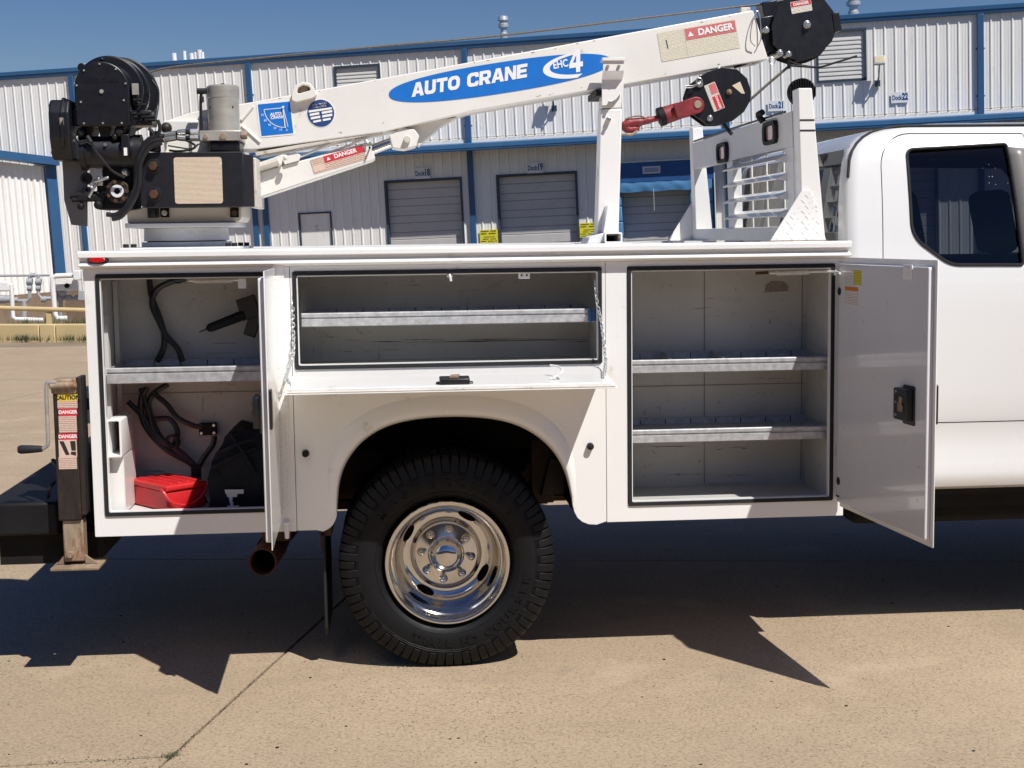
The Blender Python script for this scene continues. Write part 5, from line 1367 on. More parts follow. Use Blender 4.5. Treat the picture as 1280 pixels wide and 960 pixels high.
# boom frame: x along boom, y up, z toward camera; face at y=.25
b0 = at(318, 157.5, .25); b1 = at(950, 43.5, .25)
bd = (b1 - b0).normalized(); BF = face_frame(b0, bd, (0, -1, 0))
def bxy(px, py): return pix(BF, px, py)
ltop, lbot = bxy(318, 127)[1], bxy(318, 187)[1]; rtop, rbot = bxy(945, 12)[1], bxy(955, 75)[1]
sR = bxy(950, 43)[0]; sL = bxy(205, 175)[0]
BT_ = .20
m = MB(); outline = [(bxy(318, 127)[0], ltop), (sR - .012, rtop), (sR + .018, rbot), (bxy(590, 139)[0], bxy(590, 139)[1]), (bxy(575, 150)[0], bxy(575, 143)[1]), (bxy(480, 163)[0], bxy(480, 163)[1] - .006), (bxy(318, 187)[0], lbot), (bxy(250, 190)[0], bxy(250, 188)[1]), (bxy(205, 175)[0], bxy(205, 172)[1]), (bxy(205, 155)[0], bxy(205, 152)[1]), (bxy(240, 143)[0], bxy(240, 140)[1])]
me = plate([rounded(outline, .006, 2)], BT_, .004); me.transform(wm(crane).inverted() @ BF @ Matrix.Translation((0, 0, -BT_ / 2)))
boom = link('boom', me, Cm, crane)
L = sR
# underside skid strip and weld lines
m = MB(); m.box(bxy(318, 187)[0], bxy(478, 163)[0], min(lbot, rbot) - .014, min(lbot, rbot) - .0, -BT_ + .01, -.004, BF); m.build('lower_rail', M['creamdirty'], boom, bevel=.002)
# blue oval decal
def dec_pts(pts): return [bxy(*p) for p in pts]
c0 = bxy(486, 119); c1 = bxy(764, 76); cc = ((c0[0] + c1[0]) / 2, (c0[1] + c1[1]) / 2)
oa = (c1[0] - c0[0]) / 2; obh = abs(bxy(620, 78)[1] - bxy(625, 119)[1]) / 2
ang = math.atan2(c1[1] - c0[1], c1[0] - c0[0])
def sup(cx, cy, a, b, n, k, rot=0):
    out = []
    for i in range(k):
        t_ = 2 * math.pi * i / k; ct, st = math.cos(t_), math.sin(t_)
        x = a * math.copysign(abs(ct) ** (2 / n), ct); y = b * math.copysign(abs(st) ** (2 / n), st)
        out.append((cx + x * math.cos(rot) - y * math.sin(rot), cy + x * math.sin(rot) + y * math.cos(rot)))
    return out
dec = patch('maker_decal', crane, BF, [sup(cc[0], cc[1], oa, obh * .94, 2.35, 72, ang)], M['dblue'], z=.0005, t=.0008)
def cb(px, py, rot=0):
    u, v = bxy(px, py); return BF @ Matrix.Translation((u, v, 0)) @ Matrix.Rotation(rot, 4, 'Z')
AS = R(1.2)
LET = {
 'A': ([[(0, 0), (.30, 0), (.36, .19), (.66, .19), (.71, 0), (1.02, 0), (.70, 1), (.33, 1)], [(.42, .40), (.60, .40), (.51, .74)]], 1.02),
 'U': ([rounded([(0, 0), (.92, 0), (.92, 1), (.63, 1), (.63, .25), (.29, .25), (.29, 1), (0, 1)], [.28, .28, 0, 0, .09, .09, 0, 0], 5)], .92),
 'T': ([[(.31, 0), (.60, 0), (.60, .75), (.91, .75), (.91, 1), (0, 1), (0, .75), (.31, .75)]], .91),
 'O': ([rounded([(0, 0), (1, 0), (1, 1), (0, 1)], .38, 7), rounded([(.29, .25), (.71, .25), (.71, .75), (.29, .75)], .17, 5)], 1.0),
 'C': ([rounded([(0, 0), (.94, 0), (.94, .36), (.66, .36), (.66, .25), (.29, .25), (.29, .75), (.66, .75), (.66, .64), (.94, .64), (.94, 1), (0, 1)], [.34, .26, 0, 0, .04, .14, .14, .04, 0, 0, .26, .34], 5)], .94),
 'R': ([rounded([(0, 0), (.29, 0), (.29, .32), (.40, .32), (.60, 0), (.95, 0), (.72, .36), (.93, .48), (.93, 1), (0, 1)], [0, 0, 0, 0, 0, 0, .05, .12, .26, 0], 4), [(.29, .54), (.62, .54), (.64, .60), (.64, .72), (.62, .77), (.29, .77)]], .94),
 'N': ([[(0, 0), (.27, 0), (.27, .56), (.64, 0), (.92, 0), (.92, 1), (.65, 1), (.65, .44), (.28, 1), (0, 1)]], .92),
 'E': ([[(0, 0), (.84, 0), (.84, .24), (.29, .24), (.29, .39), (.78, .39), (.78, .62), (.29, .62), (.29, .76), (.84, .76), (.84, 1), (0, 1)]], .84),
 '4': ([[(.50, 0), (.80, 0), (.80, .22), (1.0, .22), (1.0, .44), (.80, .44), (.80, 1), (.44, 1), (0, .42), (0, .22), (.50, .22)], [(.50, .44), (.50, .76), (.26, .44)]], 1.0)}
def block_word(word, p0, p1, hgt, shear=.22, gap=.055, name='lettering'):
    u0, v0 = bxy(*p0); u1, v1 = bxy(*p1); L_ = math.hypot(u1 - u0, v1 - v0); rot = math.atan2(v1 - v0, u1 - u0)
    tot = sum(LET[c][1] for c in word) + gap * (len(word) - 1); sx = L_ / tot; x = 0
    Mx = BF @ Matrix.Translation((u0, v0, .0015)) @ Matrix.Rotation(rot, 4, 'Z')
    for c in word:
        loops, w__ = LET[c]
        patch(name, dec, Mx, [[((x + px) * sx + py * hgt * shear, py * hgt) for px, py in lp] for lp in loops], M['dlab'], z=.0, t=.0012); x += w__ + gap
block_word('AUTO', (514.5, 121.5), (574.5, 111.2), .0535)
block_word('CRANE', (583.5, 109.6), (658.5, 96.6), .0535)
# white crescent and EHC 4
m_c = bxy(722, 81)
cres = []
for i in range(25):
    t_ = math.pi * (.52 + .96 * i / 24); cres.append((m_c[0] + .142 * math.cos(t_), m_c[1] + .050 * math.sin(t_)))
for i in range(25):
    t_ = math.pi * (1.48 - .96 * i / 24); cres.append((m_c[0] + .022 + .136 * math.cos(t_), m_c[1] + .003 + .040 * math.sin(t_)))
patch('lettering', dec, BF, [cres], M['dlab'], z=.0016)
text('lettering', 'EHC', 0, 0, .041, M['dlab'], dec, cb(700.5, 80.5, 0), z=.0022, bold=.0012, sx=.78)
block_word('4', (711.5, 92.0), (728.5, 89.0), .088, .18)
# angle gauge label
gq = [bxy(*p) for p in ((322, 133), (359, 127.5), (367, 163), (330, 170.5))]
gx, gy = sum(p[0] for p in gq) / 4, sum(p[1] for p in gq) / 4; gr = math.atan2(gq[1][1] - gq[0][1], gq[1][0] - gq[0][0]) - R(3)
GM = BF @ Matrix.Translation((gx, gy, .0005)) @ Matrix.Rotation(gr, 4, 'Z'); gw = .138; gh = .136
gl_ = sticker('angle_gauge', crane, GM, gw, gh, M['dlab'], r=.008)
patch('gauge_face', gl_, GM, [rrect(-gw / 2 + .006, gw / 2 - .006, -gh / 2 + .006, gh / 2 - .006, .003)], M['dblue'])
arc = [(.036 - .078 * math.cos(a), .040 - .078 * math.sin(a)) for a in [math.pi / 2 * k / 14 for k in range(15)]]
arc2 = [(.036 - .0755 * math.cos(a), .040 - .0755 * math.sin(a)) for a in [math.pi / 2 * k / 14 for k in range(14, -1, -1)]]
patch('gauge_mark', gl_, GM, [arc + arc2], M['dlab'], z=.002)
patch('gauge_mark', gl_, GM, [[(-.042, .0385), (.036, .0385), (.036, .041), (-.042, .041)]], M['dlab'], z=.002)
patch('gauge_mark', gl_, GM, [[(.034, .04), (.036, .04), (.046, -.036), (.044, -.036)]], M['dlab'], z=.002)
m = MB(); m.box(.0315, .0355, -.040, .044, .003, .006, GM @ Matrix.Rotation(0, 4, 'Z')); m.cyl(GM @ Vector((.035, .042, .0)), GM @ Vector((.035, .042, .009)), .005, seg=10); m.build('gauge_needle', M['signw'], gl_)
for i, s_ in enumerate(('75', '60', '45', '30', '15', '0')):
    a = math.pi / 2 * (.17 * (i + .9)); text('gauge_number', s_, .036 - .090 * math.cos(a) + .002, .040 - .088 * math.sin(a), .012, M['dlab'], gl_, GM, z=.002)
text('gauge_name', 'AUTO', .002, .018, .016, M['dlab'], gl_, GM, z=.002, shear=.2, bold=.0006); text('gauge_name', 'CRANE', .006, .005, .016, M['dlab'], gl_, GM, z=.002, shear=.2, bold=.0006)
# round navy inspection label
rq = bxy(401, 141.5); RM_ = BF @ Matrix.Translation((rq[0], rq[1], .0005)) @ Matrix.Rotation(R(-3), 4, 'Z')
me = plate([ell(0, 0, .0565, .0565, 40)], .001, 0); o = link('round_label', me, M['dlab'], crane, RM_)
o2 = link('label_face', plate([ell(0, 0, .053, .053, 40)], .001, 0), M['dnavy'], o, RM_ @ Matrix.Translation((0, 0, .001)))
for (x0, x1, y_, h_) in ((-.03, .03, .032, .008), (-.028, .026, .021, .008), (-.046, .046, .008, .008), (-.044, -.006, -.006, .009), (.004, .046, -.004, .009), (-.042, -.004, -.020, .009), (.004, .044, -.018, .009), (-.034, -.003, -.034, .008), (.004, .036, -.032, .008)):
    patch('label_row', o, RM_, [[(x0, y_), (x1, y_ + .002), (x1, y_ + .002 + h_), (x0, y_ + h_)]], M['dlab'] if y_ < .02 else M['plabw'], z=.0018)
text('label_title', 'INSPECTION', 0, .037, .0125, M['dnavy'], o, RM_, z=.003, bold=.0004); text('label_title', 'CERTIFICATE', 0, .026, .0125, M['dnavy'], o, RM_, z=.003, bold=.0004)
# chamfer plates at the root of the boom
for pa, pb in (((302, 157), (325, 178)), ((302, 150), (316, 133))):
    a_, b_ = bxy(*pa), bxy(*pb); m = MB(); m.tube([BF @ Vector((*a_, .002)), BF @ Vector((*b_, .002))], .006, 6, smooth=False); m.build('weld_seam', Cm, boom)
for k_ in range(22):
    t_ = random.random(); top_ = k_ % 2 == 0
    u_ = bxy(330, 127)[0] + (sR - .05 - bxy(330, 127)[0]) * t_
    e0_, e1_ = ((bxy(330, 125.4), bxy(940, 14.5)) if top_ else (bxy(330, 184), bxy(940, 75)))
    v_ = e0_[1] + (e1_[1] - e0_[1]) * (u_ - e0_[0]) / (e1_[0] - e0_[0]) + (-random.uniform(.001, .006) if top_ else random.uniform(.003, .012))
    s1_, s2_ = random.uniform(.002, .009), random.uniform(.0008, .0025)
    patch('paint_chip', boom, BF, [[(u_ + s1_ * math.cos(a_) * random.uniform(.6, 1.2), v_ + s2_ * math.sin(a_) * random.uniform(.6, 1.2)) for a_ in [2 * math.pi * q_ / 7 for q_ in range(7)]]], M['rusttan'], z=.0, t=.0006)
# lifting ring cast on the top edge
rr_ = bxy(379, 112)
outer = [(rr_[0] - .052, rr_[1] - .036), (rr_[0] - .046, rr_[1] - .008), (rr_[0] - .030, rr_[1] + .018), (rr_[0] + .002, rr_[1] + .028), (rr_[0] + .032, rr_[1] + .018), (rr_[0] + .046, rr_[1] - .010), (rr_[0] + .050, rr_[1] - .034), (rr_[0] + .03, rr_[1] - .042), (rr_[0] - .035, rr_[1] - .046)]
inner_ = [(rr_[0] - .030, rr_[1] - .016), (rr_[0] + .032, rr_[1] - .010), (rr_[0] + .024, rr_[1] + .006), (rr_[0] + .004, rr_[1] + .015), (rr_[0] - .016, rr_[1] + .008)]
me = plate([rounded(outer, .008, 3), rounded(inner_, .008, 3)], .03, .003); me.transform(wm(crane).inverted() @ BF @ Matrix.Translation((0, 0, .012))); lr = link('lifting_ring', me, Cm, crane)
m = MB(); m.prism(rounded(inner_, .008, 3), -.004, .003, 'Z', BF); m.build('rust_stain', M['rusttan'], lr)
m = MB(); m.prism(rounded([(p[0], p[1] - .012) for p in outer[6:9]] + [outer[0], outer[8], outer[7], outer[6]], 0), -.001, .02, 'Z', BF)
m.bm.free()
# faded danger decal near the boom tip
dq0, dq1, dq2, dq3 = bxy(822, 42), bxy(920, 24.5), bxy(924, 59.5), bxy(827, 78)
dr = math.atan2(dq1[1] - dq0[1], dq1[0] - dq0[0]); dw = math.hypot(dq1[0] - dq0[0], dq1[1] - dq0[1]); dh = math.hypot(dq3[0] - dq0[0], dq3[1] - dq0[1])
DM = BF @ Matrix.Translation(((dq0[0] + dq2[0]) / 2, (dq0[1] + dq2[1]) / 2, .0005)) @ Matrix.Rotation(dr, 4, 'Z')
dd = sticker('danger_decal', crane, DM, dw, dh, M['plab'], label='faded danger decal with a yellowed left panel near the boom tip')
hx0 = -dw / 2 + dw * .345
patch('red_band', dd, DM, [rect(hx0, dw / 2 - .004, dh * .08, dh / 2 - .003)], M['dredf'])
text('lettering', 'DANGER', (hx0 + dw / 2) / 2 + .019, dh * .275, .036, M['dlab'], dd, DM, z=.0025, bold=.0014)
def tri(cx, cy, s_): return [(cx - s_, cy - s_ * .8), (cx + s_, cy - s_ * .8), (cx, cy + s_ * .9)]
patch('warning_triangle', dd, DM, [tri(hx0 + .022, dh * .275, .012)], M['dlab'], z=.0024)
patch('divider_line', dd, DM, [rect(hx0 - .002, hx0, -dh * .46, dh * .46)], M['plabw'])
patch('pictogram', dd, DM, [[(-dw / 2 + .03, .025), (-dw / 2 + .034, .025), (-dw / 2 + .036, -.01), (-dw / 2 + .032, -.01)]], M['ink'])
# boom rest pads / collar at the tip
m = MB()
for k, (a, b) in enumerate((((905, 82), (948, 74)), )):
    A_, B_ = bxy(*a), bxy(*b); m.box(A_[0], B_[0], min(A_[1], B_[1]) - .008, max(A_[1], B_[1]) + .004, -.16, -.02, BF)
m.build('lower_pad', M['creamdirty'], boom, bevel=.004)
# wire rope along the top of the boom
WP = [(170, 96), (215, 84), (330, 72), (470, 58.5), (620, 45), (780, 25.5), (900, 11), (960, 4), (1000, -4)]
m = MB(); m.tube([at(x, y, .34) for x, y in WP], .0042, 8); m.build('wire_rope', M['rope'], crane)
m = MB(); p_ = at(930, 8.5, .34); m.box(p_.x - .02, p_.x + .02, .31, .37, p_.z - .05, p_.z - .006); m.build('rope_guide', M['creamdirty'], crane, bevel=.004)
# inner boom stub and sheave head
m = MB(); m.box(sR - .01, sR + .075, rbot + .03, rtop - .03, -BT_ + .03, -.03, BF); m.box(sR + .04, sR + .105, rbot + .02, rtop + .03, -BT_ + .055, -.045, BF)
sh_ = m.build('boom_extension', M['black'], crane, bevel=.004)
HS = face_frame(at(1003, 36, .25), bd, (0, -1, 0))
hp = [(965, 30), (972, 8), (985, -6), (1005, -12), (1028, -4), (1042, 14), (1047, 32), (1040, 52), (1022, 70), (1000, 77), (982, 71), (966, 55)]
pl2 = [pix(HS, *p) for p in hp]
for zz in (.0, -.13):
    m = MB(); m.prism(rounded(pl2, .01, 3), zz - .008, zz, 'Z', HS); m.build('sheave_plate', M['black'], crane, bevel=.002)
m = MB(); m.lathe([(.03, -.09), (.118, -.09), (.132, -.082), (.118, -.066), (.118, -.058), (.132, -.044), (.118, -.036), (.03, -.036)], HS @ Vector((0, 0, 0)), HS.col[2].to_3d(), 40, closed=True); m.build('sheave', M['blackmat'], crane)
m = MB(); m.cyl(HS @ Vector((*pix(HS, 1008, 31), -.14)), HS @ Vector((*pix(HS, 1008, 31), .012)), .016, seg=16); m.cyl(HS @ Vector((*pix(HS, 1008, 31), .012)), HS @ Vector((*pix(HS, 1008, 31), .02)), .010, seg=8); m.build('sheave_pin', M['steel'], crane, bevel=.002)
m = MB(); a_ = pix(HS, 1045, 27); m.box(a_[0] - .012, a_[0] + .018, a_[1] - .04, a_[1] + .036, -.13, .004, HS); m.build('rope_guard', M['black'], crane, bevel=.003)
q0, q1 = pix(HS, 988, 5), pix(HS, 1015, 9); SM = HS @ Matrix.Translation(((pix(HS, 1001.5, 8)[0]), pix(HS, 1001.5, 8)[1], .0005)) @ Matrix.Rotation(0, 4, 'Z')
sl = sticker('danger_sticker', crane, SM, .086, .047, M['plabw']); patch('red_band', sl, SM, [rect(-.041, .041, .002, .021)], M['dred']); text('lettering', 'DANGER', 0, .011, .016, M['dlab'], sl, SM, z=.0022, bold=.0005)
for px_, py_, r_ in ((957, 38, .013), (974, 67, .014), (985, 68, .012)):
    p_ = at(px_, py_, .25); m = MB(); m.cyl(p_ + Vector((0, .05, 0)), p_ - Vector((0, .014, 0)), r_, seg=16); m.cyl(p_ - Vector((0, .014, 0)), p_ - Vector((0, .018, 0)), r_ * .6, seg=12); m.build('pin', M['steel'], crane, bevel=.0015)
m = MB(); m.tube([at(944, 58, .235), at(938, 50, .23), at(940, 30, .23), at(946, 14, .235), at(950, 22, .235), at(951, 48, .235), at(946, 60, .24)], .0022, 6); m.build('safety_cable', M['steel'], crane)
# limit switch arm
m = MB(); m.tube([at(986, 76, .25), at(995, 80, .25), at(1022, 84, .25), at(1045, 78, .25), at(1071, 70, .25)], .0042, 8, n=5); m.tube([at(985, 70, .25), at(986, 86, .25)], .006, 8, smooth=False); m.tube([at(988, 82, .24), at(1018, 84, .24)], .005, 6, smooth=False); m.build('limit_switch_arm', M['blackmat'], crane)
m = MB(); p_ = at(965, 76, .245); m.tube([p_ + Vector((.013 * math.cos(a), 0, .013 * math.sin(a))) for a in [2 * math.pi * q / 14 for q in range(14)]], .002, 6, smooth=False, closed=True); m.build('split_ring', M['steel'], crane)
# mast: base plate, slewing ring, turret
mx = at(222, 290, .10).x
def disc(y0px, y1px, half_px, name, mat, yc=.34, bev=.004):
    z1, z0 = at(222, y0px, yc - half_px * .0031).z, at(222, y1px, yc - half_px * .0031).z
    m = MB(); m.cyl((mx, yc, z0), (mx, yc, z1), half_px * .0031, seg=48); return m.build(name, mat, crane, bevel=bev)
M['greyp'] = basic('grey_base_paint', (.68, .68, .67), .45, var=.06, vs=6, dirt=(.35, .33, .3), dirt_amt=0, ds=12)
zt0 = 1.624
m = MB(); m.box(mx - .22, mx + .24, .08, .60, zt0, zt0 + .010); m.build('base_plate', M['greyp'], crane, bevel=.002)
for dx in (-.2, -.17, .19, .215):
    for yy in (.11, .56):
        m = MB(); m.cyl((mx + dx, yy, zt0 + .010), (mx + dx, yy, zt0 + .024), .012, seg=6); m.build('base_bolt', M['rubber'], crane, bevel=.001)
m = MB(); m.cyl((mx, .34, zt0 + .010), (mx, .34, zt0 + .030), .178, seg=56); m.build('base_ring', M['greyp'], crane, bevel=.003)
m = MB(); m.cyl((mx, .34, zt0 + .030), (mx, .34, zt0 + .034), .155, seg=48); m.build('ring_gap', M['dark'], crane)
zc0 = zt0 + .034
m = MB(); m.cyl((mx, .34, zc0), (mx, .34, zc0 + .052), .168, .166, 56); m.build('slewing_drum', M['greyp'], crane, bevel=.003)
CM_ = face_frame((mx + .02, .155, zc0 + .03), (1, 0, 0), (0, -1, 0))
for k_, (dx_, dz_) in enumerate(((-.02, .0), (-.008, .012), (.035, .0), (.052, .0), (.07, .0), (.03, .014), (.05, .014), (.06, .014), (.07, .014))):
    ry_ = .34 - math.sqrt(max(0, .167 ** 2 - (.02 + dx_) ** 2)); m = MB(); m.cyl((mx + .02 + dx_, ry_ + .002, zc0 + .02 + dz_), (mx + .02 + dx_, ry_ - .0012, zc0 + .02 + dz_), .003, seg=8); m.build('stamp_dot', M['vent'], crane)
tz = zc0 + .052
x0, x1 = at(153, 278, .12).x, at(294, 278, .12).x
m = MB(); m.prism(rrect(x0, x1, .14, .56, .03, 4), tz, tz + .018, 'Z'); m.build('turret_plate', M['greyp'], crane, bevel=.003)
tz += .018
M['beige'] = basic('beige_crane_paint', (.62, .57, .50), .45, var=.06, vs=5, dirt=(.3, .24, .17), dirt_amt=.02, ds=14)
x0, x1 = at(158, 265, .16).x, at(302, 265, .16).x
m = MB(); m.prism(rounded([(x0, tz), (x1 - .01, tz), (x1, tz + .02), (x1, at(300, 200, .2).z), (x0 + .06, at(220, 190, .2).z), (x0 + .06, tz + .06), (x0, tz + .05)], .01, 3), .17, .50, 'Y'); m.build('turret', M['beige'], crane, bevel=.004)
for px_ in (206, 293):
    p_ = at(px_, 266, .16); m = MB(); m.box(p_.x - .016, p_.x + .016, .155, .17, p_.z - .018, p_.z + .018); m.build('bolt_pocket', M['dark'], crane)
    m = MB(); m.cyl((p_.x, .155, p_.z), (p_.x, .143, p_.z), .011, seg=10); m.build('turret_bolt', M['steel'] if px_ < 250 else M['rust'], crane, bevel=.001)
p_ = at(200, 266, .16); m = MB(); m.box(p_.x - .045, p_.x - .005, .14, .17, p_.z - .02, p_.z + .02); m.cyl((p_.x - .02, .13, p_.z - .014), (p_.x - .02, .13, p_.z + .02), .008, seg=8); m.build('drain_valve', M['black'], crane, bevel=.002)
# black reservoir with placard
rz0, rz1 = at(240, 259, .04).z, at(240, 190, .04).z; rx0, rx1 = at(175, 225, .04).x, at(304, 225, .04).x
M['tank'] = basic('tank_black', (.008, .008, .0115), .45, coat=.0, var=.3, vs=14, dirt=(.02, .02, .023), dirt_amt=.05, ds=14)
m = MB(); m.prism(rounded([(rx0, rz0 + .008), (rx0 + .01, rz0), (rx1, rz0), (rx1, rz1 - .0), (rx0, rz1)], .003, 2), .04, .165, 'Y'); tank = m.build('reservoir', M['tank'], crane, bevel=.003)
m = MB(); m.prism([(rx1, .045), (rx1 + .035, .09), (rx1 + .035, .17), (rx1, .17)], rz0, rz1 - .01, 'Z'); m.build('reservoir_side', M['tank'], crane, bevel=.002)
m = MB(); m.prism([(rx1 + .02, .10), (rx1 + .045, .10), (rx1 + .045, .40), (rx1 + .02, .40)], rz0 - .004, rz1 - .02, 'Z'); m.build('turret_cheek', M['creamdirty'], crane, bevel=.004)
PM = face_frame(at(248, 225.5, .04), (1, 0, 0), (0, -1, 0)); wq = at(278, 225, .04).x - at(218, 225, .04).x; hq = at(248, 197, .04).z - at(248, 255, .04).z
sticker('placard', crane, PM @ Matrix.Translation((0, 0, .0005)), wq, hq, M['parch'], r=.01, label='yellowed load chart placard on the black reservoir')
for px_, py_ in ((192, 208), (193, 243)):
    p_ = at(px_, py_, .04); m = MB(); m.lathe([(.03, 0), (.029, .003), (.020, .004), (.018, .010), (0, .010)], p_, (0, -1, 0), 24); w_ = m.build('washer', M['tank'], crane)
    m = MB(); m.cyl(p_ - Vector((0, .008, 0)), p_ - Vector((0, .026, 0)), .0175, seg=6); m.build('hex_head', M['rust'], w_, bevel=.002)
# pump motor
pc = at(277, 135, .12); pr = (at(297, 135, .12).x - at(257, 135, .12).x) / 2; z1, z0 = at(277, 105, .12).z, at(277, 163, .12).z
m = MB(); m.lathe([(0, z0), (pr, z0), (pr, z1 - .05), (pr + .0015, z1 - .048), (pr + .0015, z1 - .006), (pr - .006, z1), (0, z1 + .004)], (pc.x, .12 + pr, 0), (0, 0, 1), 40); pm = m.build('pump_motor', M['motor'], crane, ang=30)
m = MB(); m.cyl((pc.x, .12 + pr, z1), (pc.x, .12 + pr, z1 + .008), .008, seg=10); m.build('cap_screw', M['blackmat'], pm)
for dx in (-.045, .04):
    m = MB(); yy = .12 + pr - math.sqrt(pr * pr - dx * dx); m.cyl((pc.x + dx, yy - .001, z0 + .09), (pc.x + dx, yy + .004, z0 + .09), .004, seg=8); m.build('screw_hole', M['dark'], pm)
x0, x1 = at(249, 170, .08).x, at(301, 170, .08).x; z1, z0 = at(277, 163, .08).z, at(277, 176, .08).z
m = MB(); m.box(x0, x1, .08, .26, z0, z1); mb_ = m.build('manifold_block', M['motor'], crane, bevel=.003)
for px_ in (257, 279): 
    p_ = at(px_, 171 if px_ < 270 else 170.5, .08); m = MB(); m.cyl(p_, p_ - Vector((0, .006, 0)), .009 if px_ < 270 else .0125, seg=12); m.build('plug', M['rusttan'], mb_, bevel=.001)
p_ = at(305, 169, .09); m = MB(); m.cyl(p_ - Vector((.01, 0, 0)), p_ + Vector((.012, 0, 0)), .016, seg=8); m.build('fitting', M['rusttan'], mb_, bevel=.002)
m = MB(); m.box(at(262, 183, .1).x, at(300, 183, .1).x, .09, .24, rz1, z0); m.build('pump_body', M['black'], crane, bevel=.01)
m = MB(); m.tube([at(252, 163, .14), at(251, 140, .14), at(251, 122, .14), at(252, 116, .14)], .006, 8, n=4); m.cyl(at(252, 114, .14) - Vector((.018, 0, 0)), at(252, 114, .14) + Vector((.02, 0, 0)), .0115, seg=12); m.cyl(at(252, 124, .14) + Vector((0, 0, .01)), at(252, 124, .14) - Vector((0, 0, .012)), .009, seg=10); m.build('motor_cable', M['hose'], crane)
p_ = at(208, 160, .2); m = MB(); m.sphere(p_, .022, 14); m.cyl(p_, p_ + Vector((0, .0, -.05)), .008, seg=8); m.build('control_knob', M['rustdark'], crane)
# pressure hoses to the manifold
for ya, yb, Yh in ((166, 165, .12), (172, 173, .10)):
    m = MB(); m.tube([at(200, ya + 4, Yh), at(212, ya + 2, Yh), at(224, ya, Yh), at(250, yb, Yh)], .009, 10); hs_ = m.build('pressure_hose', M['blackmat'], crane)
    m = MB(); m.cyl(at(204, ya + 3, Yh), at(220, ya + .5, Yh), .0105, seg=12); m.cyl(at(222, ya, Yh), at(232, yb, Yh), .012, seg=12); m.cyl(at(238, yb, Yh), at(249, yb, Yh), .013, seg=6); m.build('crimp_fitting', M['steel'], hs_)
# winch: drum housing, flanges, gear case, motor
dc = at(127, 111, .02); dr_ = at(161.5, 111, .02).x - dc.x
hz0 = at(135, 158, .02).z
def house(y0, y1, r, name, mat, bev=.004, grow=0):
    pts = [(dc.x + r * math.cos(R(a)), dc.z + r * math.sin(R(a))) for a in range(-8, 189, 8)]
    pts = pts + [(dc.x - r * .99, hz0 + .01 - grow), (dc.x - r * .9, hz0 - grow), (dc.x + r * .9, hz0 - grow), (dc.x + r * .99, hz0 + .01 - grow)]
    m = MB(); m.prism(pts, y0, y1, 'Y'); return m.build(name, mat, crane, bevel=bev)
house(.02, .075, dr_, 'winch_housing', M['black'], .005)
m = MB(); m.lathe([(0, 0), (.02, 0), (.09, .0), (.10, .02), (.10, .20), (.02, .20), (0, .20)], (dc.x + .01, .07, dc.z), (0, 1, 0), 40); m.build('winch_drum', M['black'], crane)
for yy, rr in ((.10, .128), (.19, .135), (.33, .150)):
    m = MB(); m.lathe([(.02, 0), (rr - .006, 0), (rr, .005), (rr, .015), (rr - .006, .02), (.02, .02)], (dc.x + .012, yy, dc.z + .005), (0, 1, 0), 56); m.build('drum_flange', M['black'], crane)
m = MB()
for k in range(12): 
    rr = .112; m.tube([Vector((dc.x + .012 + rr * math.cos(a), .215 + k * .0095 + .0095 * q / 16, dc.z + .005 + rr * math.sin(a))) for q, a in enumerate([2 * math.pi * q / 16 for q in range(16)])], .005, 6, smooth=False, closed=True)
m.build('rope_wraps', M['galv'], crane)
for a in range(0, 360, 40):
    aa = R(a + 12)
    if math.sin(aa) < -.75: continue
    m = MB(); p_ = Vector((dc.x + dr_ * .9 * math.cos(aa), .02, dc.z + dr_ * .9 * math.sin(aa))); m.cyl(p_, p_ - Vector((0, .005, 0)), .004, seg=6); m.build('housing_bolt', M['motor'], crane)
for dx in (-.07, 0, .07):
    m = MB(); p_ = Vector((dc.x + dx, .02, hz0 + .012)); m.cyl(p_, p_ - Vector((0, .005, 0)), .004, seg=6); m.build('housing_bolt', M['motor'], crane)
m = MB(); m.cyl((dc.x, .02, dc.z - .01), (dc.x, .014, dc.z - .01), .008, seg=8); m.build('grease_plug', M['motor'], crane)
text('cast_lettering', 'AUTO CRANE', 0, 0, .02, M['blackmat'], crane, face_frame((dc.x, .019, dc.z + .03), (1, 0, 0), (0, -1, 0)), z=.0, bold=.0004)
p_ = at(102, 84, .05); m = MB(); m.cyl(p_ + Vector((0, .02, 0)), at(112, 94, .05) + Vector((0, .02, 0)), .012, seg=8); m.cyl(p_, p_ + Vector((0, .05, 0)), .016, seg=14); m.cyl(at(127, 76, .05), at(127, 76, .05) + Vector((0, .02, .01)), .010, seg=8); m.build('lifting_lug', M['black'], crane, bevel=.002)
# wings left and right of the housing
m = MB(); m.box(at(90, 140, .06).x, at(104, 140, .06).x, .06, .18, at(96, 158, .06).z, at(96, 136, .06).z); m.build('winch_bracket', M['black'], crane, bevel=.004); m = MB(); m.box(at(158, 140, .05).x, at(190, 140, .05).x, .04, .16, at(170, 157, .05).z, at(170, 138, .05).z); m.build('winch_bracket', M['black'], crane, bevel=.004); m = MB(); m.box(at(164, 120, .05).x, at(172, 120, .05).x, .06, .10, at(170, 132, .05).z, at(170, 106, .05).z); m.build('winch_bracket', M['black'], crane, bevel=.004)
m = MB()
for px_, py_, ln in ((176, 142, .03), (181, 146, .04), (184, 150, .03), (176, 131, .02), (172, 125, .015)): p_ = at(px_, py_, .04); m.cyl(p_ - Vector((ln, 0, 0)), p_ + Vector((ln, -.0, 0)), .006, seg=8); m.cyl(p_, p_ - Vector((0, .02, 0)), .007, seg=6)
m.build('brake_linkage', M['blackmat'], crane)
p_ = at(169, 111, .035); m = MB(); m.box(p_.x - .011, p_.x + .011, .03, .05, p_.z - .022, p_.z + .02); m.build('tag_plate', M['motor'], crane)
m = MB()
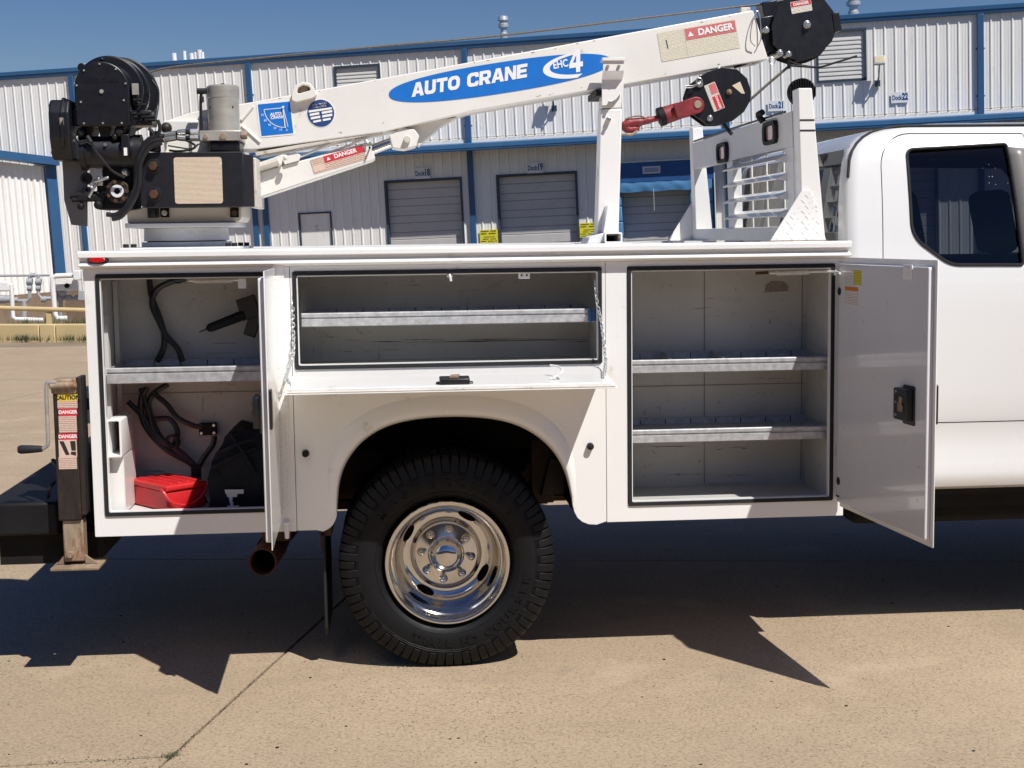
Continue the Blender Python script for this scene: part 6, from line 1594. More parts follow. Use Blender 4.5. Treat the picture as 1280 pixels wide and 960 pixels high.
for px_ in (112, 134, 158): p_ = at(px_, 163, .12); m.prism([(p_.x - .028, p_.z + .02), (p_.x + .028, p_.z + .02), (p_.x + .012, p_.z - .035), (p_.x - .018, p_.z - .035)], .08, .2, 'Y')
m.build('saddle', M['black'], crane, bevel=.003)
# gear case
gx0, gx1 = at(67, 160, .08).x, at(93, 160, .08).x; gz1, gz0 = at(80, 126, .08).z, at(84, 201, .08).z
m = MB(); m.prism(rounded([(.03, gz0), (.19, gz0), (.23, gz0 + .09), (.23, gz1 - .03), (.17, gz1), (.03, gz1), (-.0, gz1 - .05), (.0, gz0 + .08)], .02, 3), gx0, gx1, 'X'); m.build('gear_case', M['black'], crane, bevel=.008)
m = MB(); m.prism(rounded([(-.01, gz0 + .05), (.2, gz0 - .005), (.24, gz0 + .09), (.24, gz1 - .03), (.17, gz1 + .008), (.03, gz1 + .008), (-.01, gz1 - .05)], .02, 3), gx0 + .045, gx0 + .056, 'X'); m.build('case_rim', M['black'], crane, bevel=.003)
for k in range(6):
    z_ = gz0 + .03 + (gz1 - gz0 - .05) * k / 5; m = MB(); m.cyl((gx0 + .002, .06, z_), (gx0 - .008, .06, z_), .007, seg=6); m.build('case_bolt', M['black'], crane)
p_ = at(77, 151, .0); m = MB(); m.cyl((p_.x, .0, p_.z - .015), (p_.x, -.004, p_.z + .012), .009, seg=10); m.build('grease_nipple', M['steel'], crane)
m = MB(); m.cyl((gx1, .11, at(90, 144, .1).z), (at(104, 144, .1).x, .11, at(104, 144, .1).z), .045, seg=24); m.build('gear_shaft_housing', M['black'], crane, bevel=.003)
# hydraulic winch motor
mc = at(135, 189, .04); mr = (at(135, 168, .04).z - at(135, 210, .04).z) / 2; mx0, mx1 = at(98, 190, .04).x, at(174, 190, .04).x
m = MB(); m.lathe([(0, 0), (mr + .006, 0), (mr + .006, .02), (mr - .002, .022), (mr - .002, mx1 - mx0 - .03), (mr + .003, mx1 - mx0 - .028), (mr + .003, mx1 - mx0), (0, mx1 - mx0)], (mx0, .04 + mr, mc.z), (1, 0, 0), 36); wmo = m.build('winch_motor', M['tank'], crane, ang=30)
for px_, py_ in ((132, 181), (157, 185)):
    p_ = at(px_, py_, .045); m = MB(); m.cyl(p_, p_ - Vector((0, .012, 0)), .006, seg=8); m.build('port_plug', M['steel'], wmo)
m = MB(); m.box(at(152, 180, .03).x, at(162, 180, .03).x, .02, .06, at(157, 196, .03).z, at(157, 168, .03).z); m.build('motor_bracket', M['black'], wmo, bevel=.003)
p_ = at(157, 190, .018); m = MB(); m.box(p_.x - .006, p_.x + .006, .015, .02, p_.z - .013, p_.z + .016); m.build('label', M['dlab'], wmo)
m = MB(); m.tube([at(103, 168, .05), at(96, 172, .04), at(100, 178, .03), at(112, 175, .03), at(118, 186, .03), at(130, 202, .025), at(141, 214, .03), at(156, 222, .04)], .005, 8); m.cyl(at(109, 170, .03), at(114, 178, .03), .009, seg=8); m.build('case_drain_hose', M['hose'], crane)
for px_, py_, r_ in ((150, 164, .022), (101, 166, .018), (144, 171, .014)):
    m = MB(); m.sphere(at(px_, py_, .05), r_, 12); m.build('elbow_fitting', M['hose'], crane)
m = MB(); m.cyl(at(150, 164, .05), at(162, 155, .05), .012, seg=10); m.build('elbow_fitting', M['hose'], crane)
for k in range(4):
    p_ = at(93 + k % 2 * 6, 168 + k // 2 * 8, .06); m = MB(); m.cyl(p_, p_ - Vector((0, .01, 0)), .005, seg=6); m.build('nut', M['steel'], crane)
# hanging side plate, valves, spool
x0, x1 = at(78, 240, .16).x, at(109, 240, .16).x
pts = [XZ(78, 201, .16), XZ(109, 201, .16), XZ(109, 283, .16), XZ(89, 281, .16), XZ(80, 250, .16)]
M['plate'] = basic('dull_grey_plate', (.20, .20, .205), .35, metal=.5, var=.15, vs=8)
m = MB(); m.prism(pts, .16, .17, 'Y'); m.build('side_plate', M['plate'], crane, bevel=.001)
p_ = at(147, 239, .08); m = MB(); m.cyl(p_ + Vector((0, .10, 0)), p_, .046, seg=10); sp = m.build('rotation_motor', M['rustdark'], crane, bevel=.004)
for k in range(7):
    a = 2 * math.pi * k / 7; q = p_ + Vector((.036 * math.cos(a), -.002, .036 * math.sin(a))); m = MB(); m.cyl(q, q - Vector((0, .006, 0)), .008, seg=6); m.build('cap_bolt', M['rust'], sp)
m = MB(); m.lathe([(.012, 0), (.024, 0), (.024, .012), (.012, .012)], p_, (0, -1, 0), 24, closed=True); m.build('bearing_ring', M['signw'], sp)
m = MB(); m.cyl(p_, p_ - Vector((0, .008, 0)), .011, seg=12); m.build('shaft_end', M['dark'], sp)
for px_, py_, r_ in ((108, 223, .023), (107, 239, .019)):
    q = at(px_, py_, .10); m = MB(); m.lathe([(r_ * .6, 0), (r_, 0), (r_, .05), (r_ * .6, .05)], q, (0, 1, 0), 24, closed=True); m.cyl(q + Vector((0, .02, 0)), q + Vector((0, .03, 0)), r_ * .7, seg=16); m.build('valve_port', M['black'], crane)
m = MB(); m.box(at(120, 215, .12).x, at(165, 215, .12).x, .12, .30, at(140, 262, .12).z, at(140, 208, .12).z); m.box(at(98, 246, .12).x, at(130, 246, .12).x, .09, .16, at(110, 252, .12).z, at(110, 243, .12).z); m.build('valve_block', M['blackmat'], crane, bevel=.005)
m = MB(); m.box(at(112, 215, .1).x, at(128, 215, .1).x, .10, .2, at(120, 232, .1).z, at(120, 210, .1).z); m.cyl(at(104, 208, .1), at(120, 208, .1), .008, seg=8); m.cyl(at(111, 247, .09), at(124, 222, .09), .006, seg=8); m.cyl(at(118, 227, .08), at(136, 222, .08), .007, seg=8); m.sphere(at(157, 215, .1), .018, 12); m.build('valve_lever', M['steel'], crane, bevel=.002)
m = MB(); m.cyl(at(88, 245, .11), at(125, 243, .11), .014, seg=10); m.cyl(at(90, 250, .10), at(122, 249, .10), .009, seg=10); m.sphere(at(101, 258, .1), .014, 10); m.sphere(at(123, 256, .1), .018, 10); m.cyl(at(101, 257, .1), at(106, 236, .1), .005, seg=8); m.build('valve_spool', M['blackmat'], crane)
HB = [[(206, 170), (190, 172), (178, 184), (171, 205), (170, 232), (160, 256), (146, 268), (133, 268)], [(204, 174), (188, 178), (176, 192), (172, 215), (168, 240), (156, 262), (140, 271)], [(202, 178), (186, 186), (176, 205), (174, 232), (166, 252), (152, 270), (140, 274)], [(186, 160), (192, 168), (190, 178), (180, 190), (176, 210)], [(197, 150), (200, 160), (196, 170), (190, 178)]]
for k, h_ in enumerate(HB):
    m = MB(); m.tube([at(x, y, .035 - .008 * (k % 3)) for x, y in h_], .0095 if k < 3 else .007, 10); m.build('hydraulic_hose', M['hose'], crane)
m = MB(); m.cyl(at(194, 178, .06), at(194, 190, .06), .022, seg=16); m.box(at(187, 168, .06).x, at(202, 168, .06).x, .05, .1, at(195, 178, .06).z, at(195, 164, .06).z); m.build('swivel_fitting', M['black'], crane, bevel=.003)
m = MB(); m.tube([at(232, 175, .1), at(244, 182, .08), at(238, 187, .08), at(222, 189, .08), at(212, 188, .1)], .0045, 8); m.tube([at(210, 182, .1), at(222, 184, .1), at(240, 186, .1), at(248, 180, .1)], .0035, 6); m.tube([at(190, 100, .16), at(197, 112, .16), at(197, 132, .16), at(194, 150, .12)], .006, 8); m.build('control_wire', M['hose'], crane)
# grey box behind the turret fittings
m = MB(); m.box(at(205, 188, .22).x, at(262, 188, .22).x, .22, .45, at(230, 196, .22).z, at(230, 150, .22).z); m.build('turret_head', Cm, crane, bevel=.006)
# lift cylinder
cyl_pts = [(312, 218), (455, 179), (460, 177), (464, 178), (469, 198), (466, 201), (312, 252)]
CF_ = face_frame(at(390, 212, .28), (1, 0, .27), (0, -1, 0))
cc_ = [pix(CF_, *p) for p in cyl_pts]
me = plate([rounded(cc_, .004, 2)], .10, .006); me.transform(wm(crane).inverted() @ CF_ @ Matrix.Translation((0, 0, -.05))); lc = link('lift_cylinder_cover', me, Cm, crane)
d0, d1, d2 = pix(CF_, 390, 204), pix(CF_, 454, 185), pix(CF_, 458, 192)
dA, dB, dC, dD = [pix(CF_, *p) for p in ((388, 200), (454, 181), (458, 199), (392, 218))]
LM_ = CF_ @ Matrix.Translation(((dA[0] + dC[0]) / 2, (dA[1] + dC[1]) / 2, .0005)) @ Matrix.Rotation(math.atan2(dB[1] - dA[1], dB[0] - dA[0]), 4, 'Z')
lw, lh = math.hypot(dB[0] - dA[0], dB[1] - dA[1]), math.hypot(dD[0] - dA[0], dD[1] - dA[1])
ll = sticker('danger_label', crane, LM_, lw, lh, M['ptan'], label='danger label with a worn orange end on the lift cylinder cover')
patch('red_band', ll, LM_, [rect(-lw / 2 + lw * .25, lw / 2 - .002, lh * .02, lh / 2 - .001)], M['dred']); text('lettering', 'DANGER', .033, lh * .27, .023, M['dlab'], ll, LM_, z=.0022, bold=.0008)
patch('warning_triangle', ll, LM_, [tri(-lw / 2 + lw * .33, lh * .26, .008)], M['dlab'], z=.0024)
patch('worn_end', ll, LM_, [rect(-lw / 2 + .002, -lw / 2 + lw * .23, -lh * .4, lh * .05)], M['dpink'])
rd0, rd1 = at(458, 190, .30), at(497, 175, .30)
m = MB(); m.cyl(rd0, rd1, .020, seg=20); m.build('piston_rod', M['chrome'], crane)
m = MB(); kn_ = [pix(CF_, *p) for p in ((486, 170), (500, 160), (518, 162), (524, 170), (520, 184), (505, 188), (490, 186))]; m.prism(rounded(kn_, .008, 3), -.07, .02, 'Z', CF_); m.build('rod_clevis', Cm, crane, bevel=.006)
p_ = at(509, 174, .24); m = MB(); m.cyl(p_ + Vector((0, .05, 0)), p_ - Vector((0, .006, 0)), .014, seg=14); m.build('clevis_pin', M['creamdirty'], crane, bevel=.002)
gp2 = [bxy(*p) for p in ((494, 158), (572, 145), (552, 157), (524, 182), (512, 166), (498, 163))]
m = MB(); m.prism(gp2, -.15, -.05, 'Z', BF); m.build('boom_bracket', Cm, crane, bevel=.003)
m = MB(); m.sphere(at(447, 163, .33), .03, 14, (1.3, 1, .6)); m.build('boom_roller', M['blackmat'], crane)
# bracket plates, pipe over the cylinder
m = MB(); m.tube([at(312, 213, .26), at(330, 207, .26), at(348, 201, .26)], .018, 10, smooth=False); m.build('swivel_tube', M['creamdirty'], crane)
zq = [pix(CF_, *p) for p in ((343, 197), (355, 193), (352, 208), (348, 209))]; m = MB(); m.prism(zq, .0, .02, 'Z', CF_); zq = [pix(CF_, *p) for p in ((352, 196), (369, 190), (376, 194), (374, 201), (356, 206))]; m.prism(zq, -.03, .012, 'Z', CF_); m.build('swivel_bracket', Cm, crane, bevel=.002)
p_ = at(357, 197, .24); m = MB(); m.cyl(p_, p_ - Vector((0, .014, 0)), .012, seg=10); m.sphere(p_ - Vector((0, .014, 0)), .008, 8); m.build('bracket_bolt', Cm, crane)
m = MB(); m.tube([at(372, 197, .28), at(392, 189, .28), at(415, 179, .28), at(432, 173.5, .28), at(440, 173, .28), at(443, 176, .28), at(441, 180, .28)], .0055, 8, n=6); m.tube([at(376, 203, .29), at(405, 193, .29), at(441, 180, .29)], .0045, 8, smooth=False); m.tube([at(442, 179, .28), at(452, 175, .28), at(457, 174, .27), at(460, 179, .26)], .005, 8); m.build('hydraulic_line', Cm, crane)
p_ = at(462, 184, .24); m = MB(); m.cyl(p_ + Vector((0, .04, 0)), p_ - Vector((0, .002, 0)), .004, seg=8); m.build('hole', M['dark'], crane)

# ================================================================== HOOK BLOCK
hk = thing('hook_block', 'black two plate sheave block with a worn red hook hanging under the boom', 'hook block', loc=at(905, 120, .24))
HF = face_frame(at(905, 120, .22), (1, 0, .0), (0, -1, 0))
hp = [(858, 121), (863, 106), (884, 90), (903, 84), (921, 86), (934, 98), (939, 114), (938, 126), (930, 140), (916, 151), (900, 156), (884, 156), (866, 143), (860, 133)]
pl3 = rounded([pix(HF, *p) for p in hp], .008, 3)
for zz in (0, -.075):
    m = MB(); m.prism(pl3, zz - .007, zz, 'Z', HF); m.build('block_plate', M['black'], hk, bevel=.0015)
m = MB(); m.lathe([(.02, -.066), (.085, -.066), (.095, -.060), (.084, -.046), (.084, -.036), (.095, -.022), (.085, -.014), (.02, -.014)], HF @ Vector((0, 0, 0)), HF.col[2].to_3d(), 36, closed=True); m.build('sheave', M['blackmat'], hk)
for px_, py_, r_, mt in ((911, 115, .011, 'rusttan'), (887, 148, .012, 'steel'), (874, 105, .014, 'steel')):
    q = at(px_, py_, .22); m = MB(); m.cyl(q + Vector((0, .08, 0)), q - Vector((0, .010, 0)), r_, seg=16); m.cyl(q - Vector((0, .010, 0)), q - Vector((0, .014, 0)), r_ * .55, seg=10); m.build('pin', M[mt], hk, bevel=.0015)
q = at(874, 101, .205); m = MB(); m.tube([q + Vector((.012 * math.cos(a), 0, .012 * math.sin(a))) for a in [2 * math.pi * k / 12 for k in range(12)]], .0022, 6, smooth=False, closed=True); m.tube([at(872, 104, .2), at(866, 107, .2), at(856, 107, .2)], .0018, 5); m.tube([at(872, 105, .2), at(866, 109, .2), at(857, 110, .2)], .0018, 5); m.build('cotter', M['steel'], hk)
lx0, ly0 = pix(HF, 893, 121); LMh = HF @ Matrix.Translation((lx0, ly0, .0005)) @ Matrix.Rotation(R(-68), 4, 'Z')
ls = sticker('danger_sticker', hk, LMh, .112, .047, M['plabw']); patch('red_band', ls, LMh, [rect(-.002, .053, -.010, .021)], M['dred']); patch('red_band', ls, LMh, [rect(-.052, -.012, -.006, .021)], M['dredf']); text('lettering', 'DANGER', .026, .006, .013, M['dlab'], ls, LMh, z=.0022, bold=.0004)
patch('worn_sticker', hk, HF, [[pix(HF, *p) for p in ((915, 107), (925, 102), (931, 117), (927, 117))]], M['parch'])
# swivel body and hook
sa, sb_ = at(868, 132, .25), at(823, 147, .25)
m = MB(); x, y, z = frame_of(sb_ - sa); Ls = (sb_ - sa).length
m.lathe([(0, -.028), (.018, -.026), (.027, -.01), (.027, .02), (.030, .04), (.034, .07), (.036, Ls - .03), (.036, Ls - .004)], sa, sb_ - sa, 24)
m.build('swivel_body', M['redpaint'], hk)
ca, cb_ = pix(HF, 869, 132), pix(HF, 843, 140); dv = (Vector(cb_) - Vector(ca)).normalized(); nv = Vector((-dv.y, dv.x))
cap = [tuple(Vector(ca) - dv * .034 * math.cos(t_) + nv * .034 * math.sin(t_)) for t_ in [math.pi * (-.5 + k / 14) for k in range(15)]]
cap += [tuple(Vector(cb_) + nv * .030), tuple(Vector(cb_) - nv * .030)]
for z0_, z1_ in ((.004, .020), (-.10, -.086)):
    m = MB(); m.prism(cap, z0_, z1_, 'Z', HF); m.build('clevis_cheek', M['redpaint'], hk, bevel=.004)
m = MB(); m.lathe([(0, Ls), (.034, Ls), (.0385, Ls - .002), (.0385, Ls - .024), (.036, Ls - .026)], sa, sb_ - sa, 28); m.build('swivel_collar', M['blackmat'], hk)
q = at(869, 132, .25); m = MB(); m.cyl(q + Vector((0, .04, 0)), q - Vector((0, .054, 0)), .016, seg=16); m.build('swivel_pin', M['rusttan'], hk, bevel=.002)
hpz = [at(822, 147.5, .25), at(812, 151, .25), at(798, 156, .25), at(787, 158, .25), at(783, 161, .25), at(785, 166, .25), at(791, 167.5, .25), at(795, 163, .25)]
hpz = [at(823, 147.5, .25), at(812, 150, .25), at(800, 152.5, .25), at(787, 154, .25), at(781.5, 158, .25), at(786, 162, .25), at(795, 161, .25), at(799, 160, .25)]
m = MB(); m.tube(hpz, [.012, .015, .018, .019, .017, .014, .011, .006], 14, n=6); m.build('hook', M['redpaint'], hk)
m = MB(); m.tube([at(808, 148, .24), at(800, 145, .235), at(790, 146, .235), at(781, 149, .24)], .0035, 6); m.build('safety_latch', M['rusttan'], hk)
m = MB(); m.tube([at(918, 84, .26), at(936, 78, .28), at(950, 73, .29)], .0055, 8); m.cyl(at(940, 77, .285), at(957, 71, .29), .010, seg=10); m.tube([at(952, 73, .29), at(970, 64, .29), at(975, 66, .29)], .0055, 8, n=4); m.build('rope_tail', M['blackmat'], hk)
m = MB(); m.tube([at(934, 128, .27), at(960, 105, .27), at(986, 83, .27), at(1012, 62, .28)], .0055, 8, n=3); m.build('hoist_rope', M['rope'], hk)
m = MB(); m.tube([at(904, 154, .26), at(908, 160, .26), at(915, 168, .26)], .008, 8, n=3); m.build('rope_end', M['rubber'], hk)
m = MB(); m.tube([at(898, 87, .25), at(902, 78, .26), at(906, 74, .26)], .005, 6, n=4); m.build('hanger_wire', M['galv'], hk)

# ================================================================== BOOM REST
br_ = thing('boom_rest', 'white square steel post holding the crane boom on the truck body', 'post', loc=(.88, .25, 1.624))
xa0, xb0 = at(745.5, 296, .2).x, at(773, 296, .2).x; xa1, xb1 = at(752.5, 110, .2).x, at(779, 110, .2).x
zb_ = 1.624; ztp = at(766, 95, .2).z; zsp = at(760, 136, .2).z
def tilt(z): return (z - zb_ ) / (ztp - zb_)
m = MB()
def post(z0, z1, g, name, mat):
    m = MB(); pts = []
    P4 = []
    for z in (z0, z1):
        t_ = tilt(z); x0 = xa0 + (xa1 - xa0) * t_ - g; x1 = xb0 + (xb1 - xb0) * t_ + g
        P4.append([(x0, .20 - g, z), (x1, .20 - g, z), (x1, .29 + g, z), (x0, .29 + g, z)])
    A = [m.bm.verts.new(p) for p in P4[0]]; B = [m.bm.verts.new(p) for p in P4[1]]
    m.bm.faces.new(A); m.bm.faces.new(B[::-1])
    for i in range(4): m.bm.faces.new((A[i], B[i], B[(i + 1) % 4], A[(i + 1) % 4]))
    return m.build(name, mat, br_, bevel=.005)
post(zb_ + .03, zsp, .0, 'lower_post', P_); post(zsp + .002, ztp - .04, -.003, 'upper_post', P_)
for py_ in (129, 150):
    q = at(761 if py_ < 140 else 760, py_, .2); m = MB(); m.cyl(q, q - Vector((0, .018, 0)), .011, seg=6); m.cyl(q - Vector((0, .018, 0)), q - Vector((0, .032, 0)), .007, seg=10); m.build('set_bolt', M['steel'], br_, bevel=.001)
# top saddle: folded plate standing in front of the boom
m = MB(); sp_ = [XZ(752, 100, .19), XZ(779, 98, .19), XZ(779, 112, .19), XZ(770, 124, .19), XZ(757, 132, .19), XZ(752, 132, .19)]
m.prism(sp_, .180, .188, 'Y'); q0 = at(765, 76, .14); q1 = at(765, 100, .19)
xs0, xs1 = at(753, 90, .16).x, at(779, 90, .16).x
mm_ = [(.180, q1.z), (.140, q1.z + .03), (.140, q0.z), (.148, q0.z), (.148, q1.z + .028), (.188, q1.z - .004)]
m.prism(mm_, xs0, xs1, 'X'); m.box(xs0 - .004, xs1 + .004, .132, .20, q0.z - .0, q0.z + .012); m.build('saddle_plate', P_, br_, bevel=.002)
for dx in (.018, .062):
    m = MB(); m.cyl((xs0 + dx, .140, q0.z - .022), (xs0 + dx, .132, q0.z - .022), .007, seg=6); m.build('saddle_bolt', M['rusttan'], br_, bevel=.001)
m = MB(); m.box(xs0 - .02, xs0 + .03, .20, .45, at(760, 112, .25).z - .03, at(760, 112, .25).z - .005); m.build('rubber_pad', M['rubber'], br_, bevel=.003)
# foot: square tube and gusset
fx0, fx1 = at(756, 297, .07).x, at(778, 297, .07).x; fz1 = at(766, 290.5, .07).z
me = plate([rrect(fx0, fx1, zb_ + .003, fz1, .006, 3), rrect(fx0 + .006, fx1 - .006, zb_ + .009, fz1 - .006, .004, 3)], .42, .001); me.transform(wm(br_).inverted() @ PF(.28)); ft = link('foot_tube', me, P_, br_)
m = MB(); m.box(fx0 + .006, fx1 - .006, .4, .41, zb_ + .009, fz1 - .006); m.build('tube_inside', M['rustdark'], ft)
m = MB(); m.box(xa0 - .06, fx1 + .03, .05, .45, zb_, zb_ + .003); m.build('foot_plate', P_, br_)
a_, b_ = at(733, 300, .12), at(755, 291, .12); m = MB(); m.prism([(a_.x, zb_ + .003), (fx0, zb_ + .003), (fx0, fz1 - .002), (a_.x + .01, zb_ + .028)], .10, .30, 'Y'); m.build('side_tube', M['greyp'], br_, bevel=.003)
m = MB(); g0, g1, g2 = XZ(752, 291, .17), XZ(761, 291, .17), XZ(757.5, 257, .17); m.prism([g0, (g1[0] - .006, g1[1]), g2], .12, .20, 'Y'); m.build('gusset', P_, br_, bevel=.001)
q = at(778, 169, .25); m = MB(); m.tube([at(773, 168, .24), at(781, 168, .24), at(790, 168, .24), at(796, 163, .245), at(799, 157, .25)], .0055, 8, n=5); m.build('hook_ring', M['rusttan'], br_)

# ================================================================== HEADACHE RACK
rk = thing('headache_rack', 'white steel cab guard with louvres and two tail lamps behind the cab', 'cab guard', loc=(1.68, .2, 1.624))
def rackpost(Y0, Y1, pb0, pb1, pt0, pt1, ztop_px, nm='rack_post'):
    zt_ = at(pt0[0], ztop_px, Y0).z; x0, x1 = at(*pb0, Y0).x, at(*pb1, Y0).x; u0, u1 = at(*pt0, Y0).x, at(*pt1, Y0).x
    m = MB(); A = [m.bm.verts.new(p) for p in ((x0, Y0, zb_), (x1, Y0, zb_), (x1, Y1, zb_), (x0, Y1, zb_))]; B = [m.bm.verts.new(p) for p in ((u0, Y0, zt_), (u1, Y0, zt_), (u1, Y1, zt_), (u0, Y1, zt_))]
    m.bm.faces.new(A); m.bm.faces.new(B[::-1])
    for i in range(4): m.bm.faces.new((A[i], B[i], B[(i + 1) % 4], A[(i + 1) % 4]))
    return m.build(nm, P_, rk, bevel=.004), x0, x1, u0, u1, zt_
NP, nx0, nx1, nu0, nu1, nzt = rackpost(.10, .19, (1003, 298), (1032, 298), (998, 112), (1015, 109), 110)
rx_lo = lambda z: nx0 + (nu0 - nx0) * (z - zb_) / (nzt - zb_) + .002
rx_hi = lambda z: nx1 + (nu1 - nx1) * (z - zb_) / (nzt - zb_) - .002
for py_ in (150, 163):
    m = MB(); z_ = at(1008, py_, .1).z; m.box(rx_lo(z_), rx_hi(z_), .0985, .101, z_ - .003, z_ + .003); m.build('rope_shadow_band', M['rubber'], NP)  # dark strip standing for the rope's cast shadow on the post
FYa, FYb = 2.15, 2.24
# far post mirrors the near one
m = MB(); A = [m.bm.verts.new(p) for p in ((nx0, FYa, zb_), (nx1, FYa, zb_), (nx1, FYb, zb_), (nx0, FYb, zb_))]; B = [m.bm.verts.new(p) for p in ((nu0, FYa, nzt), (nu1, FYa, nzt), (nu1, FYb, nzt), (nu0, FYb, nzt))]
m.bm.faces.new(A); m.bm.faces.new(B[::-1])
for i in range(4): m.bm.faces.new((A[i], B[i], B[(i + 1) % 4], A[(i + 1) % 4]))
m.build('rack_post', P_, rk, bevel=.004)
def rx_at(z, f=0): t_ = (z - zb_) / (nzt - zb_); return nx0 + (nu0 - nx0) * t_ + f
# cross beam
bz1, bz0 = at(995, 137, .2).z, at(995, 178, .2).z
RKM = Matrix.Identity(4)
ddir = Vector((rx_at(bz1) - rx_at(bz0), 0, bz1 - bz0)).normalized(); nrm = Vector((-ddir.z, 0, ddir.x))   # facing -X
o_ = Vector((rx_at(zb_) - .004, 1.17, zb_)); xd = Vector((0, -1, 0))
for i in range(3): RKM[i][0] = xd[i]; RKM[i][1] = ddir[i]; RKM[i][2] = nrm[i]; RKM[i][3] = o_[i]
hb0, hb1 = pix(RKM, 990, 183)[1], pix(RKM, 990, 139)[1]
bw = .98
lp_ = []
for px_, py_ in ((965, 166), (905, 191)):
    u, v = pix(RKM, px_, py_); lp_.append((u, v))
lh_ = abs(pix(RKM, 965, 151)[1] - pix(RKM, 965, 180)[1]) / 2; lw_ = .105
vm = (lp_[0][1] + lp_[1][1]) / 2
outer = rect(-bw, bw, hb0, hb1)
holes = [rrect(u - lw_ * .8, u + lw_ * .8, v - lh_ * .8, v + lh_ * .8, .03) for u, v in lp_]
me = plate([outer] + holes, .05, .002); me.transform(wm(rk).inverted() @ RKM @ Matrix.Translation((0, 0, -.025))); link('cross_beam', me, M['greyp'], rk)
for i, (u, v) in enumerate(lp_):
    me = plate([rrect(u - lw_, u + lw_, v - lh_, v + lh_, .035), rrect(u - lw_ * .66, u + lw_ * .66, v - lh_ * .68, v + lh_ * .68, .02)], .02, .003); me.transform(wm(rk).inverted() @ RKM @ Matrix.Translation((0, 0, .008))); tl = link('tail_lamp', me, M['rubber'], rk)
    m = MB(); m.prism(rrect(u - lw_ * .66, u + lw_ * .66, v - lh_ * .68, v + lh_ * .68, .02), -.02, .008, 'Z', RKM); m.build('lens', M['pinklens'], tl, bevel=.004)
u, v = pix(RKM, 957, 151); m = MB(); m.tube([RKM @ Vector((u, hb1 - .01, .01)), RKM @ Vector((u, hb1 + .02, .03)), RKM @ Vector((u + .03, hb1 + .03, .02))], .014, 8); m.build('cable_hook', M['rubber'], rk)
u0, v0 = pix(RKM, 990, 137); m = MB(); m.tube([RKM @ Vector((bw * .9, hb1 + .006, 0)), RKM @ Vector((0, hb1 + .008, 0)), RKM @ Vector((-bw * .95, hb1 + .006, 0))], .005, 6); m.build('lamp_wire', M['hose'], rk)
# inner frame, uprights, louvres
wl = pix(RKM, 984, 240)[0]; wr = pix(RKM, 916, 240)[0]; zb0 = pix(RKM, 950, 288)[1]
wA, wB = min(wl, wr), max(wl, wr)
m = MB(); m.box(-bw, bw, 0.0, .06, -.05, 0, RKM); m.build('lower_beam', M['greyp'], rk, bevel=.003)
for (a, b) in ((wB, wB + .12), (wA - .12, wA)):
    m = MB(); m.box(a, b, .06, hb0, -.045, -.003, RKM); m.build('inner_upright', M['greyp'], rk, bevel=.003)
for t_ in (.22, .5, .8):
    u = wA + (wB - wA) * t_; m = MB(); m.box(u - .005, u + .005, .06, hb0, -.046, -.040, RKM); m.build('bar', P_, rk, bevel=.002)
nl = 4
for k in range(nl):
    v = .06 + (hb0 - .06) * (k + .55) / (nl + .25)
    m = MB(); m.prism([(v + .0, .045), (v + .006, .048), (v + .036, -.03), (v + .030, -.033)], wA, wB, 'Z', RKM @ Matrix(((0, 0, 1, 0), (1, 0, 0, 0), (0, 1, 0, 0), (0, 0, 0, 1)))); m.build('louvre', P_, rk, bevel=.001)
    m = MB(); m.prism([(v - .02, -.045), (v + .036, -.045), (v + .036, -.02), (v + .004, .045)], wB - .002, wB + .001, 'Z', RKM @ Matrix(((0, 0, 1, 0), (1, 0, 0, 0), (0, 1, 0, 0), (0, 0, 0, 1)))); m.build('louvre_end', P_, rk)
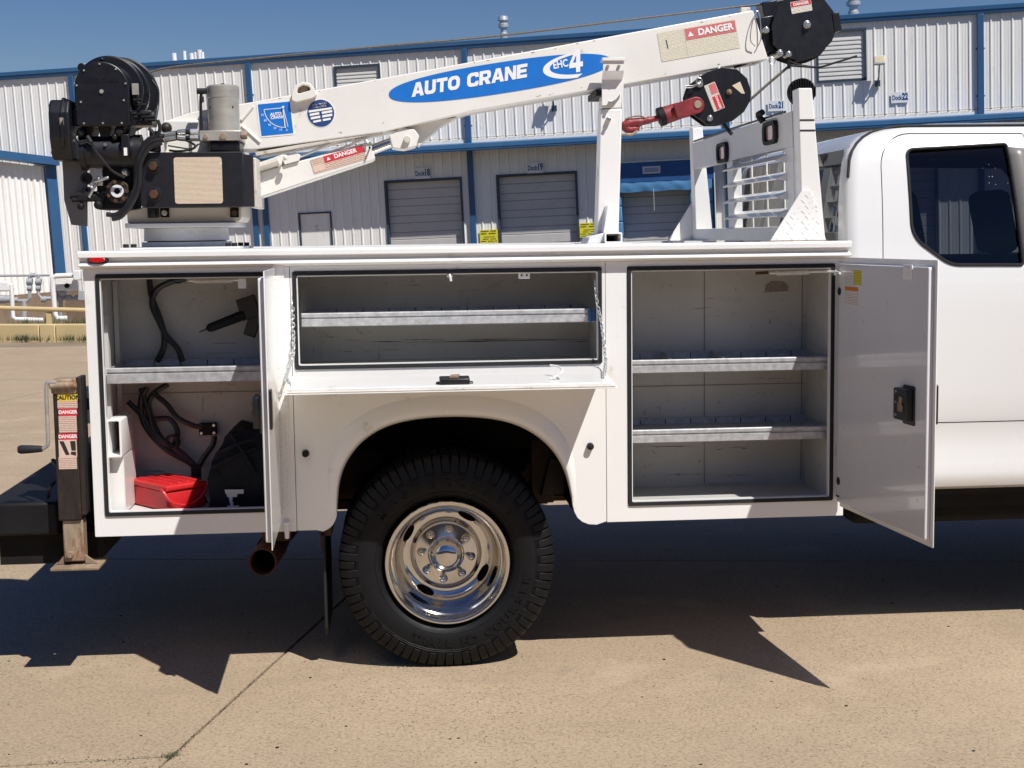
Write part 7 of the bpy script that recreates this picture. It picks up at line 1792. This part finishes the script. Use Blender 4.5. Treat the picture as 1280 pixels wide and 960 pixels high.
# chequer plate gussets
tz_ = at(1000, 238, .1).z
gus = [(at(962, 298, .09).x, zb_), (nx1, zb_), (nx0 + (nu0 - nx0) * (tz_ - zb_) / (nzt - zb_) + .035, tz_), (nx0 + (nu0 - nx0) * (tz_ - zb_) / (nzt - zb_), tz_)]
m = MB(); m.prism(gus, .088, .0975, 'Y'); gs = m.build('gusset', P_, rk, bevel=.001)
m = MB()
for i in range(9):
    for j in range(9):
        x_ = gus[0][0] + i * .030 + (j % 2) * .015; z_ = zb_ + .012 + j * .021
        lim = gus[0][0] + (gus[3][0] - gus[0][0]) * (z_ - zb_) / (tz_ - zb_)
        if x_ < lim + .012 or x_ > nx1 - .03 or z_ > tz_ - .01: continue
        m.box(-.009, .009, .0865, .0885, -.002, .002, Matrix.Translation((x_, 0, z_)) @ Matrix.Rotation(R(45 if (i + j) % 2 else -45), 4, 'Y'))
tp = m.build('tread_pattern', P_, gs); tp['kind'] = 'stuff'
m = MB(); m.prism(gus, 2.2435, 2.253, 'Y'); m.build('gusset', P_, rk)
# side wings (grey faces seen behind the near post)
m = MB(); m.box(bw - .12, bw, .0, hb0, -.045, -.001, RKM); m.build('rack_wing', M['greyp'], rk, bevel=.002)
# amber base line of rust
m = MB(); m.box(at(960, 299, .07).x, nx1 + .005, .084, .10, zb_, zb_ + .004); m.build('rust_line', M['rusttan'], rk)
wl_ = thing('work_lamp', 'round black ribbed work lamp on top of the cab guard post', 'lamp', loc=at(1003, 115, .24))
q = at(1003, 115, .24); wr_ = at(1020, 115, .24).x - q.x
ad = Vector((0, -1, 0.0)); m = MB(); m.lathe([(0, 0), (wr_ * .96, 0), (wr_, .004), (wr_, .03), (wr_ * .9, .05), (0, .06)], q, -ad, 36); m.build('housing', M['blackmat'], wl_)
for k in range(11):
    xx = -wr_ * .9 + 1.8 * wr_ * k / 10; hh = math.sqrt(max(0, (wr_ * .96) ** 2 - xx * xx)); m = MB(); m.box(q.x + xx - .0018, q.x + xx + .0018, q.y - .012, q.y, q.z - hh, q.z + hh); m.build('cooling_fin', M['blackmat'], wl_)
m = MB(); m.box(q.x - .015, q.x + .015, q.y - .06, q.y, q.z - wr_ - .02, q.z - wr_ + .02); m.build('lamp_bracket', M['blackmat'], wl_)
